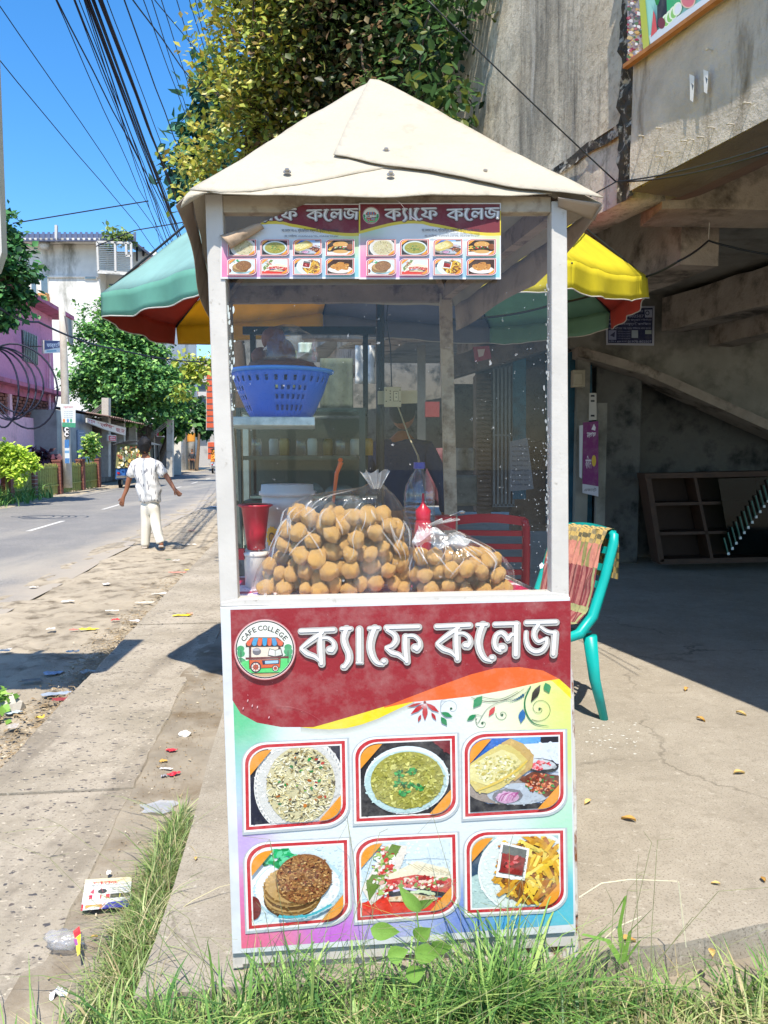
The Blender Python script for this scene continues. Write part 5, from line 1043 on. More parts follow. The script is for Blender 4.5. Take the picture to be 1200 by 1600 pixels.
# ================================================================ the food cart
ct = thing('food_cart', (F(620, 1500).x, F(620, 1500).y + .5, 0), 'tall white food cart with glass front, cream tarpaulin roof and a printed food menu board', 'food cart')
def fprism(poly, o0, o1, name, mat, parent=ct, bevel=0, **k):
    b = MB(); b.hexa([F(x, y, o1) for x, y in poly], [F(x, y, o0) for x, y in poly]); return b.build(name, mat, parent, bevel=bevel, **k)
fprism([(320, 303), (347, 303), (372, 940), (380, 1512), (364, 1514), (344, 940)], -.04, 0, 'post', M['whitepaint'], bevel=.0015)
fprism([(862, 314), (886, 314), (889, 930), (890, 1045), (866, 1045), (862, 930)], -.04, 0, 'post', M['whitepaint'], bevel=.0015)
fprism([(866, 1046), (889, 1036), (897, 1052), (902, 1250), (905, 1500), (880, 1500)], -.045, -.004, 'post', M['rustpaint'], bevel=.002)
fprism([(347.3, 304), (861.7, 306), (861.7, 331), (347.8, 331)], -.035, -.003, 'top_rail', M['dirtypaint'], bevel=.0015)
fprism([(371, 936), (863, 926), (889, 929), (889, 936), (345, 948), (345, 941)], -.045, .002, 'counter_rail', M['whitepaint'], bevel=.0015)
fprism([(364, 1480), (900, 1450), (900, 1478), (366, 1508)], -.04, .0, 'bottom_rail', M['whitepaint'], bevel=.0015)
fprism([(366, 1509), (902, 1479), (902, 1500), (368, 1530)], -.05, -.012, 'skirting_rail', M['rustpaint'], bevel=.0015)
for x in (372, 892): fprism([(x - 7, 1500), (x + 7, 1500), (x + 7, 1556 if x < 500 else 1535), (x - 7, 1556 if x < 500 else 1535)], -.05, -.01, 'leg', M['rustpaint'])
def Cn(px, py, k, dx=0, dz=0): p = F(px, py) + DD * k; return p + Vector((dx, 0, dz))
for (xt, xb) in ((333, 370), (874, 889)):
    b = MB(); b.bar(Cn(xt, 320, 1.02), Cn(xb, 1500, 1.02), .045, .045, up=Vector((0, 1, 0))); b.build('post', M['dirtypaint'], ct)
for xt in (336, 872): b = MB(); b.bar(Cn(xt, 318, .04), Cn(xt, 318, 1.0), .03, .05); b.build('top_rail', M['rustbeam'], ct)
b = MB(); b.bar(Cn(336, 318, 1.02), Cn(872, 318, 1.02), .03, .06); b.build('top_rail', M['rustbeam'], ct)
APX = at(578, 128, 2.33); FLc = at(298, 299, 1.735); FRc = at(941, 318, 1.79); RRc = FRc + DD * 1.22; RLc = FLc + DD * 1.22
for i, (px, py) in enumerate(((336, 318), (872, 318))):
    for k in (0.03, 1.0): b = MB(); b.bar(Cn(px, py, k), APX - Vector((0, 0, .04)), .022, .035); b.build('rafter', M['rustbeam'], ct)
fprism([(372, 938), (863, 928), (880, 1500), (374, 1505)], -.05, -.042, 'front_panel', M['whitepaint'])
cz = .894
cL, cR = F(350, 940, -.045), F(884, 932, -.045); D5 = DD * .46
b = MB(); b.hexa([Vector((p.x, p.y, cz - .02)) for p in (cL, cR, cR + D5, cL + D5)], [Vector((p.x, p.y, cz - .004)) for p in (cL, cR, cR + D5, cL + D5)]); b.build('counter', M['whitepaint'], ct)
for xt, xb in ((350, 366), (886, 896)):
    b = MB(); n_ = Vector((.004 if xt < 600 else -.004, 0, 0)); q = [F(xt, 945, -.05), F(xb, 1480, -.05), F(xb, 1480, -.05) + DD * .98, F(xt, 945, -.05) + DD * .98]; b.hexa(q, [p + n_ for p in q]); b.build('side_panel', M['rustpaint'], ct)
b = MB(); q = [Cn(350, 940, 1.0), Cn(886, 935, 1.0), Cn(895, 1480, 1.0), Cn(366, 1490, 1.0)]; b.hexa(q, [p + Vector((0, .01, 0)) for p in q]); b.build('back_panel', M['rustpaint'], ct)
b = MB(); b.poly([F(348, 332, -.018), F(861.5, 332, -.018), F(861.5, 929, -.018), F(371, 938, -.018)]); b.build('front_glass', M['glass'], ct)
b = MB(); b.poly([F(345, 420, -.03), F(345, 420, -.03) + DD * .95, F(371, 938, -.03) + DD * .95, F(371, 938, -.03)]); b.build('side_glass', M['glass'], ct)
# dried paint dribbles along the glass edges
pr = Print(lambda x, y, o: F(x, y, -.0165 + o), step=1e-5)
for i in range(70):
    y = random.uniform(440, 900); x = 860 - abs(random.gauss(0, 3.2)); s = random.uniform(.5, 1.6); pr.add(ell(x, y, s, s * random.uniform(1, 3.5), 7, 0, .3), '#94999b')
for i in range(95):
    y = random.choice([random.uniform(460, 930), random.uniform(680, 800), random.uniform(690, 900)]); x = 858 - abs(random.gauss(0, 26)); s = random.uniform(.3, .95); pr.add(ell(x, y, s, s, 6, 0, .3), '#8f9496')
for i in range(40):
    y = random.uniform(470, 640); x = 352 + (y - 450) * .035 + abs(random.gauss(0, 5)); s = random.uniform(.5, 2); pr.add(ell(x, y, s, s * random.uniform(1, 4), 7, 0, .3), '#b9c6c8')
for i in range(70): s = random.uniform(.25, .6); pr.add(ell(random.uniform(375, 855), random.uniform(445, 780), s, s, 6), '#b9bdbd')
pr.add([(845, 884), (849, 880), (852, 884), (850, 889), (846, 890)], '#e6e8e8'); pr.build('paint_splashes', ct, M['printd'], kind='stuff')
# roof
Gn = (FLc - APX).cross(FRc - APX).normalized()
if Gn.y > 0: Gn = -Gn
def G(px, py, o=0.0): return onplane(px, py, APX, Gn) + Gn * o
rf_ = ct
def sheet(poly, off, name, wob=.004, nsub=1, lab=None):
    bm = bmesh.new(); vs = [bm.verts.new(G(x, y, off)) for x, y in poly]; bm.faces.new(vs); bmesh.ops.triangulate(bm, faces=bm.faces[:])
    for _ in range(5):
        ed_ = [e for e in bm.edges if e.calc_length() > .035]
        if not ed_: break
        bmesh.ops.subdivide_edges(bm, edges=ed_, cuts=1); bmesh.ops.triangulate(bm, faces=bm.faces[:])
    for v in bm.verts:
        v.co += Gn * (wob * 1.6 * fbm(v.co.x, v.co.z, 3, 4) + .0012 * fbm(v.co.x, v.co.z, 7, 16))
    me = bpy.data.meshes.new(name); bm.to_mesh(me); bm.free(); me.materials.append(M['canvas']); me.polygons.foreach_set('use_smooth', [True] * len(me.polygons))
    o = bpy.data.objects.new(name, me); finish_object(o, rf_); md = o.modifiers.new('s', 'SOLIDIFY'); md.thickness = .0022; return o
sheet([(330, 301), (602, 250), (862, 298), (862, 304), (760, 306), (620, 309), (430, 306), (345, 304)], .0, 'roof_sheet')
sheet([(578, 128), (562, 138), (440, 212), (296, 298), (320, 300), (345, 303), (395, 301), (470, 290), (540, 276), (602, 264), (660, 268)], .0045, 'roof_sheet')
sheet([(578, 128), (574, 134), (545, 196), (521, 248), (602, 265), (700, 282), (790, 297), (835, 303), (890, 311), (941, 318), (800, 243), (690, 182), (592, 129)], .012, 'roof_sheet')
b = MB()
def lerp(a, c, u): return a.lerp(c, u)
def tri_sheet(a, c, d, nm, wob=.006):
    b = MB(); b.grid(lambda u, v: lerp(a, lerp(c, d, u), max(v, .001)) + Vector((0, 0, wob * fbm(u * 6, v * 6, 1, 1.3))), 14, 14); return b.build(nm, M['canvas'], ct, smooth=True, solid=.002)
tri_sheet(APX, FRc, RRc, 'roof_sheet'); tri_sheet(APX, RRc, RLc, 'roof_sheet'); tri_sheet(APX, RLc, FLc, 'roof_sheet')
b = MB(); b.grid(lambda u, v: lerp(FRc, RRc, u) + Vector((.012 * math.sin(u * 9) * v + .0 * v, 0, -(.01 + .085 * min(1, u * 3)) * v)), 24, 4); b.build('eave_flap', M['canvasin'], ct, smooth=True, solid=.002)
b = MB(); b.grid(lambda u, v: lerp(FLc, RLc, u) + Vector((-.03 * v * (1 - u) + .01 * math.sin(u * 8) * v, -.01 * v * (1 - u), -(.035 + .09 * u) * v)), 24, 4); b.build('eave_flap', M['canvasin'], ct, smooth=True, solid=.002)
b = MB(); tip = at(282, 325, 1.70); b.grid(lambda u, v: lerp(lerp(FLc, at(345, 303, 1.745), u), lerp(tip, at(318, 302, 1.76), u), v) + Vector((0, -.012 * math.sin(v * 3.1), .0)), 6, 6); b.build('corner_flap', M['canvas'], ct, smooth=True, solid=.002)
b = MB(); b.grid(lambda u, v: lerp(lerp(at(872, 308, 1.80), FRc, u), lerp(at(872, 322, 1.83), FRc + Vector((.0, .06, -.02)), u), v), 6, 4); b.build('corner_flap', M['canvasin'], ct, smooth=True, solid=.002)
for x, y in ((449, 276), (603, 243), (610, 280), (757, 277)):
    b = MB(); R = Gn.to_track_quat('Z', 'Y').to_matrix(); c = G(x, y, .010)
    def ring(r, z, n=16): return [c + R @ Vector((r * math.cos(6.2832 * i / n), r * math.sin(6.2832 * i / n), z)) for i in range(n)]
    b.hexa(ring(.0095, 0), ring(.0088, .0022)); b.hexa(ring(.0052, .0022, 6), ring(.0050, .008, 6)); b.build('bolt', M['steel'], ct)
# menu board
bw = fprism([(345, 948), (889, 932), (892, 1100), (898, 1453), (364, 1487)], .0025, .009, 'menu_board', flat('boardwhite', '#c4c8ca', .45, col2='#b9b5aa', f2=(.6, .8), s2=20), bevel=.001)
anch = [(358, 1120, '#3cc378', 60), (366, 1190, '#8fcfc8', 50), (368, 1240, '#b4cfe8', 45), (372, 1310, '#c09fe0', 48), (370, 1400, '#e070b4', 50), (374, 1465, '#f0587c', 60), (440, 1470, '#ee6aa4', 50), (520, 1455, '#cc58d8', 55), (600, 1440, '#b0a8e8', 50), (640, 1440, '#a8b8ee', 45), (720, 1435, '#6a86dc', 55), (800, 1425, '#28a0e0', 60), (880, 1410, '#3fbcd0', 60), (889, 1090, '#e2f060', 75), (885, 1170, '#cfe878', 50), (890, 1300, '#a8e8c0', 60), (800, 1100, '#f0f6cc', 70)]
anch = [(x, y, h(c), r) for x, y, c, r in anch]
def bgcol(x, y):
    s = [226 * 1.0, 234 * 1.0, 236 * 1.0]; w0 = 1.0
    for ax, ay, c, r in anch:
        k = 5.0 * math.exp(-(((x - ax) ** 2 + (y - ay) ** 2) / (r * r)) * 1.9)
        s = [s[i] + c[i] * k for i in range(3)]; w0 += k
    return [v / w0 for v in s]
IQ = [(360.5, 951.5), (888, 937.5), (894.5, 1440.5), (378, 1478.5)]
def bd(x, y): return (x, y)
pr = Print(lambda x, y, o: F(x, y, .0092 + o), step=4e-6, gain=.74)
pr.gridc(lambda u, v: bil(IQ, u, v), bgcol, 60, 60)
RB = [(364, 1092), (377, 1113), (402, 1127), (440, 1134), (490, 1134), (515, 1127), (560, 1114), (610, 1099), (635, 1089), (685, 1070), (735, 1052), (772, 1042.5), (810, 1040.5), (847, 1046), (872, 1059), (890, 1075)]
OL = [(610, 1099), (642, 1095), (692, 1091), (735, 1086), (785, 1077), (817, 1070), (847, 1063), (872, 1059)]
YL = [(470, 1134), (490, 1136.5), (515, 1137.5), (540, 1136), (565, 1130), (590, 1121), (615, 1109), (647, 1094), (700, 1086)]
YR = [(855, 1060), (872, 1058), (890, 1072), (890.7, 1090), (876, 1076), (862, 1063)]
for k in range(6):   # soft printed drop shadow under the waves
    d = 9 - k * 1.5; col = [226 - 6 * (k + 1), 232 - 6 * (k + 1), 224 - 6 * (k + 1)]
    for i in range(len(YL) - 2): pr.add([(YL[i][0], YL[i][1] - 6), (YL[i + 1][0], YL[i + 1][1] - 6), (YL[i + 1][0], YL[i + 1][1] + d), (YL[i][0], YL[i][1] + d)], col, same=i > 0)
pr.add(YL + [(700, 1060), (610, 1095), (500, 1120)], '#f2dc1e')
pr.add(YR, '#f0e02a')
pr.add([(600, 1104)] + OL[1:] + [(860, 1045), (800, 1030), (700, 1050), (600, 1090)], '#ee6a2e')
for i in range(len(RB) - 1):
    x0, x1 = RB[i][0], RB[i + 1][0]
    pr.add([(x0, 951.5 - (x0 - 360) * .0265), (x1, 951.5 - (x1 - 360) * .0265), RB[i + 1], RB[i]], '#9c2430', same=i > 0)
pr.add([(360.7, 951.5), (364.2, 951.4), (364.2, 1092)], '#9c2430')
# florals
def spiral(cx, cy, r, turns, a0, sgn=1, n=26): return [(cx + r * (1 - i / n) * math.cos(a0 + sgn * 6.283 * turns * i / n), cy + r * .97 * (1 - i / n) * math.sin(a0 + sgn * 6.283 * turns * i / n)) for i in range(n + 1)]
def sk(p, w_, c):
    for q in quadstrips(p, w_): pr.add(q, c)
c10 = lambda x, y: (610 + x / 4, 930 + y / 4)
for cx, cy, r, tn, a0, sg_, col in ((376, 700, 70, 1.1, 2.6, 1, '#8d9cae'), (570, 790, 45, 1.0, -2.4, -1, '#5d7a6c'), (693, 738, 40, 1.4, 3.4, -1, '#2f6b4a'), (925, 700, 84, 1.6, 2.2, -1, '#27452f')):
    x, y = c10(cx, cy); sk(spiral(x, y, r / 4, tn, a0, sg_), [.9, 1.0, .6], col); pr.add(ell(x, y, 1.9, 1.9, 12), '#1f5a3a')
sk([c10(*p) for p in ((570, 745), (530, 740), (540, 790), (600, 700), (700, 650), (800, 630), (870, 560))], [.6, .8, .8, .7, .6, .6, .5], '#7a8a80')
sk([c10(*p) for p in ((870, 560), (835, 640), (840, 720), (890, 790), (985, 808))], [1.8, 2.2, 2.4, 1.8, .4], '#1e7a4c')
sk([c10(*p) for p in ((500, 630), (600, 655), (720, 640), (830, 575))], [.6, 1.1, 1.0, .4], '#3a3f3a'); sk([c10(*p) for p in ((560, 625), (680, 640), (790, 590))], [.5, .8, .4], '#3a3f3a'); sk([c10(*p) for p in ((310, 690), (315, 650), (345, 645))], [.8, .8, .5], '#8d9cae')
def leaf(p0, p1, w_, c): 
    (x0, y0), (x1, y1) = c10(*p0), c10(*p1); dx, dy = x1 - x0, y1 - y0; l = math.hypot(dx, dy); nx, ny = -dy / l * w_ / 4, dx / l * w_ / 4
    pr.add([(x0, y0), (x0 + dx * .3 + nx * .8, y0 + dy * .3 + ny * .8), (x0 + dx * .55 + nx, y0 + dy * .55 + ny), (x1, y1), (x0 + dx * .55 - nx, y0 + dy * .55 - ny), (x0 + dx * .3 - nx * .8, y0 + dy * .3 - ny * .8)], c)
for a, c_, w_, col in (((213, 668), (122, 735), 14, '#c2242e'), ((213, 668), (213, 772), 17, '#c2242e'), ((218, 665), (302, 722), 14, '#c2242e'), ((188, 735), (170, 782), 9, '#b8242e'), ((252, 722), (283, 772), 10, '#b8242e'), ((195, 662), (100, 690), 8, '#b8242e'), ((312, 722), (385, 750), 15, '#1f8a55'), ((312, 750), (350, 805), 17, '#1f8a55'),
                      ((568, 620), (512, 695), 26, '#15925a'), ((530, 735), (472, 775), 15, '#1f8a55'), ((648, 685), (608, 748), 15, '#d22a36'), ((822, 700), (808, 790), 22, '#2a6fae'), ((930, 550), (870, 660), 20, '#33302a'), ((960, 538), (985, 602), 24, '#149055')): leaf(a, c_, w_, col)
pr.add(ell(*c10(212, 660), 2.2, 2.2, 12), '#8d1e26')
for i in range(9): x, y = c10(722 + i * 12.5, 655 - i * i * .62); pr.add(ell(x, y, .5 + i * .22, .5 + i * .22, 10), '#2b5f7c')
for i in range(8): a = math.pi + .2 + .33 * i; pr.add(stroke([c10(213, 668), c10(213 + 26 * math.cos(-a), 680 - 18 * math.sin(a))], .5), '#f3d8d8')
# white scratches on the red
for i in range(60): x = random.uniform(366, 880); y = random.uniform(950, 1040 if x > 600 else 1110); s = random.uniform(.2, .55); pr.add(ell(x, y, s * random.choice([1, 1, 3]), s, 5, random.uniform(0, 3)), '#c8878c')
sk([(432, 1100), (455, 1102), (480, 1110), (502, 1124)], [.3, .5, .3], '#b86068')
for x, y in ((388, 1092), (395, 1100), (403, 1102), (381, 1104), (421, 1118)): pr.add(ell(x, y, .9, 2.2, 7, .3), '#e8b8bc')
title(pr, lambda x, y: (460 + x / 5.714, 960 + y / 5.714), lambda x, y: (670 + x / 5.714, 950 + y / 5.714))
emblem(pr, lambda x, y: (365 + x / 12, 960 + y / 12))
pr.build('board_print', bw)
panels = [('rice', [(380, 1159), (542, 1151.5), (544.5, 1284), (382, 1297)]), ('soup', [(551, 1150.5), (713, 1143.5), (715, 1275), (553.5, 1283.5)]), ('puri', [(721, 1142), (881, 1137.5), (882, 1266.5), (722.5, 1276)]),
          ('paratha', [(382, 1314), (545.5, 1305.5), (548, 1436), (386.5, 1450.5)]), ('sandwich', [(552, 1305), (713.5, 1297), (716, 1424), (555, 1437)]), ('fries', [(724, 1294.5), (881, 1291), (882.5, 1417.5), (726, 1425.5)])]
for i, (kd, q) in enumerate(panels):
    p2 = Print(lambda x, y, o: F(x, y, .0115 + o), step=2.5e-6, gain=.74); foodpanel(p2, q, kd, 1.0)
    p2.build('food_picture', bw, label={'rice': 'picture of fried rice', 'soup': 'picture of soup bowl', 'puri': 'picture of puffed bread', 'paratha': 'picture of stacked flatbread', 'sandwich': 'picture of sandwich', 'fries': 'picture of fries'}[kd])
# the two paper menus behind the eave
def topsign(x0, y0, x1, y1, clip, label, emb=True, base=.003):
    t_ = thing('paper_menu', F((x0 + x1) / 2, y1, .004), label, 'menu poster', 'paper menus at the top of the cart')
    U = lambda u, v: (x0 + (x1 - x0) * u, y0 + (y1 - y0) * v)
    pr = Print(lambda x, y, o: F(x, y, base + o), step=3e-6, clip=clip, gain=.72)
    pr.add([U(0, 0), U(1, 0), U(1, 1), U(0, 1)], '#eceef0'); A2 = [(0, .35, '#9fe0a8'), (0, .6, '#f0a8d0'), (0, .8, '#f06aa0'), (.1, .95, '#ee80b8'), (.35, .97, '#d890dc'), (.6, .97, '#a0b8ec'), (.85, .95, '#7cc8ea'), (1, .9, '#86d4e8'), (1, .35, '#e8ee80'), (1, .55, '#c8ecc0')]
    def bc(x, y):
        u, v = (x - x0) / (x1 - x0), (y - y0) / (y1 - y0); s = [232, 238, 240]; w0 = 1.
        for a, c_, cl_, in A2: k = 4 * math.exp(-((u - a) ** 2 + ((v - c_) * .55) ** 2) / .012); hc = h(cl_); s = [s[i] + hc[i] * k for i in range(3)]; w0 += k
        return [q / w0 for q in s]
    pr.gridc(lambda u, v: U(.008 + u * .984, .012 + v * .965), bc, 22, 14)
    n_ = 20; wave = [.27 + .09 * math.sin(-.3 + i / n_ * 5.6 + 2.9) * (1 if i / n_ < .5 else .8) for i in range(n_ + 1)]
    for i in range(n_): pr.add([U(i / n_, .1), U((i + 1) / n_, .1), U((i + 1) / n_, wave[i + 1] + .09), U(i / n_, wave[i] + .09)], '#e8d040', same=i > 0)
    for i in range(n_): pr.add([U(i / n_ if i else .008, .015), U(min(.993, (i + 1) / n_), .015), U(min(.993, (i + 1) / n_), wave[i + 1] + .05), U(i / n_ if i else .008, wave[i] + .05)], '#7d2a36', same=i > 0)  # darker maroon than the board's red: the eave's shade put into the ink
    if emb: emblem(pr, lambda x, y: U(.022 + x / 1200 * .125, .04 + y / 1200 * .24), txt=False)
    def fm(o): return lambda x, y: U(.165 + (x + o) / 2420 * .82, .03 + y / 571 * .26)
    title(pr, fm(0), lambda x, y: fm(1290)(x, y - 12), dx=9, dy=12)
    putext(pr, 'দোকান নং-৩, স্টেডিয়াম মার্কেট, মুন্সীগঞ্জ সদর।', *U(.44, .335), *U(.85, .395), '#38383c', .012); putext(pr, 'মোবাইলে: ০১৯০৮১১১৫৩১, ০১৯২৬৫৩২১৮৫', *U(.46, .415), *U(.85, .455), '#4a4a50', .008)
    k1 = ['rice', 'soup', 'puri', 'burger', 'paratha', 'sandwich', 'fries', 'chicken']
    for i in range(8):
        c_, r_ = i % 4, i // 4; u0 = .05 + .2345 * c_; v0 = .48 + .255 * r_; foodpanel(pr, [U(u0, v0), U(u0 + .21, v0), U(u0 + .21, v0 + .225), U(u0, v0 + .225)], k1[i], .3, fr=False)
    pr.build('menu_print', t_, M['printd']); return t_, U
t1, U1 = topsign(345, 319, 562, 436, [(478, 319), (562, 317), (562, 436), (345, 438), (345, 376)], 'left paper menu with its upper left corner torn and peeled over')
t2, U2 = topsign(561, 318, 782, 437, None, 'right paper menu, whole, with round badge and eight food pictures', base=.0045)
b = MB()
def flap(u, v):
    q = bil([(344, 369), (402, 350), (414, 360), (362, 392)], u, v); a = v * 2.6; return F(q[0], q[1] - 2 * math.sin(v * 3), .006 + .016 * math.sin(a) + .002 * fbm(u * 5, v * 4, 1, 2))
b.grid(flap, 14, 10); b.build('peeled_corner', flat('paperback', '#a8927a', .85, col2='#8a7560', f2=(.5, .7), s2=30), t1, smooth=True, solid=.0008)
b = MB(); b.grid(lambda u, v: F(612 + 38 * u + 3 * (v - .5) * 2 * (1 - u), 312 + 34 * u + 3 * v, .02 + .01 * math.sin(u * 6)), 10, 2); b.build('torn_tape', flat('pinkish', '#d8c8cc', .6), t2)
for xs_, ys_ in (((352, 372), (358, 392)),): pass
# ---- inside the cart
CLOTH = newmat('floral_tablecloth')
m, t, bb_, o_ = CLOTH; v = coords(t); vo = N(t, 'ShaderNodeTexVoronoi', Scale=26.0); t.links.new(v, vo.inputs['Vector']); r_ = N(t, 'ShaderNodeMapRange'); r_.inputs[1].default_value = .3; r_.inputs[2].default_value = .25; t.links.new(vo.outputs[0], r_.inputs[0])
c = mixc(t, noi(t, v, 9, 2, .5, .48, .52), srgb('#b3264e'), srgb('#e6d3da')); c = mixc(t, r_.outputs[0], c, srgb('#8a6ab8')); vo2 = N(t, 'ShaderNodeTexVoronoi', Scale=50.0); t.links.new(v, vo2.inputs['Vector']); r2 = N(t, 'ShaderNodeMapRange'); r2.inputs[1].default_value = .22; r2.inputs[2].default_value = .18; t.links.new(vo2.outputs[0], r2.inputs[0]); c = mixc(t, r2.outputs[0], c, srgb('#e0487a'))
t.links.new(c, bb_.inputs['Base Color']); bb_.inputs['Roughness'].default_value = .35
b = MB(); b.grid(lambda u, v: Vector((cL.x + .01 + (cR.x - cL.x - .02) * u + D5.x * v, cL.y + (cR.y - cL.y) * u + .012 + (D5.y - .02) * v, cz + .003 + .006 * max(0, fbm(u * 8, v * 4, 1, 1)))), 60, 24)
b.build('tablecloth', m, None, smooth=True, label='pink, white and violet floral plastic tablecloth on the cart counter', cat='tablecloth')
# plastic bags full of puffed shells
M['puff'] = pm('fried_shell', '#f0a444', .3, .22, 38, 1.0, col2='#ffd58c', f2=(.40, .56), s2=52, bscale=160, bd=.006)
bmv, bmf = ICO3
def puffmesh(sd_):
    b = MB(); blob(b, (0, 0, 0), (1.05, .92, .84), ICO3, .2, 1.9, sd_); b.v = [tuple(Vector(q) * (1 + .05 * noise.noise(Vector(q) * 5 + Vector((sd_, 0, 0))) + .03 * noise.noise(Vector(q) * 11))) for q in b.v]
    return b.mesh('puffed_shell', M['puff'], True)
puffs = [puffmesh(i) for i in range(5)]
def ringat(prof, y):
    for i in range(len(prof) - 1):
        if prof[i][0] >= y >= prof[i + 1][0]:
            k = (prof[i][0] - y) / (prof[i][0] - prof[i + 1][0]); return prof[i][1] + (prof[i + 1][1] - prof[i][1]) * k, prof[i][2] + (prof[i + 1][2] - prof[i][2]) * k
    return prof[-1][1:] if y < prof[-1][0] else prof[0][1:]
M['creasefilm'] = film('creased_plastic', (.95, .95, .96), .14, .22, .2, milkcol=(.9, .9, .9))
def bag(prof, Yc, dep, ymin, rad, label, plabel, seedz, tuft):
    base = cz + .004; yb = prof[0][0]
    def XZ(px, py): p = at(px, py, Yc); return p.x, max(base, p.z)
    got = []; pts = []
    tries = 0
    while tries < 26000:
        tries += 1; y = random.uniform(ymin, yb - 6); l, r = ringat(prof, y); x0, z = XZ(l, y); x1, _ = XZ(r, y); hw = (x1 - x0) / 2 - rad * .8; hd = dep * min(1, hw / .12) - rad * .5
        if hw <= 0 or hd <= 0: continue
        a = random.uniform(-1, 1); c_ = random.uniform(-1, 1)
        if a * a + c_ * c_ > 1: continue
        p = Vector(((x0 + x1) / 2 + a * hw, Yc + c_ * hd, max(z, base + rad * .8)))
        if all((p - q).length > rad * 1.62 for q in pts): pts.append(p)
    for i, p in enumerate(pts):
        o = bpy.data.objects.new('puffed_shell', random.choice(puffs)); COL.objects.link(o); o.location = p; s = rad * random.uniform(.82, 1.14); o.scale = (s, s, s); o.rotation_euler = (random.uniform(0, 6), random.uniform(0, 6), random.uniform(0, 6)); tag(o, plabel[0], 'snack', plabel[1])
    b = MB(); n = 64; rows = 34; vs = []
    for j in range(rows + 1):
        y = yb + (prof[-1][0] - yb) * (j / rows); l, r = ringat(prof, y); x0, z = XZ(l, y); x1, _ = XZ(r, y); hw = (x1 - x0) / 2 + .004; hd = dep * min(1, hw / .12) + .006
        for i in range(n):
            a = 6.2832 * i / n; top = j / rows; wr = 1 + .035 * fbm(math.cos(a) * 2, math.sin(a) * 2 + seedz, z * 6, 2) + (.10 * max(0, top - .55)) * math.sin(a * 9 + seedz + 3 * top) + .05 * max(0, top - .5) * math.sin(a * 17 + 5 * top)
            q = .82 if j == 0 else 1; vs.append(Vector(((x0 + x1) / 2 + hw * wr * q * math.cos(a), Yc + hd * wr * q * math.sin(a), z)))
    fs = [[j * n + i, j * n + (i + 1) % n, (j + 1) * n + (i + 1) % n, (j + 1) * n + i] for j in range(rows) for i in range(n)]
    b.add(vs, fs); bo = b.build('snack_bag', M['bag'], None, smooth=True, label=label, cat='plastic bag')
    b = MB()       # creases gathered towards the knot; their milky white doubles as highlights
    for q_ in range(34):
        a0 = random.uniform(3.3, 6.1) if q_ % 5 else random.uniform(0, 6.28); j1 = random.uniform(.62, .98); j0 = j1 - random.uniform(.07, .26); w_ = random.uniform(.0006, .0036); L_ = []
        for k in range(9):
            tt = j0 + (j1 - j0) * k / 8; j = max(1, min(rows, tt * rows)); aa = a0 + .3 * math.sin(tt * 6 + q_ * 2.4); ja = int(j); i_ = int(aa / 6.2832 * n) % n; p = vs[min(ja, rows) * n + i_].lerp(vs[min(ja + 1, rows) * n + i_], j - ja); f2_ = aa / 6.2832 * n - int(aa / 6.2832 * n); p2 = vs[min(ja, rows) * n + (i_ + 1) % n].lerp(vs[min(ja + 1, rows) * n + (i_ + 1) % n], j - ja); p = p.lerp(p2, f2_)
            o_ = Vector((math.cos(aa), math.sin(aa) * .6, .25)).normalized(); t_ = Vector((-math.sin(aa), math.cos(aa), 0)); ww = w_ * math.sin(math.pi * (k + .5) / 9); L_ += [p + o_ * .0012 - t_ * ww, p + o_ * (.0012 + ww * 1.5), p + o_ * .0012 + t_ * ww]
        b.add(L_, [[3 * k + m_, 3 * k + m_ + 1, 3 * k + m_ + 4, 3 * k + m_ + 3] for k in range(8) for m_ in (0, 1)])
    b.build('crease', M['creasefilm'], bo, smooth=True, kind='stuff')
    b = MB(); b.grid(lambda u, v: at(tuft[0][0] + (tuft[1][0] - tuft[0][0]) * v + (u - .5) * tuft[2] * (.35 + .9 * v) + 3 * math.sin(u * 14) * v, tuft[0][1] + (tuft[1][1] - tuft[0][1]) * v + 3 * math.sin(u * 19) * v, Yc + .014 * math.sin(u * 21) * (1 + v)), 40, 10)
    b.build('knotted_top', M['bagknot'], bo, smooth=True); return bo
M['bagknot'] = film('bunched_plastic', (.95, .95, .96), .12, .15, .3, bump=1.0, bscale=60)
bag([(945, 394, 612), (915, 398, 632), (890, 405, 642), (860, 424, 645), (825, 437, 640), (800, 446, 630), (785, 462, 621), (772, 492, 612), (765, 540, 604), (760, 572, 600), (755, 578, 594)], 2.02, .105, 802, .0245, 'large knotted clear plastic bag heaped with golden puffed shells on the left of the counter', ('round golden puffed shell inside the large left bag', 'puffed shells in the large bag'), 1, ((588, 764), (584, 736), 36))
bag([(945, 612, 800), (915, 620, 800), (890, 632, 798), (872, 640, 786), (858, 644, 768), (845, 646, 745), (832, 648, 720), (822, 650, 695), (816, 652, 682)], 2.0, .085, 866, .0215, 'smaller slumped clear plastic bag of puffed shells on the right of the counter', ('golden puffed shell inside the smaller right bag', 'puffed shells in the smaller bag'), 5, ((668, 822), (700, 812), 26))
b = MB(); b.grid(lambda u, v: at(655 + 82 * u - 12 * v, 822 + 18 * u + 26 * v * (1 - .3 * u) + 4 * math.sin(u * 15), 1.93 + .02 * math.sin(v * 5 + u * 9)), 26, 12); b.build('loose_plastic', M['bagknot'], None, smooth=True, label='loose crumpled end of clear plastic lying over the smaller bag', cat='plastic sheet')
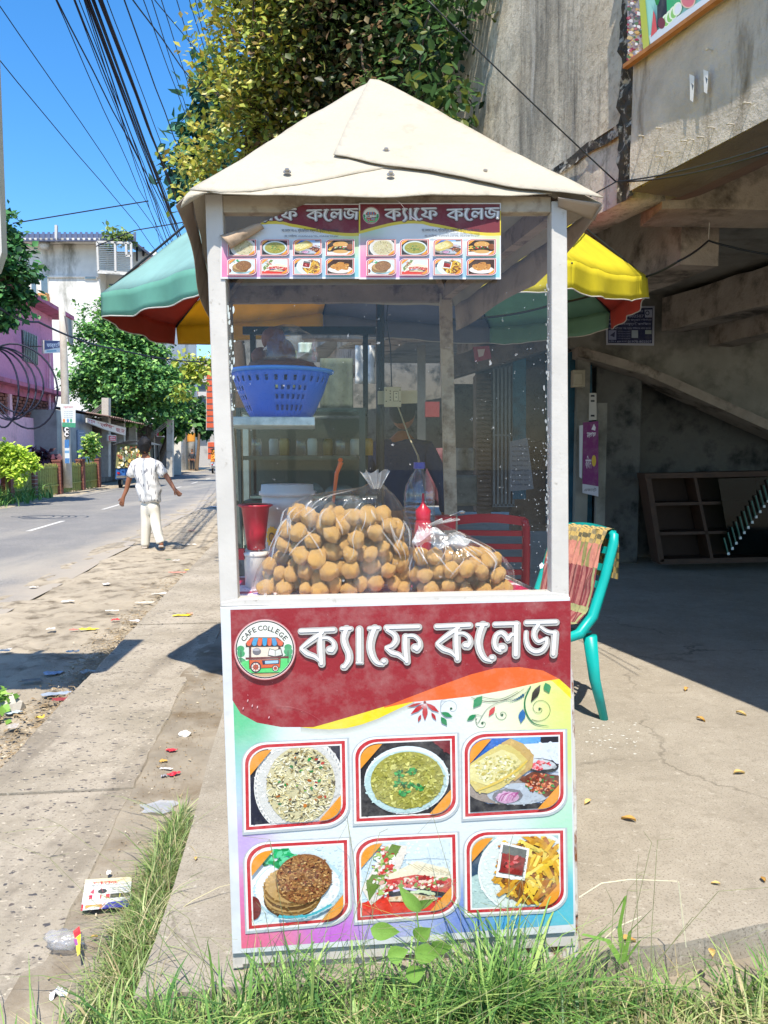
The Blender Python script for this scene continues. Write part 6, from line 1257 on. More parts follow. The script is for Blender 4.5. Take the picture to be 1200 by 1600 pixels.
# shelf and basket
b = MB(); a = at(362, 652, 2.02); c_ = at(493, 652, 2.02); b.hexa([Vector((a.x, 1.98, a.z - .022)), Vector((c_.x, 2.0, a.z - .022)), Vector((c_.x - .03, 2.34, a.z - .022)), Vector((a.x - .05, 2.34, a.z - .022))], [Vector((a.x, 1.98, a.z)), Vector((c_.x, 2.0, a.z)), Vector((c_.x - .03, 2.34, a.z)), Vector((a.x - .05, 2.34, a.z))]); b.build('shelf', flat('shelfglass', '#b8cbcc', .3, col2='#8aa0a4', f2=(.45, .65), s2=20), ct, bevel=.002)
bc_ = Vector((at(439, 600, 2.17).x, 2.17, a.z + .001)); flat('bluep', '#2a5fc4', .35, bump=0); flat('blueplite', '#3f86dc', .35, bump=0)
bk = thing('basket', bc_, 'blue perforated plastic colander basket on the cart shelf', 'basket')
prof = [(.075, 0), (.085, .005), (.095, .02), (.102, .035), (.108, .05), (.114, .062), (.119, .074), (.123, .086), (.127, .098), (.132, .112), (.137, .128)]
b = MB(); b.lathe(bc_, prof, 96, skip=lambda i, j: i in (2, 4, 6) and j % 2 == 0 and (j // 12) % 2 == 0 or (i == 8 and j % 3 == 0)); b.lathe(bc_, [(.001, .002), (.075, 0)], 96); b.build('bowl', M['bluep'], bk, smooth=True, solid=.0018)
b = MB(); b.lathe(bc_, [(.136, .125), (.147, .128), (.149, .134), (.138, .136), (.134, .128)], 64); b.build('rim', M['blueplite'], bk, smooth=True)
flat('brownchip', '#6a3a24', .6, var=.25, bump=.3)
for i, (x, y, r) in enumerate(((428, 530, 19), (438, 553, 24), (408, 558, 15))):
    b = MB(); blob(b, at(x, y, 2.2), (r * 1.83e-3, .03, r * 1.83e-3), ICO3, .1, 1.5, i); b.build('fried_disc', M['brownchip'], None, smooth=True, label=['uppermost brown fried disc above the blue basket', 'largest brown fried disc just above the basket rim', 'left small brown fried disc above the blue basket'][i], cat='snack')
b = MB(); blob(b, at(440, 574, 2.19), (.095, .08, .025), ICO3, .25, 3, 4); b.build('chip_heap', M['brownchip'], None, smooth=True, kind='stuff')
b = MB(); blob(b, at(452, 552, 2.2), (.075, .07, .075), ICO3, .35, 2.2, 8); b.build('bag_film', M['bag'], None, smooth=True, label='crumpled clear bag around the brown discs in the blue basket', cat='plastic bag')
def lath(nm, px, ytop, ybot, Y, prof_fn, mat, label, cat, n=32, parts=()):
    p = at(px, ybot, Y); z0 = p.z; return p
# translucent bucket with a sunflower
Yb = 2.22; p0 = at(450, 880, Yb); H_ = (880 - 757) * Yb / 1200; pb0 = Vector((p0.x, Yb, cz + .006))
hz = at(450, 757, Yb).z - pb0.z
bu = thing('bucket', pb0, 'translucent white lidded bucket with sunflower print behind the big bag', 'bucket')
b = MB(); b.lathe(pb0, [(.001, 0), (.058, 0), (.066, hz * .5), (.069, hz * .72), (.071, hz * .72), (.074, hz * .9)], 40); b.build('tub', M['frost'], bu, smooth=True, solid=.0015)
b = MB(); b.lathe(pb0, [(.074, hz * .885), (.081, hz * .89), (.081, hz * .93), (.076, hz * .935), (.0745, hz), (.04, hz * 1.002), (.001, hz * 1.002)], 40); b.build('lid', M['frost'], bu, smooth=True)
def cyl(cx, r): return lambda x, y, o: Vector((pb0.x + (r + .001 + o * 20) * math.sin((at(x, y, Yb).x - pb0.x) / r), Yb - (r + .001 + o * 20) * math.cos(min(1.5, abs(at(x, y, Yb).x - pb0.x) / r)), at(x, y, Yb).z))
pr = Print(cyl(0, .066), step=1e-5)
for k in range(14): a = 6.283 * k / 14; pr.add(ell(429 + 8.5 * math.cos(a), 836 + 12 * math.sin(a), 5, 3, 10, a), '#f0b82c')
pr.add(ell(429, 836, 6, 7.5, 16), '#6a4a20'); pr.add(ell(429, 836, 4, 5, 14), '#c98a28'); pr.build('flower_print', bu, M['printd'])
flat('redp', '#b01e34', .3, bump=0); flat('whitep', '#d4cfc8', .4, bump=0)
p1 = at(400, 858, 2.1); rb = MB(); rb.lathe(p1, [(.001, 0), (.024, 0), (.030, .05), (.038, .115), (.048, .12), (.047, .124), (.036, .122)], 32); rb.build('red_bowl', M['redp'], None, smooth=True, label='red plastic tub standing on the white pot at the left of the counter', cat='tub')
z1 = cz + .004; pt = thing('pot', Vector((p1.x, 2.1, z1)), 'small white pot with red handle under the red tub', 'pot'); b = MB(); b.lathe(Vector((p1.x, 2.1, z1)), [(.001, 0), (.03, 0), (.033, p1.z - z1 - .012)], 28); b.build('body', M['whitep'], pt, smooth=True)
b = MB(); b.lathe(Vector((p1.x, 2.1, z1)), [(.035, p1.z - z1 - .016), (.037, p1.z - z1 - .008), (.001, p1.z - z1 - .002)], 28); b.build('lid', M['whitep'], pt, smooth=True); b = MB(); b.box(Vector((p1.x - .04, 2.09, p1.z - .012)), (.02, .02, .03)); b.build('handle', M['redp'], pt)
b = MB(); b.tube([at(520, 790, 2.25), at(526, 740, 2.25), at(533, 722, 2.25)], [.004, .006, .007], 8); b.lathe(at(532, 722, 2.25), [(.004, .0), (.008, .006), (.004, .012)], 12); b.build('ladle', flat('orangeplastic', '#d8642a', .35, bump=0), None, label='orange plastic ladle handle sticking up behind the big bag', cat='ladle')
# bottles
Yw = 2.24; wb_ = Vector((at(655, 800, Yw).x, Yw, cz + .004)); hb = at(655, 726, Yw).z - wb_.z
wt = thing('water_bottle', wb_, 'clear ribbed plastic water bottle with blue cap behind the smaller bag', 'bottle')
pf = [(.001, 0), (.042, 0)]; 
for k in range(14): z = .01 + k * (hb * .68) / 14; pf += [(.044, z), (.0465, z + .004), (.0465, z + .008), (.044, z + .012)]
pf += [(.046, hb * .74), (.04, hb * .82), (.026, hb * .9), (.014, hb * .95), (.013, hb * .97)]
b = MB(); b.lathe(wb_, pf, 32); b.build('body', M['clear'], wt, smooth=True); b = MB(); b.lathe(wb_, [(.014, hb * .965), (.017, hb * .966), (.017, hb * 1.02), (.001, hb * 1.022)], 20); b.build('cap', flat('capblue', '#24389a', .3, bump=0), wt)
sq_ = at(661, 812, 2.1); sb_ = Vector((sq_.x, 2.1, cz + .004)); hh_ = at(661, 797, 2.1).z - sb_.z
sc_ = thing('sauce_bottle', sb_, 'red squeeze sauce bottle with thin pointed nozzle behind the smaller bag', 'bottle'); b = MB(); b.lathe(sb_, [(.001, 0), (.022, 0), (.024, hh_ * .8), (.018, hh_ * .9)], 20); b.build('body', M['redp'], sc_, smooth=True)
b = MB(); b.lathe(sb_, [(.02, hh_ * .88), (.021, hh_), (.008, hh_ * 1.06), (.004, hh_ * 1.1), (.0035, hh_ + .045), (.001, hh_ + .046)], 16); b.build('nozzle', M['redp'], sc_, smooth=True)
jr = Vector((at(696, 800, 2.2).x, 2.2, cz + .004)); hj = at(696, 804, 2.2).z - jr.z; jt = thing('jar', jr, 'small clear jar with red lid beside the red sauce bottle', 'jar'); b = MB(); b.lathe(jr, [(.001, 0), (.027, 0), (.029, hj * .8)], 20); b.build('glass', M['clear'], jt, smooth=True); b = MB(); b.lathe(jr, [(.03, hj * .78), (.031, hj * .98), (.001, hj)], 24); b.build('lid', M['redp'], jt)
b = MB(); b.tube([at(703, 806, 2.12), at(718, 800, 2.12)], .0015, 6); blob(b, at(722, 800, 2.12), (.009, .003, .005), ICO2, 0); b.build('spoon', M['steel'], None, label='small steel spoon lying over the red jar lid', cat='spoon')
# ================================================================ umbrella
UC = Vector((-.02, 4.1, 0))
um = thing('garden_umbrella', UC, 'big faded garden umbrella with green, yellow and red panels behind the cart', 'umbrella')
rim = [Vector(p) for p in ((-1.40, 3.87, 2.05), (-.70, 3.2, 2.05), (.15, 3.04, 2.04), (.79, 3.3, 2.07), (1.43, 4.26, 2.22), (1.43, 4.94, 2.16), (.735, 5.42, 2.14), (-.43, 5.52, 2.25), (-1.27, 4.76, 2.04))]
UA = Vector((UC.x, UC.y, 3.08))
ucol = [('green', '#94c0ba'), ('green', '#94c0ba'), ('yellow', '#e0d02a'), ('yellow', '#dfd024'), ('red', '#c84838'), ('green', '#7aa890'), ('grey blue', '#7f8496'), ('yellow', '#ecc22e'), ('red', '#b84a3a')]
def ucloth(n, c):
    m, t, b_, o = newmat(n); v = coords(t); cc_ = mixc(t, noi(t, v, 5, 5, .6, .4, .75), srgb(c), tuple(x * .8 for x in srgb(c))); t.links.new(cc_, b_.inputs['Base Color']); b_.inputs['Roughness'].default_value = .8
    tr = N(t, 'ShaderNodeBsdfTranslucent'); t.links.new(cc_, tr.inputs[0]); mx = N(t, 'ShaderNodeMixShader'); mx.inputs[0].default_value = .34; t.links.new(b_.outputs[0], mx.inputs[1]); t.links.new(tr.outputs[0], mx.inputs[2]); t.links.new(mx.outputs[0], o.inputs[0]); return m
UM = {}
for i in range(9):
    j = (i + 1) % 9; nm_, c = ucol[i]
    if c not in UM: UM[c] = ucloth('umbrella_cloth_' + c[1:], c)
    UM.setdefault('#94c0bav', ucloth('umbrella_cloth_green_valance', '#6fb09c')) if i == 0 else None
    def pf_(u, v, A=rim[i], B=rim[j]):
        e = A.lerp(B, u); p = UA.lerp(e, max(v, .002)); sag = .02 * math.sin(u * 3.1416) * v; return p + Vector((0, 0, .01 * math.sin(v * 3.1416) - sag + .008 * fbm(u * 4, v * 5, i, 1.5)))
    b = MB(); b.grid(pf_, 16, 16); pan = b.build('canopy_panel', UM[c], um, smooth=True, solid=.0015, label=nm_ + ' canopy panel')
    def vf_(u, v, A=rim[i], B=rim[j]):
        e = pf_(u, 1, A, B); out = (e - UC); out.z = 0; out.normalize(); return e + Vector((0, 0, -.12 * v * (1 - .04 * math.cos(u * 12.566)))) + out * (.015 * math.sin(u * 17 + i) * v)
    b = MB(); b.grid(vf_, 24, 4); b.build('valance', UM[c + 'v'] if c + 'v' in UM else UM[c], pan, smooth=True, solid=.0012)
    b = MB(); b.tube([vf_(k / 24, 1.0) for k in range(25)], .003, 5); b.build('piping', M['whitepaint'], pan)
    b = MB(); b.tube([UA + Vector((0, 0, -.02)), UA.lerp(rim[i], .5) + Vector((0, 0, .085)), rim[i] + Vector((0, 0, -.012))], .006, 6); rb_ = b.build('rib', M['darksteel'], um)
    b = MB(); b.tube([UC + Vector((0, 0, 2.5)), UA.lerp(rim[i], .5) + Vector((0, 0, .07))], .005, 6); b.build('strut', M['darksteel'], rb_)
b = MB(); b.tube([UC, UC + Vector((0, 0, 3.1))], .022, 12); b.build('pole', M['darksteel'], um)
b = MB(); b.lathe(UC, [(.001, 0), (.22, 0), (.24, .05), (.1, .12), (.03, .2)], 20); b.build('base', M['pole'], um)
# ---- chairs
M['turq'] = pm('turquoise_plastic', '#0b9f98', .35, .04, 8, .03); M['redchair'] = pm('red_plastic', '#b02236', .4, .06, 8, .03)
def chair(loc, rz, mat, label, name='plastic_chair'):
    r = thing(name, (0, 0, 0), label, 'chair'); parts_ = []
    b = MB(); b.grid(lambda u, v: Vector((-.2 + .42 * u, -.21 + .42 * v, .42 + .012 * math.cos(v * 6.28) + .015 * u - .012 * math.sin(u * 3.14))), 10, 10); b.build('seat', mat, r, smooth=True, solid=.008)
    for s in (-1, 1):
        b = MB(); y = .215 * s
        b.tube([Vector((-.27, y * 1.08, 0)), Vector((-.215, y * 1.03, .2)), Vector((-.185, y, .41))], [.02, .027, .034], 8); b.build('leg', mat, r, smooth=True)
        b = MB(); b.tube([Vector((.25, y * 1.1, 0)), Vector((.215, y * 1.05, .2)), Vector((.2, y, .41))], [.018, .021, .026], 8); b.build('leg', mat, r, smooth=True)
        b = MB(); b.tube([Vector((.2, y, .415)), Vector((0, y, .405)), Vector((-.12, y, .425)), Vector((-.20, y, .50)), Vector((-.27, y, .68)), Vector((-.325, y * .97, .84)), Vector((-.335, y * .93, .875)), Vector((-.33, y * .85, .888))], [.02, .022, .026, .026, .024, .024, .022, .014], 8); b.build('side_frame', mat, r, smooth=True)
    for k, (x, z) in enumerate(((-.335, .87), (-.31, .80), (-.285, .72), (-.255, .64), (-.225, .56))):
        b = MB(); b.grid(lambda u, v: Vector((x - .02 * math.sin(u * 3.14) - .01 * v, -.205 + .41 * u, z + .016 * (1 if k else 1.6) * (v * 2 - 1) + (.02 * math.sin(u * 3.14) if k == 0 else 0))), 10, 1); b.build('back_slat', mat, r, solid=.006)
    for o in r.children: pass
    r.location = loc; r.rotation_euler = (0, 0, rz); return r
cf = gnd(944, 1124, 0)
rzc = math.radians(207)      # seat looks left and a little towards the street
Rz = Matrix.Rotation(rzc, 3, 'Z'); off = Rz @ Vector((-.27, -.232, 0)); off2 = Rz @ Vector((-.27, .232, 0))
near = off if off.y < off2.y else off2
chair(Vector((cf.x - near.x, cf.y - near.y, 0)), rzc, M['turq'], 'turquoise plastic chair with a checked cloth over its back beside the cart')
CL_ = Vector((cf.x - near.x, cf.y - near.y, 0))
def plaid():
    m, t, b_, o = newmat('checked_cotton'); uv = N(t, 'ShaderNodeAttribute'); uv.attribute_name = 'Col'; b_.inputs['Roughness'].default_value = .95; t.links.new(uv.outputs[0], b_.inputs['Base Color']); return m
pm_ = plaid(); V = []; Fc = []; Cc = []
path = [(-.375, .66), (-.372, .76), (-.365, .86), (-.345, .905), (-.315, .895), (-.285, .82), (-.25, .72), (-.215, .62), (-.18, .53), (-.13, .47), (-.05, .455)]
nu, nv = 90, 70
def pth(v):
    f = v * (len(path) - 1); i = min(int(f), len(path) - 2); k = f - i; return (path[i][0] * (1 - k) + path[i + 1][0] * k, path[i][1] * (1 - k) + path[i + 1][1] * k)
for j in range(nv + 1):
    for i in range(nu + 1):
        u, v = i / nu, j / nv; x, z = pth(v); wdt = .19 - .05 * max(0, v - .7); yy = -wdt + 2 * wdt * u; w_ = .010 * math.sin(u * 46 + 3 * fbm(u * 2, v * 2, 1, 1) * 2) * min(1, v * 3) + .008 * fbm(u * 7, v * 3, 2, 1.4)
        V.append(Rz @ Vector((x + w_ * .9, yy + .01 * math.sin(v * 9), z + w_ * .4)) + CL_)
for j in range(nv):
    for i in range(nu):
        Fc.append([j * (nu + 1) + i, j * (nu + 1) + i + 1, (j + 1) * (nu + 1) + i + 1, (j + 1) * (nu + 1) + i]); u, v = i / nu, j / nv
        if v < .48: c = h('#b89c5c') if (int(u * 22) % 2 == 0) ^ (int(v * 40) % 2 == 0) else h('#8d7f5e'); c = h('#5c5640') if (int(u * 22) % 2 and int(v * 40) % 2) else c
        elif v < .6: c = h('#b87a6a') if int(u * 30) % 3 else h('#7d7a4c')
        else: c = h('#743438') if int(u * 46) % 2 else h('#94605a'); c = h('#8a8a60') if int(v * 40) in (31, 32, 36) or int(u * 46) % 11 == 0 else c
        c = srgb(jit(c, 8)); Cc += [(*c, 1)] * 4
me = bpy.data.meshes.new('gamcha'); me.from_pydata([tuple(v) for v in V], [], Fc); ca = me.color_attributes.new('Col', 'FLOAT_COLOR', 'CORNER'); ca.data.foreach_set('color', [x for c in Cc for x in c]); me.materials.append(pm_); me.polygons.foreach_set('use_smooth', [True] * len(me.polygons))
o = bpy.data.objects.new('checked_cloth', me); finish_object(o); tag(o, 'red, pink and yellow checked cotton cloth draped over the turquoise chair back', 'cloth')
rc = at(778, 818, 4.4); chair(Vector((rc.x, rc.y + .35, 0)), math.radians(82), M['redchair'], 'red plastic chair seen through the right side of the cart glass')
# ---- things behind the cart
Yd = 3.75; M['dkgreen'] = pm('dark_green_metal', '#33443f', .4, .15, 6, .05)
dc = thing('display_case', Vector((at(470, 800, Yd).x, Yd, 0)), 'dark green glazed food display case standing behind the cart', 'display case')
x0, x1 = at(372, 700, Yd).x, at(566, 700, Yd).x; zt_ = at(470, 640, Yd).z
for xx in (x0, x1):
    for yy in (Yd, Yd + .45): b = MB(); b.bar((xx, yy, 0), (xx, yy, zt_), .03); b.build('post', M['dkgreen'], dc)
for k, z in enumerate((.45, .8, 1.02, 1.24, zt_)): b = MB(); b.box(((x0 + x1) / 2, Yd + .22, z), (x1 - x0 + (.04 if k == 4 else -.04), .42, .02)); b.build('shelf', M['dkgreen'], dc)
b = MB(); b.box(((x0 + x1) / 2, Yd + .44, .8), (x1 - x0, .01, 1.3)); b.build('back_panel', M['dkgreen'], dc)
b = MB(); b.box(((x0 + x1) / 2, Yd + .22, .22), (x1 - x0 - .02, .42, .44)); b.build('cabinet', M['dkgreen'], dc)
b = MB(); b.poly([(x0, Yd - .005, .46), (x1, Yd - .005, .46), (x1, Yd - .005, zt_), (x0, Yd - .005, zt_)]); b.build('glass_front', film('case_glass', (.7, .82, .78), .015, .02, .004), dc)
for i, (x, z, r) in enumerate(((-.36, 1.08, .05), (-.22, 1.07, .06), (-.5, .86, .07))): b = MB(); blob(b, (x - .02, Yd + .2, z), (r * 1.3, r, r * .6), ICO2, .5, 3, i); b.build('wrapped_food', M['cloud'], None, smooth=True, label=['small wrapped food packet on the upper case shelf, left', 'wrapped food packet on the upper case shelf, right', 'large wrapped food packet on the lower case shelf'][i], cat='packet')
for i in range(9):
    xx = x0 + .07 + i * .07; b = MB(); p_ = Vector((xx, Yd + .12 + .12 * (i % 2), 1.252)); b.lathe(p_, [(.001, 0), (.024, 0), (.026, .07), (.02, .085), (.001, .086)], 14)
    b.build('jar', [M['clear'], M['frost'], flat('mustard', '#8a7438', .4) if 'mustard' not in M else M['mustard']][i % 3], None, smooth=True, label='small jar on the top shelf of the dark display case, number %s from the left' % ['one', 'two', 'three', 'four', 'five', 'six', 'seven', 'eight', 'nine'][i], cat='jar', group='jars in the display case')
for i in range(5):
    b = MB(); b.box((x0 + .1 + i * .13, Yd + .16, 1.045), (.11, .2, .018)); t__ = b.build('tray', M['steel'], dc, bevel=.003)
flat('palewall', '#9a9c98', .9)
for i, (xa, ya, xb, yb, Y_, c, lb, ct_) in enumerate(((470, 536, 484, 552, 5.6, '#b9cfcc', 'pale greenish paper scrap hanging left behind the cart glass', 'paper'), (556, 540, 584, 600, 7.5, '#d6d6d0', 'white sheet standing in for the sunlit gap near the black pole', 'cloth'), (430, 548, 462, 640, 6.6, '#5d6a4a', 'olive sack hanging behind the display case', 'sack'), (500, 560, 552, 640, 6.9, '#4a5244', 'dark green tarpaulin hanging behind the display case', 'tarpaulin'), (700, 700, 742, 735, 7.6, '#77756a', 'stack of pale boxes in the dark doorway', 'box'), (704, 742, 745, 790, 7.4, '#5c5f58', 'grey crate on the floor of the dark doorway', 'crate'), (668, 700, 690, 790, 6.3, '#6a4048', 'maroon cloth hanging right of the grey pipe', 'cloth'), (545, 655, 562, 740, 5.2, '#8a9084', 'narrow pale panel between display case and black pole', 'panel'), (549, 700, 560, 712, 5.15, '#7ac043', 'small bright green sticker on the narrow pale panel', 'sticker'))):  # the white sheet is added for the sunlit gap past the pole
    b = MB(); b.grid(lambda u, v: at(xa + (xb - xa) * u, ya + (yb - ya) * v, Y_ - (.03 if ct_ != 'crate' else 0) * math.sin(u * 9 + i)), 12, 8); b.build(ct_.replace(' ', '_'), flat('clutter%d' % i, c, .8, var=.2, col2='#3a3a36', f2=(.55, .75), s2=9), None, smooth=True, solid=.02, label=lb, cat=ct_)
b = MB(); b.bar((x0 - .05, Yd + .5, 0), (x0 - .05, Yd + .5, 1.5), .03); b.build('sheet_post', M['steel'], None, label='thin grey metal post left of the dark display case', cat='post')
# dark counter cloth / grill structure behind
gr = thing('stall_frame', Vector((at(700, 700, 4.6).x, 4.6, 0)), 'black steel stall frame with a cross bar behind the umbrella pole', 'frame')
b = MB(); b.bar(at(380, 517, 4.6), at(592, 517, 4.6), .045); b.build('cross_bar', M['darksteel'], gr); b = MB(); b.bar(at(395, 517, 4.6), Vector((at(395, 517, 4.6).x, 4.6, 0)), .03); b.build('post', M['darksteel'], gr); b = MB(); b.bar(at(571, 517, 4.6), Vector((at(571, 517, 4.6).x, 4.6, 0)), .03); b.build('post', M['darksteel'], gr)
so = thing('socket_board', at(614, 621, 4.03), 'cream electrical socket board with two outlets fixed by the black umbrella pole', 'socket board'); flat('cream2', '#b8ae90', .4, bump=0)
SB = lambda x, y, o: at(x, y, 4.03 - o)
b = MB(); b.hexa([SB(600, 604.5, .04), SB(627, 604.5, .04), SB(627, 636, .04), SB(600, 636, .04)], [SB(600, 604.5, 0), SB(627, 604.5, 0), SB(627, 636, 0), SB(600, 636, 0)]); b.build('plate', M['cream2'], so, bevel=.003)
pr = Print(lambda x, y, o: SB(x, y, .0405 + o), step=2e-5)
pr.add([(614.5, 611), (622.5, 611), (622.5, 627), (614.5, 627)], '#6b624c'); pr.add([(615.5, 612), (621.8, 612), (621.8, 626), (615.5, 626)], '#c9bf9f')
for x, y in ((603.5, 609.5), (625, 609.5), (603.5, 627), (625, 627), (619, 615), (619, 620.5), (609.8, 615), (609.8, 620.5), (609.8, 611), (609.8, 625)): pr.add(ell(x, y, 1.0, 1.0, 10), '#22201a')
pr.build('outlets', so, M['printd'])
b = MB(); b.hexa([at(590, 611, 4.05), at(652, 610, 4.05), at(652, 630, 4.05), at(590, 632, 4.05)], [at(590, 611, 4.075), at(652, 610, 4.075), at(652, 630, 4.075), at(590, 632, 4.075)]); b.build('mounting_strip', M['cream2'], so)
wire('cable', [at(622, 636, 3.98), at(640, 685, 3.5), at(653, 712, 2.8), at(655, 724, 2.3)], .0035, 'cream cable hanging down from the socket board', M['cream2'])
wire('cable', [at(607, 470, 3.8), at(603, 500, 3.9), at(610, 540, 3.95), at(612, 604, 4.0)], .003, 'black cable running down to the socket board')
pr = thing('price_sheet', at(815, 730, 7.0), 'grey printed sheet hanging in the dark to the right of the folding gate', 'poster')
p_ = Print(lambda x, y, o: at(x, y, 7.0 - o), step=1e-4); p_.add([(797, 690), (824, 684), (834, 764), (797, 768)], '#6f737a')
for i in range(9): putext(p_, 'মেনু তালিকা মূল্য', 800, 696 + i * 7.4, 826, 700 + i * 7.4, '#3c4048', .01)
p_.build('sheet_print', pr, M['printd']); b = MB(); b.hexa([at(797, 690, 7.01), at(824, 684, 7.01), at(834, 764, 7.01), at(797, 768, 7.01)], [at(797, 690, 7.03), at(824, 684, 7.03), at(834, 764, 7.03), at(797, 768, 7.03)]); b.build('backing', M['steel'], pr)
rp = Print(lambda x, y, o: at(x, y, 8.1 - o), step=1e-4); rp.add([(739, 542), (764, 540), (768, 560), (742, 566)], '#9a4a50'); rp.add([(746, 546), (758, 545), (755, 556), (748, 558)], '#c8b8b0'); rp.build('torn_poster', None, M['printd'], label='torn red poster scrap on the brown lintel seen through the cart glass', cat='poster')
b = MB(); b.bar(at(664, 640, 6.2), at(686, 640, 6.2), .10, .12); b.build('red_box', flat('dullred', '#6a2a2c', .8), None, label='dark red box hanging behind the cart near the grey pipe', cat='box')
# ================================================================ people
def skin(name, pts, edges, mat, parent, root=0, sub=2, **tg):
    me = bpy.data.meshes.new(name); me.from_pydata([tuple(p[0]) for p in pts], edges, []); o = bpy.data.objects.new(name, me); COL.objects.link(o)
    o.modifiers.new('skin', 'SKIN'); 
    if not me.skin_vertices: me.attributes
    for i, p in enumerate(pts):
        sv = me.skin_vertices[0].data[i]; r = p[1]; sv.radius = (r, r) if not isinstance(r, tuple) else r; sv.use_root = (i == root)
    sb_ = o.modifiers.new('sub', 'SUBSURF'); sb_.levels = sub; sb_.render_levels = sub
    dg = bpy.context.evaluated_depsgraph_get(); bpy.context.view_layer.update(); dg.update()
    nm = bpy.data.meshes.new_from_object(o.evaluated_get(dg)); bpy.data.objects.remove(o)
    nm.materials.clear(); nm.materials.append(mat); nm.polygons.foreach_set('use_smooth', [True] * len(nm.polygons)); nm.name = name
    o = bpy.data.objects.new(name, nm); finish_object(o, parent); return tag(o, **tg)
M['skinb'] = pm('brown_skin', '#8a5a40', .55, .06, 10, .05); M['hair'] = pm('black_hair', '#151314', .6, .3, 60, .8, bscale=200)
def shirtmat():
    m, t, b, o = newmat('white_patterned_shirt'); v = coords(t, (14, 14, 7), (.5, .7, .6)); w_ = N(t, 'ShaderNodeTexVoronoi', Scale=1.6, Randomness=1.0); w_.distance = 'MANHATTAN'; t.links.new(v, w_.inputs['Vector'])
    v2 = coords(t, (40, 40, 9), (.3, .4, 0)); r = noi(t, v2, 1.0, 1, .3, .63, .66); c = mixc(t, r, srgb('#d4d2cd'), srgb('#85858a')); t.links.new(c, b.inputs['Base Color']); b.inputs['Roughness'].default_value = .9; return m
M['shirt'] = shirtmat(); M['trous'] = pm('cream_trousers', '#d6d0c0', .9, .04, 6, .1); M['sandal'] = pm('pale_sandal', '#b8ada0', .6, .1, 20)
fx = gnd(236, 856, -.165); sc = fx.y / 1200
mn = thing('person', fx, 'man in white patterned shirt and cream trousers walking away along the roadside', 'person')
def mp(px, py, dy=0): return Vector((fx.x + (px - 236) * sc, fx.y + dy, fx.z + (856 - py) * sc))
Pt = [(mp(236, 782), .07), (mp(234, 765), .07), (mp(232, 740), .08), (mp(232, 722), .07), (mp(231, 712), .052), (mp(230.5, 706), .05),
      (mp(214, 726), .04), (mp(204, 748), .042), (mp(200, 764), .034), (mp(195.5, 776, -.03), .026),
      (mp(250, 727), .04), (mp(264, 744, -.02), .042), (mp(271, 754, -.06), .033), (mp(277.5, 763, -.10), .026),
      (mp(230, 797), .06), (mp(230, 820, -.02), .045), (mp(229, 847, -.02), .035), (mp(229, 853, .0), .033), (mp(225, 854.5, .1), .03),
      (mp(242, 797), .06), (mp(247, 820, -.05), .045), (mp(259, 842, -.25), .035), (mp(261, 848, -.28), .033), (mp(257, 853, -.16), .03)]
Ed = [(0, 1), (1, 2), (2, 3), (3, 4), (4, 5), (3, 6), (6, 7), (7, 8), (8, 9), (3, 10), (10, 11), (11, 12), (12, 13), (0, 14), (14, 15), (15, 16), (16, 17), (17, 18), (0, 19), (19, 20), (20, 21), (21, 22), (22, 23)]
for wi, dr, palm in ((9, Vector((-.25, -.1, -1)), Vector((.1, .9, 0))), (13, Vector((.75, -.3, -.75)), Vector((0, .8, .3)))):
    dr.normalize(); base = Pt[wi][0]; sd_ = dr.cross(palm).normalized(); k0 = len(Pt); Pt.append((base + dr * .05, (.022, .036))); Ed.append((wi, k0))
    for f_, (o_, l) in enumerate(((-.030, .062), (-.010, .078), (.010, .082), (.028, .07))):
        s0 = len(Pt); r0 = base + dr * .075 + palm.normalized() * 0 + sd_ * o_; Pt.append((r0, .010)); Pt.append((r0 + dr * l * .55 + sd_.cross(dr) * .008, .009)); Pt.append((r0 + dr * l * .85 + sd_.cross(dr) * .028, .0075)); Ed += [(k0, s0), (s0, s0 + 1), (s0 + 1, s0 + 2)]
    s0 = len(Pt); Pt.append((base + dr * .035 - sd_ * .042, .0105)); Pt.append((base + dr * .075 - sd_ * .058, .009)); Ed += [(k0, s0), (s0, s0 + 1)]
skin('body', Pt, Ed, M['skinb'], mn)
hd = mp(230.5, 697); b = MB()
vs, fsx = ICO3; o_ = []
for v in vs: q = Vector((v.x * .077, v.y * .095, v.z * .115)); q.y += .012 * max(0, -v.z) * 1; o_.append(hd + q)
b.add(o_, fsx); blob(b, hd + Vector((.0, .098, -.02)), (.012, .018, .022), ICO1, 0); blob(b, hd + Vector((-.03, .086, .012)), (.013, .008, .008), ICO1, 0); blob(b, hd + Vector((.03, .086, .012)), (.013, .008, .008), ICO1, 0); blob(b, hd + Vector((0, .09, -.055)), (.024, .01, .007), ICO1, 0)
b.build('head', M['skinb'], mn, smooth=True)
for s in (-1, 1): b = MB(); blob(b, hd + Vector((.078 * s, .005, -.01)), (.012, .02, .032), ICO2, .1); b.build('ear', M['skinb'], mn, smooth=True)
b = MB(); vs, fsx = ICO3; b.add([hd + Vector((v.x * .092, v.y * .108 - .014, v.z * .125 + .016)) * 1 * (1) + Vector((0, 0, 0)) + v * (.03 * noise.noise(v * 4) + .02 * noise.noise(v * 11)) if not (v.y > .35 and v.z < .45) else hd + Vector((v.x * .07, v.y * .08, v.z * .1)) for v in vs if True], fsx); b.build('hair', M['hair'], mn, smooth=True)
sh_ = skin('shirt', [(mp(236, 787), (.19, .15)), (mp(236, 775), (.19, .145)), (mp(234, 757), (.19, .14)), (mp(232, 738), (.195, .14)), (mp(231, 724), (.18, .12)), (mp(231, 712), (.085, .075)), (mp(214, 727), .085), (mp(205, 746), .072), (mp(250, 728), .085), (mp(261, 744, -.02), .072)],
    [(0, 1), (1, 2), (2, 3), (3, 4), (4, 5), (4, 6), (6, 7), (4, 8), (8, 9)], M['shirt'], mn, sub=3)
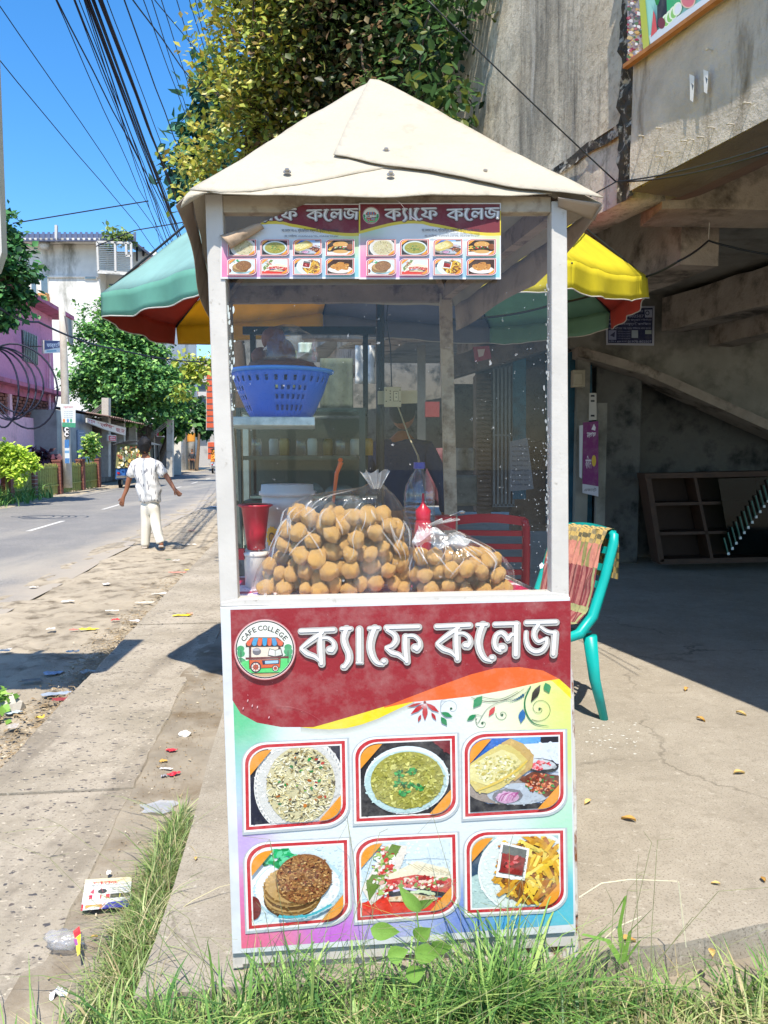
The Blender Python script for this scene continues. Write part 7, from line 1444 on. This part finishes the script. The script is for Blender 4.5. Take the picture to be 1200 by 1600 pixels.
for v in sh_.data.vertices: q_ = v.co; k_ = max(0, min(1, (mp(0, 725).z - q_.z) * 3)); v.co += v.normal * (.014 * k_ * math.sin(q_.x * 38 + q_.z * 30 + 2 * fbm(q_.x, q_.z, 1, 6)) + .008 * fbm(q_.x, q_.z, 2, 14))
skin('trousers', [(mp(236, 778), (.15, .115)), (mp(236, 790), (.145, .12)), (mp(230.5, 800), .098), (mp(230, 822, -.02), .082), (mp(227.5, 850, -.02), .068), (mp(227.5, 853, -.02), .07), (mp(242, 800), .098), (mp(246, 820, -.05), .08), (mp(258, 843, -.25), .066), (mp(259, 846, -.25), .068)], [(0, 1), (1, 2), (2, 3), (3, 4), (4, 5), (1, 6), (6, 7), (7, 8), (8, 9)], M['trous'], mn)
for a, c_ in ((mp(229, 855.5, -.1), mp(224.5, 855.5, .16)), (mp(262, 850, -.34), mp(256, 855.5, -.10))):
    b = MB(); d = (c_ - a); s_ = Vector((.045, 0, 0)); q = [a - s_ * .8, a + s_ * .8, a + d * .6 + s_, c_ + s_ * .6, c_ - s_ * .6, a + d * .6 - s_]; b.hexa(q, [p + Vector((0, 0, .022)) for p in q]); b.build('sandal', M['sandal'], mn, bevel=.004)
# standing person behind the stall
def simple_person(base, hgt, face, label, topc, botc, hairc=None, lean=0, arm=.18, nm='x'):
    p = thing('person', base, label, 'person'); k = hgt / 1.7; fd = Vector((math.sin(face), math.cos(face), 0)); sd_ = Vector((fd.y, -fd.x, 0))
    def q(a, b_, c_): return base + (sd_ * a + fd * b_ + Vector((0, 0, c_))) * k
    P_ = [(q(0, 0, .92), .1 * k), (q(0, 0, 1.1), .105 * k), (q(0, 0, 1.3), .12 * k), (q(0, 0, 1.42), .06 * k), (q(0, .01, 1.48), .05 * k)]; E_ = [(0, 1), (1, 2), (2, 3), (3, 4)]
    for s in (-1, 1):
        i0 = len(P_); P_ += [(q(.18 * s, 0, 1.36), .05 * k), (q((.2 + arm * .3) * s, .0, 1.1), .038 * k), (q((.2 + arm * .2) * s, .1, .9), .028 * k), (q((.2 + arm * .1) * s, .15, .82), .03 * k)]; E_ += [(2, i0), (i0, i0 + 1), (i0 + 1, i0 + 2), (i0 + 2, i0 + 3)]
        for f_ in range(4): j0 = len(P_); hp = P_[i0 + 3][0]; oo = sd_ * ((f_ - 1.5) * .018 * k); P_ += [(hp + oo + Vector((0, 0, -.03)) * k, .009 * k), (hp + oo + fd * .02 * k + Vector((0, 0, -.085)) * k, .008 * k)]; E_ += [(i0 + 3, j0), (j0, j0 + 1)]
        j0 = len(P_); hp = P_[i0 + 3][0]; P_ += [(hp - sd_ * s * .035 * k + fd * .02 * k - Vector((0, 0, .03 * k)), .01 * k)]; E_ += [(i0 + 3, j0)]
        i0 = len(P_); P_ += [(q(.09 * s, 0, .78), .085 * k), (q(.1 * s, .01, .45), .055 * k), (q(.1 * s, 0, .08), .036 * k), (q(.1 * s, .12, .035), .032 * k)]; E_ += [(0, i0), (i0, i0 + 1), (i0 + 1, i0 + 2), (i0 + 2, i0 + 3)]
    skin('body', P_, E_, M['skinb'], p, sub=1)
    hd = q(0, .02, 1.59); b = MB(); vs, f_ = ICO3; b.add([hd + (sd_ * (v.x * .075) + fd * (v.y * .093) + Vector((0, 0, v.z * .112))) * k for v in vs], f_); blob(b, hd + fd * .098 * k - Vector((0, 0, .015)), .016 * k, ICO1, 0); b.build('head', M['skinb'], p, smooth=True)
    b = MB(); b.add([hd + (sd_ * (v.x * .086) + fd * (v.y * .1 - .018) + Vector((0, 0, v.z * .112 + .022))) * k for v in vs if True], f_); b.build('hair', M['hair'], p, smooth=True)
    skin('jacket', [(q(0, 0, .86), (.17 * k, .13 * k)), (q(0, 0, 1.1), (.165 * k, .125 * k)), (q(0, 0, 1.32), (.15 * k, .12 * k)), (q(0, 0, 1.42), .075 * k), (q(-.18, 0, 1.35), .07 * k), (q(-.2 - arm * .3, 0, 1.1), .055 * k), (q(-.2 - arm * .2, .1, .93), .045 * k), (q(.18, 0, 1.35), .07 * k), (q(.2 + arm * .3, 0, 1.1), .055 * k), (q(.2 + arm * .2, .1, .93), .045 * k)], [(0, 1), (1, 2), (2, 3), (2, 4), (4, 5), (5, 6), (2, 7), (7, 8), (8, 9)], flat('jk' + nm, topc, .8), p, sub=1)
    skin('trousers', [(q(0, 0, .93), (.145 * k, .115 * k)), (q(-.09, 0, .78), .1 * k), (q(-.1, 0, .45), .075 * k), (q(-.1, 0, .1), .065 * k), (q(.09, 0, .78), .1 * k), (q(.1, 0, .45), .075 * k), (q(.1, 0, .1), .065 * k)], [(0, 1), (1, 2), (2, 3), (0, 4), (4, 5), (5, 6)], flat('tr' + nm, botc, .8), p, sub=1)
    return p
pb_ = at(628, 700, 4.85); simple_person(Vector((pb_.x, pb_.y, 0)), 1.62, math.radians(25), 'person in a dark blue jacket standing behind the cart by the black pole', '#1e3556', '#1a2030', arm=.35, nm='a')
fp_ = at(300.5, 731, 58); simple_person(Vector((fp_.x, fp_.y, -.17)), 1.65, math.radians(180), 'distant person in dark clothes standing beside the far utility pole', '#33363c', '#26282e', nm='b')
# ================================================================ creeper over the building and trees behind
VC = {'y': ['#bdb84c', '#aab044', '#d0cc68', '#98a844', '#a8983f', '#7c9040', '#d8d27c', '#8a7e38', '#b4c45a'], 'm': ['#4f5c30', '#5c6a38', '#3c4826', '#8a7850', '#333c22', '#94785a', '#4c6634', '#2c351e'], 'g': ['#3f5a34', '#334a2e', '#4f7040', '#2a3c28', '#5f8a48', '#4a6038']}  # young yellow-green leaves at left; shade on the right put into darker greens
def vinecol(p):
    u = 600 + 1200 * p[0] / p[1]
    r = random.random() * 150 - 75 + u
    return random.choice(VC['y'] if r < 440 else VC['m'] if r < 610 else VC['g'])
vcl = [cc(400, 60, 7.4, 75), cc(360, 170, 7.4, 52), cc(470, 80, 7.2, 90), cc(560, 60, 7.0, 95), cc(640, 70, 6.6, 70, 50), cc(690, 40, 6.2, 62, 45, 60), cc(680, 130, 6.0, 42, 30, 60), cc(420, 180, 7.4, 80), cc(520, 170, 7.2, 80), cc(620, 160, 6.4, 55, 40), cc(335, 245, 7.4, 36), cc(310, 275, 7.4, 24), cc(380, 250, 7.5, 55), cc(350, 30, 7.4, 32, 40, 40), cc(560, -60, 7.2, 140), cc(420, -60, 7.4, 100), cc(730, -30, 6.0, 50, 40, 60), cc(450, 240, 7.5, 50), cc(300, 245, 7.6, 16), cc(690, 190, 6.0, 22, 20, 25), cc(330, 110, 7.4, 12)]
vt = thing('creeper', (-1.3, 7.6, 0), 'dense leafy creeper hanging over the building, yellow-green left and dark green right', 'creeper')
f_, tw = crown_pos(vcl, .12, 1100); P_, Cc_ = leafmesh(42000, f_, .072, vinecol, droop=.5)
dist = P_[:, 0, 1]; px_ = 600 + 1200 * P_[:, 0, 0] / P_[:, 0, 1]; py_ = 706 - 1200 * (P_[:, 0, 2] - CH) / P_[:, 0, 1]
kp = ~((px_ < 415) & (np.random.rand(len(px_)) < .42)); P_, Cc_, dist, px_, py_ = P_[kp], Cc_[kp], dist[kp], px_[kp], py_[kp]
score = dist + np.where((py_ > 0) & (py_ < 300) & (px_ > 300) & (px_ < 780), 0, 50); order = np.argsort(score); near_ = order[:290]; rest = order[290:]
# the front leaves one by one: broad, bent, shared shape, one material each tone
lm = []
tones = ['#b8ac42', '#8f9a3a', '#6f7a38', '#a88858', '#4f7040', '#c8c060']
for ci, c in enumerate(tones):
    mt_ = attrmat('leaf_tone', .45, 0, transl=.3) if ci == 0 else None
    me = bpy.data.meshes.new('leaf'); vv = [(0, 0, 0), (.18, .2, .03), (.3, .5, .02), (.2, .8, -.02), (0, 1, -.06), (-.2, .8, -.02), (-.3, .5, .02), (-.18, .2, .03), (0, .5, -.03)]
    me.from_pydata(vv, [], [[0, 1, 8], [1, 2, 8], [2, 3, 8], [3, 4, 8], [4, 5, 8], [5, 6, 8], [6, 7, 8], [7, 0, 8]]); ca = me.color_attributes.new('Col', 'FLOAT_COLOR', 'CORNER'); ca.data.foreach_set('color', [*srgb(c), 1] * 24); me.materials.append(M['leafatt']); lm.append(me)
for k in near_:
    a = Vector(P_[k, 0]); d = Vector(P_[k, 2]) - a; u_ = 600 + 1200 * a.x / a.y; ti = random.choice([0, 1, 5] if u_ < 440 else [1, 2, 3] if u_ < 600 else [2, 4, 4])
    o = bpy.data.objects.new('leaf', lm[ti]); COL.objects.link(o); setparent(o, vt); o.location = a; o.rotation_euler = d.to_track_quat('Y', 'Z').to_euler(); o.rotation_euler.rotate_axis('Y', random.uniform(-.8, .8)); s = d.length * 1.35; o.scale = (s, s, s)
leafobj('foliage', P_[rest], Cc_[rest], M['leafatt'], vt, kind='stuff')
b = MB()
for tt, a in [q for q in random.sample(tw, 160) if 600 + 1200 * q[0].x / q[0].y > 400]: e = tt + Vector((random.gauss(0, .3), .3, random.gauss(.4, .3))); b.tube([tt, tt.lerp(e, .5) + Vector((random.gauss(0, .06), 0, random.gauss(0, .06))), e], [.006, .009, .012], 5)
b.tube([Vector((-1.3, 7.8, 0)), Vector((-1.5, 7.8, 2.5)), Vector((-1.2, 7.7, 5)), Vector((-.9, 7.5, 7))], [.1, .09, .07, .04], 8)
b.build('stems', M['bark'], vt, smooth=True)
# dim back of the roof the creeper grows on
b = MB(); b.hexa([Vector((-1.5, 8.9, 3.0)), Vector((1.2, 8.2, 3.0)), Vector((1.2, 8.4, 9)), Vector((-1.5, 9.1, 9))], [Vector((-1.5, 9.6, 3.0)), Vector((1.2, 9.0, 3.0)), Vector((1.2, 9.0, 9)), Vector((-1.5, 9.6, 9))]); b.build('roof_wall', M['innerdk'], bld)
tree(Vector((-2.6, 16.5, -.2)), 7, [cc(345, 150, 16, 38), cc(300, 260, 16, 30), cc(275, 262, 16, 20, 20, 12), cc(295, 300, 16, 22, 20, 14), cc(330, 210, 16, 30), cc(300, 215, 16, 18, 15, 8), cc(350, 300, 16, 50)], 2600, .26, colset('#3f7058', '#4f8064', '#34604a', '#6a9a78'), 'bluish green feathery tree behind the yellow-green creeper', clump=.16, k=170, trunk=.12)
# ================================================================ grass, weeds, litter
def strip(i):
    v = random.random() ** .8; P5 = [(287, 1285, 9), (262, 1350, 17), (238, 1430, 24), (212, 1500, 30), (190, 1590, 38)]; k = v * 4; a_ = min(3, int(k)); k -= a_
    x, y, w_ = [P5[a_][q] + (P5[a_ + 1][q] - P5[a_][q]) * k for q in range(3)]; return gnd(x + random.gauss(0, w_ * .62), y + random.gauss(0, 8), -.08)
SEED = ['#8aa05c', '#9cb068', '#768e4e', '#b0bc80', '#627a42', '#c4bc90', '#b5a880', '#9a8f68']
V1 = blades(7000, strip, .035, .11, ['#6f8f48', '#82a254', '#5a7a3c', '#98ae68', '#4c6a34', '#a8a878', '#8a8458'], .0018, 1.0)
def front(i):
    x = random.uniform(-.75, 1.35); y = 1.70 + random.uniform(-.42, .02) + .03 * x
    if fbm(x * 3, y * 3, 4, 1) < -.18 and random.random() < .8: x += .12; y -= .05
    return Vector((x, y, -.085))
V2 = blades(9000, front, .05, .19, SEED, .0032, 1.0)
def tuftp(cx, cy, r): return lambda i: Vector((random.gauss(cx, r), random.gauss(cy, r * .35), -.085))
V3 = blades(420, strip, .10, .20, SEED, .0016, 1.3, seg=5)
allb = [V1, V2, V3]
for cx, cy, r, n, h0, h1 in ((.26, 1.68, .05, 260, .2, .42), (.05, 1.66, .1, 260, .12, .30), (-.22, 1.68, .08, 200, .14, .36), (.18, 1.64, .12, 420, .1, .26), (-.38, 1.6, .08, 220, .1, .26), (.42, 1.7, .05, 120, .15, .36), (.62, 1.74, .06, 120, .08, .2), (-.55, 1.62, .1, 300, .08, .2), (.95, 1.78, .08, 160, .08, .18), (.3, 1.55, .2, 400, .08, .2)):
    allb.append(blades(n, tuftp(cx, cy, r), h0, h1, ['#6a9648', '#85ac56', '#5a8640', '#a0b868', '#48743a'], .003, .8, seg=4))
V = []; Fc = []; Cc = []
for v_, f__, c__ in allb: k = len(V); V += v_; Fc += [[i + k for i in f] for f in f__]; Cc += c__
bladeobj('grass', V, Fc, Cc, kind='stuff')
# long dry seed stalks crossing the board
b = MB()
for i in range(46):
    x = random.uniform(-.6, .62); y = random.uniform(1.55, 1.71); hh = random.uniform(.22, .52); dx = random.gauss(0, .12); p0 = Vector((x, y, -.08)); p2 = Vector((x + dx, min(1.775, y + random.gauss(0, .05)), -.08 + hh)); p1 = p0.lerp(p2, .5) + Vector((-dx * .25, 0, hh * .08)); b.tube([p0, p1, p2, p2 + Vector((dx * .3 + random.gauss(0, .03), -.01, random.gauss(.02, .02)))], [.0009, .0008, .0006, .0004], 4, cap=False)
    for k in range(random.choice([0, 0, 2, 3])): a = random.uniform(0, 6.28); b.tube([p2, p2 + Vector((math.cos(a) * .05, -.01, math.sin(a) * .05))], .0004, 3, cap=False)
b.build('seed_stalks', pm('dry_stalk', '#7d8058', .8, .3, 30, 0), None, kind='stuff')
for i, (pts_, c) in enumerate((([(905, 1402), (940, 1380), (985, 1374), (1058, 1377)], 0), ([(943, 1468), (965, 1448), (1002, 1432)], 0), ([(1060, 1378), (1066, 1430), (1072, 1480)], 1))):
    b = MB(); b.tube([at(x, y, 1.80 if c == 0 else 1.8) for x, y in pts_], [.0016, .0016, .0013, .001][:len(pts_)], 5); b.build('dry_straw', flat('straw', '#cfc8a8', .8) if i == 0 else M['straw'], None, label=['longest pale arched straw beside the cart foot', 'short pale arched straw low beside the cart foot', 'thin bent straw hanging down over the concrete floor'][i], cat='straw')
# broad-leaved weed
wd_ = thing('weed', Vector((.04, 1.66, -.085)), 'light green broad-leaved weed in front of the sandwich picture', 'weed')
M['weedleaf'] = pm('weed_leaf', '#6f9440', .45, .12, 30, .15)
def wleaf(px, py, L, W, ang, tilt, Y=1.66):
    c = at(px, py, Y); b = MB(); ca_, sa = math.cos(ang), math.sin(ang)
    def fn(u, v): t_ = v; w_ = W * math.sin(math.pi * min(1, t_ ** .7)) * (u - .5) * 2; x = L * (t_ - .5); z = .3 * abs(w_) - .12 * L * (t_ - .5) ** 2 * 4; return c + Vector((x * ca_ - w_ * sa, tilt * (x + w_) * .5 - z * .4, x * sa + w_ * ca_))
    b.grid(fn, 6, 10); b.build('leaf', M['weedleaf'], wd_, smooth=True)
for a in ((640, 1405, .075, .017, 2.3, .3), (662, 1412, .055, .012, .45, -.3), (602, 1455, .07, .02, -.25, .4), (660, 1458, .045, .022, .6, -.2), (622, 1490, .05, .02, .2, .3), (668, 1490, .06, .024, -.2, .2), (690, 1480, .05, .02, .1, -.4), (650, 1520, .05, .02, .3, .2)): wleaf(*a)
b = MB(); b.tube([Vector((.05, 1.665, -.085)), Vector((.055, 1.663, .02)), at(655, 1460, 1.66), at(650, 1412, 1.66)], [.003, .0025, .002, .001], 6); b.build('stem', M['weedleaf'], wd_)
wd_ = thing('weed', Vector((.5, 1.74, -.085)), 'weed with long folded green and purple blades at the right foot of the cart', 'weed')
for pts_ in ([(975, 1500), (968, 1450), (978, 1400), (960, 1370 + 60)], [(975, 1500), (985, 1455), (1020, 1420)], [(975, 1505), (1000, 1470), (1032, 1453)], [(972, 1505), (950, 1470), (910, 1460)]):
    b = MB(); w0 = .006; 
    P3 = [at(x, y, 1.76) for x, y in pts_]; vs = []
    for i, p in enumerate(P3): ww = w0 * (1 - i / len(P3)) + .001; vs += [p - Vector((ww, 0, ww * .5)), p + Vector((ww, .002, ww * .5))]
    b.add(vs, [[2 * i, 2 * i + 1, 2 * i + 3, 2 * i + 2] for i in range(len(P3) - 1)]); b.build('leaf', M['weedleaf'], wd_)
# bushy weed at the left edge
tree(gnd(0, 1130, -.16), .3, [cc(-4, 1090, 4.15, 18, 14, 12), cc(2, 1135, 4.0, 12, 10, 10), cc(-6, 1160, 4.0, 16, 12, 10)], 150, .05, colset('#7faa4a', '#94bc58', '#5f8a3a'), 'small green weed growing by the gutter stone at the left edge', 'weed', clump=.03, k=30, name='gutter_weed', trunk=.004)
b = MB(); blob(b, gnd(12, 1105, -.14), (.09, .08, .07), ICO2, .4, 2, 3); b.build('stone', M['pole'], None, label='grey rough block of stone in the gutter at the left edge', cat='stone')
b = MB(); blob(b, gnd(289, 1147, -.052), (.03, .02, .016), ICO2, .5, 2, 5); b.build('stone', M['whitewall'], None, label='pale broken stone on the dirt strip left of the cart', cat='stone')
# litter
LC = {}
def lmat(c):
    if c not in LC: LC[c] = pm('litter_' + c[1:], c, .6, .1, 60, .1)
    return LC[c]
def scrap(px, py, z, w_, d_, rot, col, label, hh=.012, cat='litter', name='wrapper', seed=0, group=None, mat=None):
    c = gnd(px, py, z); b = MB(); ca_, sa = math.cos(rot), math.sin(rot)
    def fn(u, v):
        x = (u - .5) * w_ * (1 + .2 * math.sin(v * 5 + seed)); y = (v - .5) * d_ * (1 + .25 * math.cos(u * 6 + seed)); return c + Vector((x * ca_ - y * sa, x * sa + y * ca_, .004 + hh * abs(fbm(u * 3 + seed, v * 3, seed, 1.2))))
    b.grid(fn, 6, 6); return b.build(name, mat or lmat(col), None, label=label, cat=cat, group=group)
for i, a in enumerate([
 (285, 962, -.05, .13, .05, .1, '#e0c82e', 'yellow wrapper lying on the pavement left of the cart'), (296, 960, -.05, .05, .03, .1, '#d88a6a', 'salmon torn end beside the yellow pavement wrapper'), (138, 984, -.15, .14, .05, .1, '#d8c83a', 'flat yellow wrapper on the verge in front of the gutter'), (115, 985, -.15, .06, .03, .1, '#c86a5a', 'reddish piece beside the yellow verge wrapper'),
 (180, 969, -.15, .06, .05, .4, '#c03038', 'small red wrapper near the gutter'), (210, 971, -.12, .09, .05, .0, '#c8c8cc', 'white-grey crumpled paper on the kerb edge'), (166, 913, -.16, .07, .08, .3, '#d8d6d2', 'white crumpled paper beyond the gutter on the sand'), (106, 940, -.16, .10, .07, .6, '#d2cdc4', 'white crumpled cup on the verge'),
 (250, 928, -.15, .14, .05, .2, '#d0ccc2', 'pale flat paper scrap beside the far kerb'), (225, 942, -.15, .16, .04, .1, '#cfcabd', 'long pale strip of paper beside the kerb'), (278, 895, -.15, .20, .05, 0, '#c87a6a', 'long reddish wrapper far along the kerb'), (295, 891, -.15, .09, .06, .2, '#c8b43a', 'small yellow wrapper far along the kerb'), (276, 876, -.15, .09, .06, .1, '#dcdad6', 'white paper cup lying on the sand'), (263, 875, -.15, .07, .04, .1, '#3f6a4a', 'dark green scrap beside the white cup'),
 (299, 829, -.16, .11, .08, .1, '#8d3a34', 'dark red scrap on the sand far along the verge'), (298, 851, -.16, .16, .06, .1, '#d8d5cf', 'white torn bag on the far verge'), (334, 792, -.16, .26, .14, .1, '#e0dedb', 'white bag lying at the far edge of the road'), (83, 1053, -.15, .11, .07, .2, '#8fa0b4', 'blue-grey wrapper in the shaded gutter'), (88, 1085, -.14, .14, .06, .3, '#8c98a8', 'dull blue plastic strip lower in the gutter'), (135, 1050, -.13, .08, .08, .9, '#9a9c98', 'grey plastic scrap against the kerb'), (95, 1094, -.14, .09, .05, .2, '#8a3438', 'dark red scrap near the gutter kerb'), (20, 1114, -.15, .08, .05, .1, '#a8b8c4', 'pale blue scrap beside the gutter stone'), (63, 1122, -.15, .04, .03, 0, '#d0b040', 'tiny yellow scrap in the gutter'), (48, 1064, -.15, .12, .05, .3, '#77746c', 'grey torn sack piece in the gutter shade'), (20, 1136, -.14, .06, .06, .5, '#a8a29a', 'grey rag beside the gutter weed'), (113, 1019, -.15, .08, .04, .1, '#cfcabf', 'off-white scrap in the sunlit verge near the gutter'), (80, 983, -.15, .06, .06, .2, '#c8c3b8', 'small pale scrap on the sandy verge'), (8, 1017, -.15, .08, .06, .2, '#cfc9be', 'pale scrap at the left edge of the verge'), (52, 918, -.16, .08, .05, .2, '#c8c2b6', 'pale leaf-like scrap up the verge'), (175, 955, -.15, .1, .04, .1, '#d3cfc6', 'white sliver above the red gutter wrapper')]):
    scrap(*a, hh=.012, seed=i * 1.7)
for i, a in enumerate([(268, 1174, -.058, .045, .022, .1, '#c22a38', 'red and white sweet wrapper on the dirt strip, upper one'), (255, 1191, -.058, .03, .02, .3, '#b8954a', 'brown scrap below the upper red wrapper'), (260, 1203, -.058, .05, .012, -.1, '#dad8d6', 'white folded edge of the lower red wrapper'), (272, 1211, -.058, .05, .025, .5, '#c42a3e', 'red wrapper lower on the dirt strip'), (256, 1214, -.058, .02, .02, .5, '#9a9aa4', 'grey corner beside the lower red wrapper')]): scrap(*a, hh=.012, seed=i * 2.1 + 4)
scrap(248, 1264, -.058, .125, .085, .15, '#9a9ea4', 'flat silvery plastic sheet piece on the dirt strip', hh=.012, seed=3, mat=film('silver_plastic', (.9, .92, .95), .12, .25, .45, milkcol=(.5, .53, .57)))
scrap(90, 1556, -.06, .035, .03, .6, '#d8d8da', 'white twisted paper scrap low on the pavement', hh=.02, seed=7)
scrap(168, 1548, -.058, .028, .012, -.9, '#8fa4b4', 'small pale blue packet in the grass strip edge', hh=.006, seed=9); scrap(170, 1366, -.05, .012, .02, .2, '#e6e2da', 'tiny white scrap above the printed flyer', hh=.01, seed=11)
# transparent packet
c0 = gnd(100, 1480, -.05); b = MB(); blob(b, c0 + Vector((0, 0, .02)), (.05, .03, .022), ICO3, .5, 2.5, 2); pk_ = b.build('clear_packet', M['cloud'], None, smooth=True, label='crumpled clear packet with red and yellow printed end on the pavement', cat='packet')
pr = Print(lambda x, y, o: gnd(x, y, -.012 + (1480 - y) * .0003 + o), step=1e-4); pr.add([(114, 1455), (124, 1447), (126, 1458), (117, 1466)], '#c02c30'); pr.add([(117, 1467), (126, 1459), (125, 1490), (121, 1494)], '#e8d828'); pr.add([(115, 1468), (120, 1466), (122, 1476), (118, 1478)], '#8f3a8a'); pr.build('printed_end', pk_, M['printd'])
# printed flyer
Q = [(133.5, 1374), (206, 1370), (203.5, 1416), (126, 1423)]; hz_ = lambda x, y: -.047 + .004 * math.sin((x - 126) * .06) + .0
fl = thing('flyer', gnd(166, 1396, -.055), 'printed flyer with red and blue bands lying on the pavement edge', 'flyer')
pr = Print(lambda x, y, o: gnd(x, y, hz_(x, y) + o), step=2e-5, gain=.75)
def fq(u, v): return bil(Q, u, v)
def fr_(u0, v0, u1, v1, c): pr.add([fq(u0, v0), fq((u0 + u1) / 2, v0), fq(u1, v0), fq(u1, v1), fq((u0 + u1) / 2, v1), fq(u0, v1)], c)
for i in range(10): pr.add([fq(i / 10, 0), fq((i + 1) / 10, 0), fq((i + 1) / 10, 1), fq(i / 10, 1)], '#e4e6e2', same=i > 0)
for i in range(10): pr.add([fq(i / 10, 0), fq((i + 1) / 10, 0), fq((i + 1) / 10, .16), fq(i / 10, .16)], '#eee2b8', same=i > 0)
fmp = lambda x, y: fq(x, y)
putext(pr, 'জাপানে', .18, .02, .95, .19, '#d8281e', .05, mp=fmp); putext(pr, 'পাওয়া যাচ্ছে সবখানে', .15, .20, .95, .26, '#4a5a50', .01, mp=fmp)
for i in range(3): putext(pr, 'ভিসা প্রসেসিং', .55, .31 + i * .07, .95, .355 + i * .07, '#5a6470', .01, mp=fmp)
pr.add([fq(*p) for p in ((.14, .44), (.2, .34), (.38, .32), (.42, .46), (.2, .48))], '#c25a68'); pr.add([fq(.4 + .1 * math.cos(a), .42 + .08 * math.sin(a)) for a in [k * .6 for k in range(10)]], '#3a3e40')
fr_(.13, .52, .2, .66, '#c8284c'); putext(pr, 'N5', .22, .52, .42, .66, '#dcdcdc', .02, mp=fmp); fr_(.36, .52, .39, .66, '#c8284c'); fr_(.48, .52, .56, .66, '#c83a48'); fr_(.57, .52, .98, .66, '#3a3c34'); putext(pr, 'N4', .64, .53, .92, .65, '#e6e62a', .03, mp=fmp)
putext(pr, 'যোগাযোগ করুন', .1, .69, .5, .73, '#8a8a8a', .005, mp=fmp)
pr.add([fq(*p) for p in ((0, .8), (.5, .8), (.4, 1), (0, 1))], '#c42a3e'); pr.add([fq(*p) for p in ((.55, .8), (1, .76), (1, 1), (.42, 1))], '#3238a8'); fr_(.08, .84, .42, .95, '#d8863a'); putext(pr, 'ভর্তি চলছে', .1, .85, .4, .94, '#f0d860', .01, mp=fmp); fr_(.6, .84, .92, .93, '#c87ad8')
pr.build('flyer_print', fl, M['printd'])
b = MB(); b.grid(lambda u, v: gnd(*fq(u, v), hz_(*fq(u, v)) - .0012), 12, 4); b.build('paper', M['whitepaint'], fl)
# fallen leaves
flat('dryleaf', '#b8904a', .8, var=.2); flat('dryleaf2', '#c8ac6a', .8, var=.2)
def fleaf(px, py, z, L, rot, m_, label, gp):
    c = gnd(px, py, z); b = MB(); b.grid(lambda u, v: c + Matrix.Rotation(rot, 3, 'Z') @ Vector(((v - .5) * L, (u - .5) * L * .45 * math.sin(math.pi * min(.98, v + .02)), .004 + .18 * L * (u - .5) ** 2 * 4 + .1 * L * math.sin(v * 4))), 4, 6); b.build('fallen_leaf', m_, None, smooth=True, label=label, cat='leaf', group=gp)
for i, (x, y, L, lab) in enumerate(((980, 1473, .045, 'brown fallen leaf near the front edge of the floor, left one'), (1112, 1493, .04, 'orange-brown fallen leaf near the front edge of the floor, right one'), (982, 1283, .05, 'pale fallen leaf in the middle of the concrete floor'), (918, 1256, .04, 'pale fallen leaf close to the cart corner'), (1095, 1126, .05, 'yellow fallen leaf near the shade line'), (1155, 1210, .05, 'tan fallen leaf at the right by the shadow streak'), (1192, 1377, .03, 'orange leaf cut by the right edge of the picture'), (1118, 1383, .025, 'small pale leaf left of the orange edge leaf'), (1072, 1079, .05, 'tan leaf lying on the edge of the shade'), (1158, 1117, .05, 'pale leaf on the shade edge, farther right'), (147, 1467, .02, 'small orange leaf on the dirt beside the clear packet'), (306, 1344, .022, 'small orange leaf on the concrete ledge left of the cart'))):
    fleaf(x, y, .0 if x > 300 else -.055, L, i * 1.3, M['dryleaf'] if i % 2 == 0 else M['dryleaf2'], lab, 'fallen leaves on the floor')
b = MB()
for i in range(4200):
    r = random.random()
    if r < .62: s = random.uniform(2.5, 9.5); t_ = -1.3 - abs(random.gauss(0, .6)); z = -.155
    if r < .62 and fbm(s, t_ * 2, 3, .8) < .02: t_ = -1.3 - abs(random.gauss(0, .2))
    elif r < .82: s = random.uniform(2.6, 7); t_ = -1.32 - abs(random.gauss(0, .12)); z = -.15
    else: s = random.uniform(1.9, 4.5); t_ = random.uniform(-.65, -.42); z = -.056
    p = st(s, t_, z); sz = random.uniform(.003, .018) * random.random() ** .5 * (1 if r < .82 else .35); q = [p + Vector((random.gauss(0, sz), random.gauss(0, sz), random.uniform(0, .008))) for _ in range(4)]; b.poly(q)
b.build('leaf_litter', pm('leaf_litter', '#8f7c5e', .9, .35, 60, .1, col2='#c8bda4', f2=(.55, .65), s2=20), None, kind='stuff')
b = MB()
for i in range(46): p = gnd(random.uniform(905, 1000), random.gauss(1155, 12), 0); s = random.uniform(.002, .006); b.poly([p + Vector((s * math.cos(a) * 1.5, s * math.sin(a), .002)) for a in (0, 1.5, 3, 4.5)])
b.build('crumbs', M['whitewall'], None, kind='stuff')
print('objects', len(bpy.data.objects), 'tris', sum(len(o.data.polygons) for o in bpy.data.objects if o.type == 'MESH'))
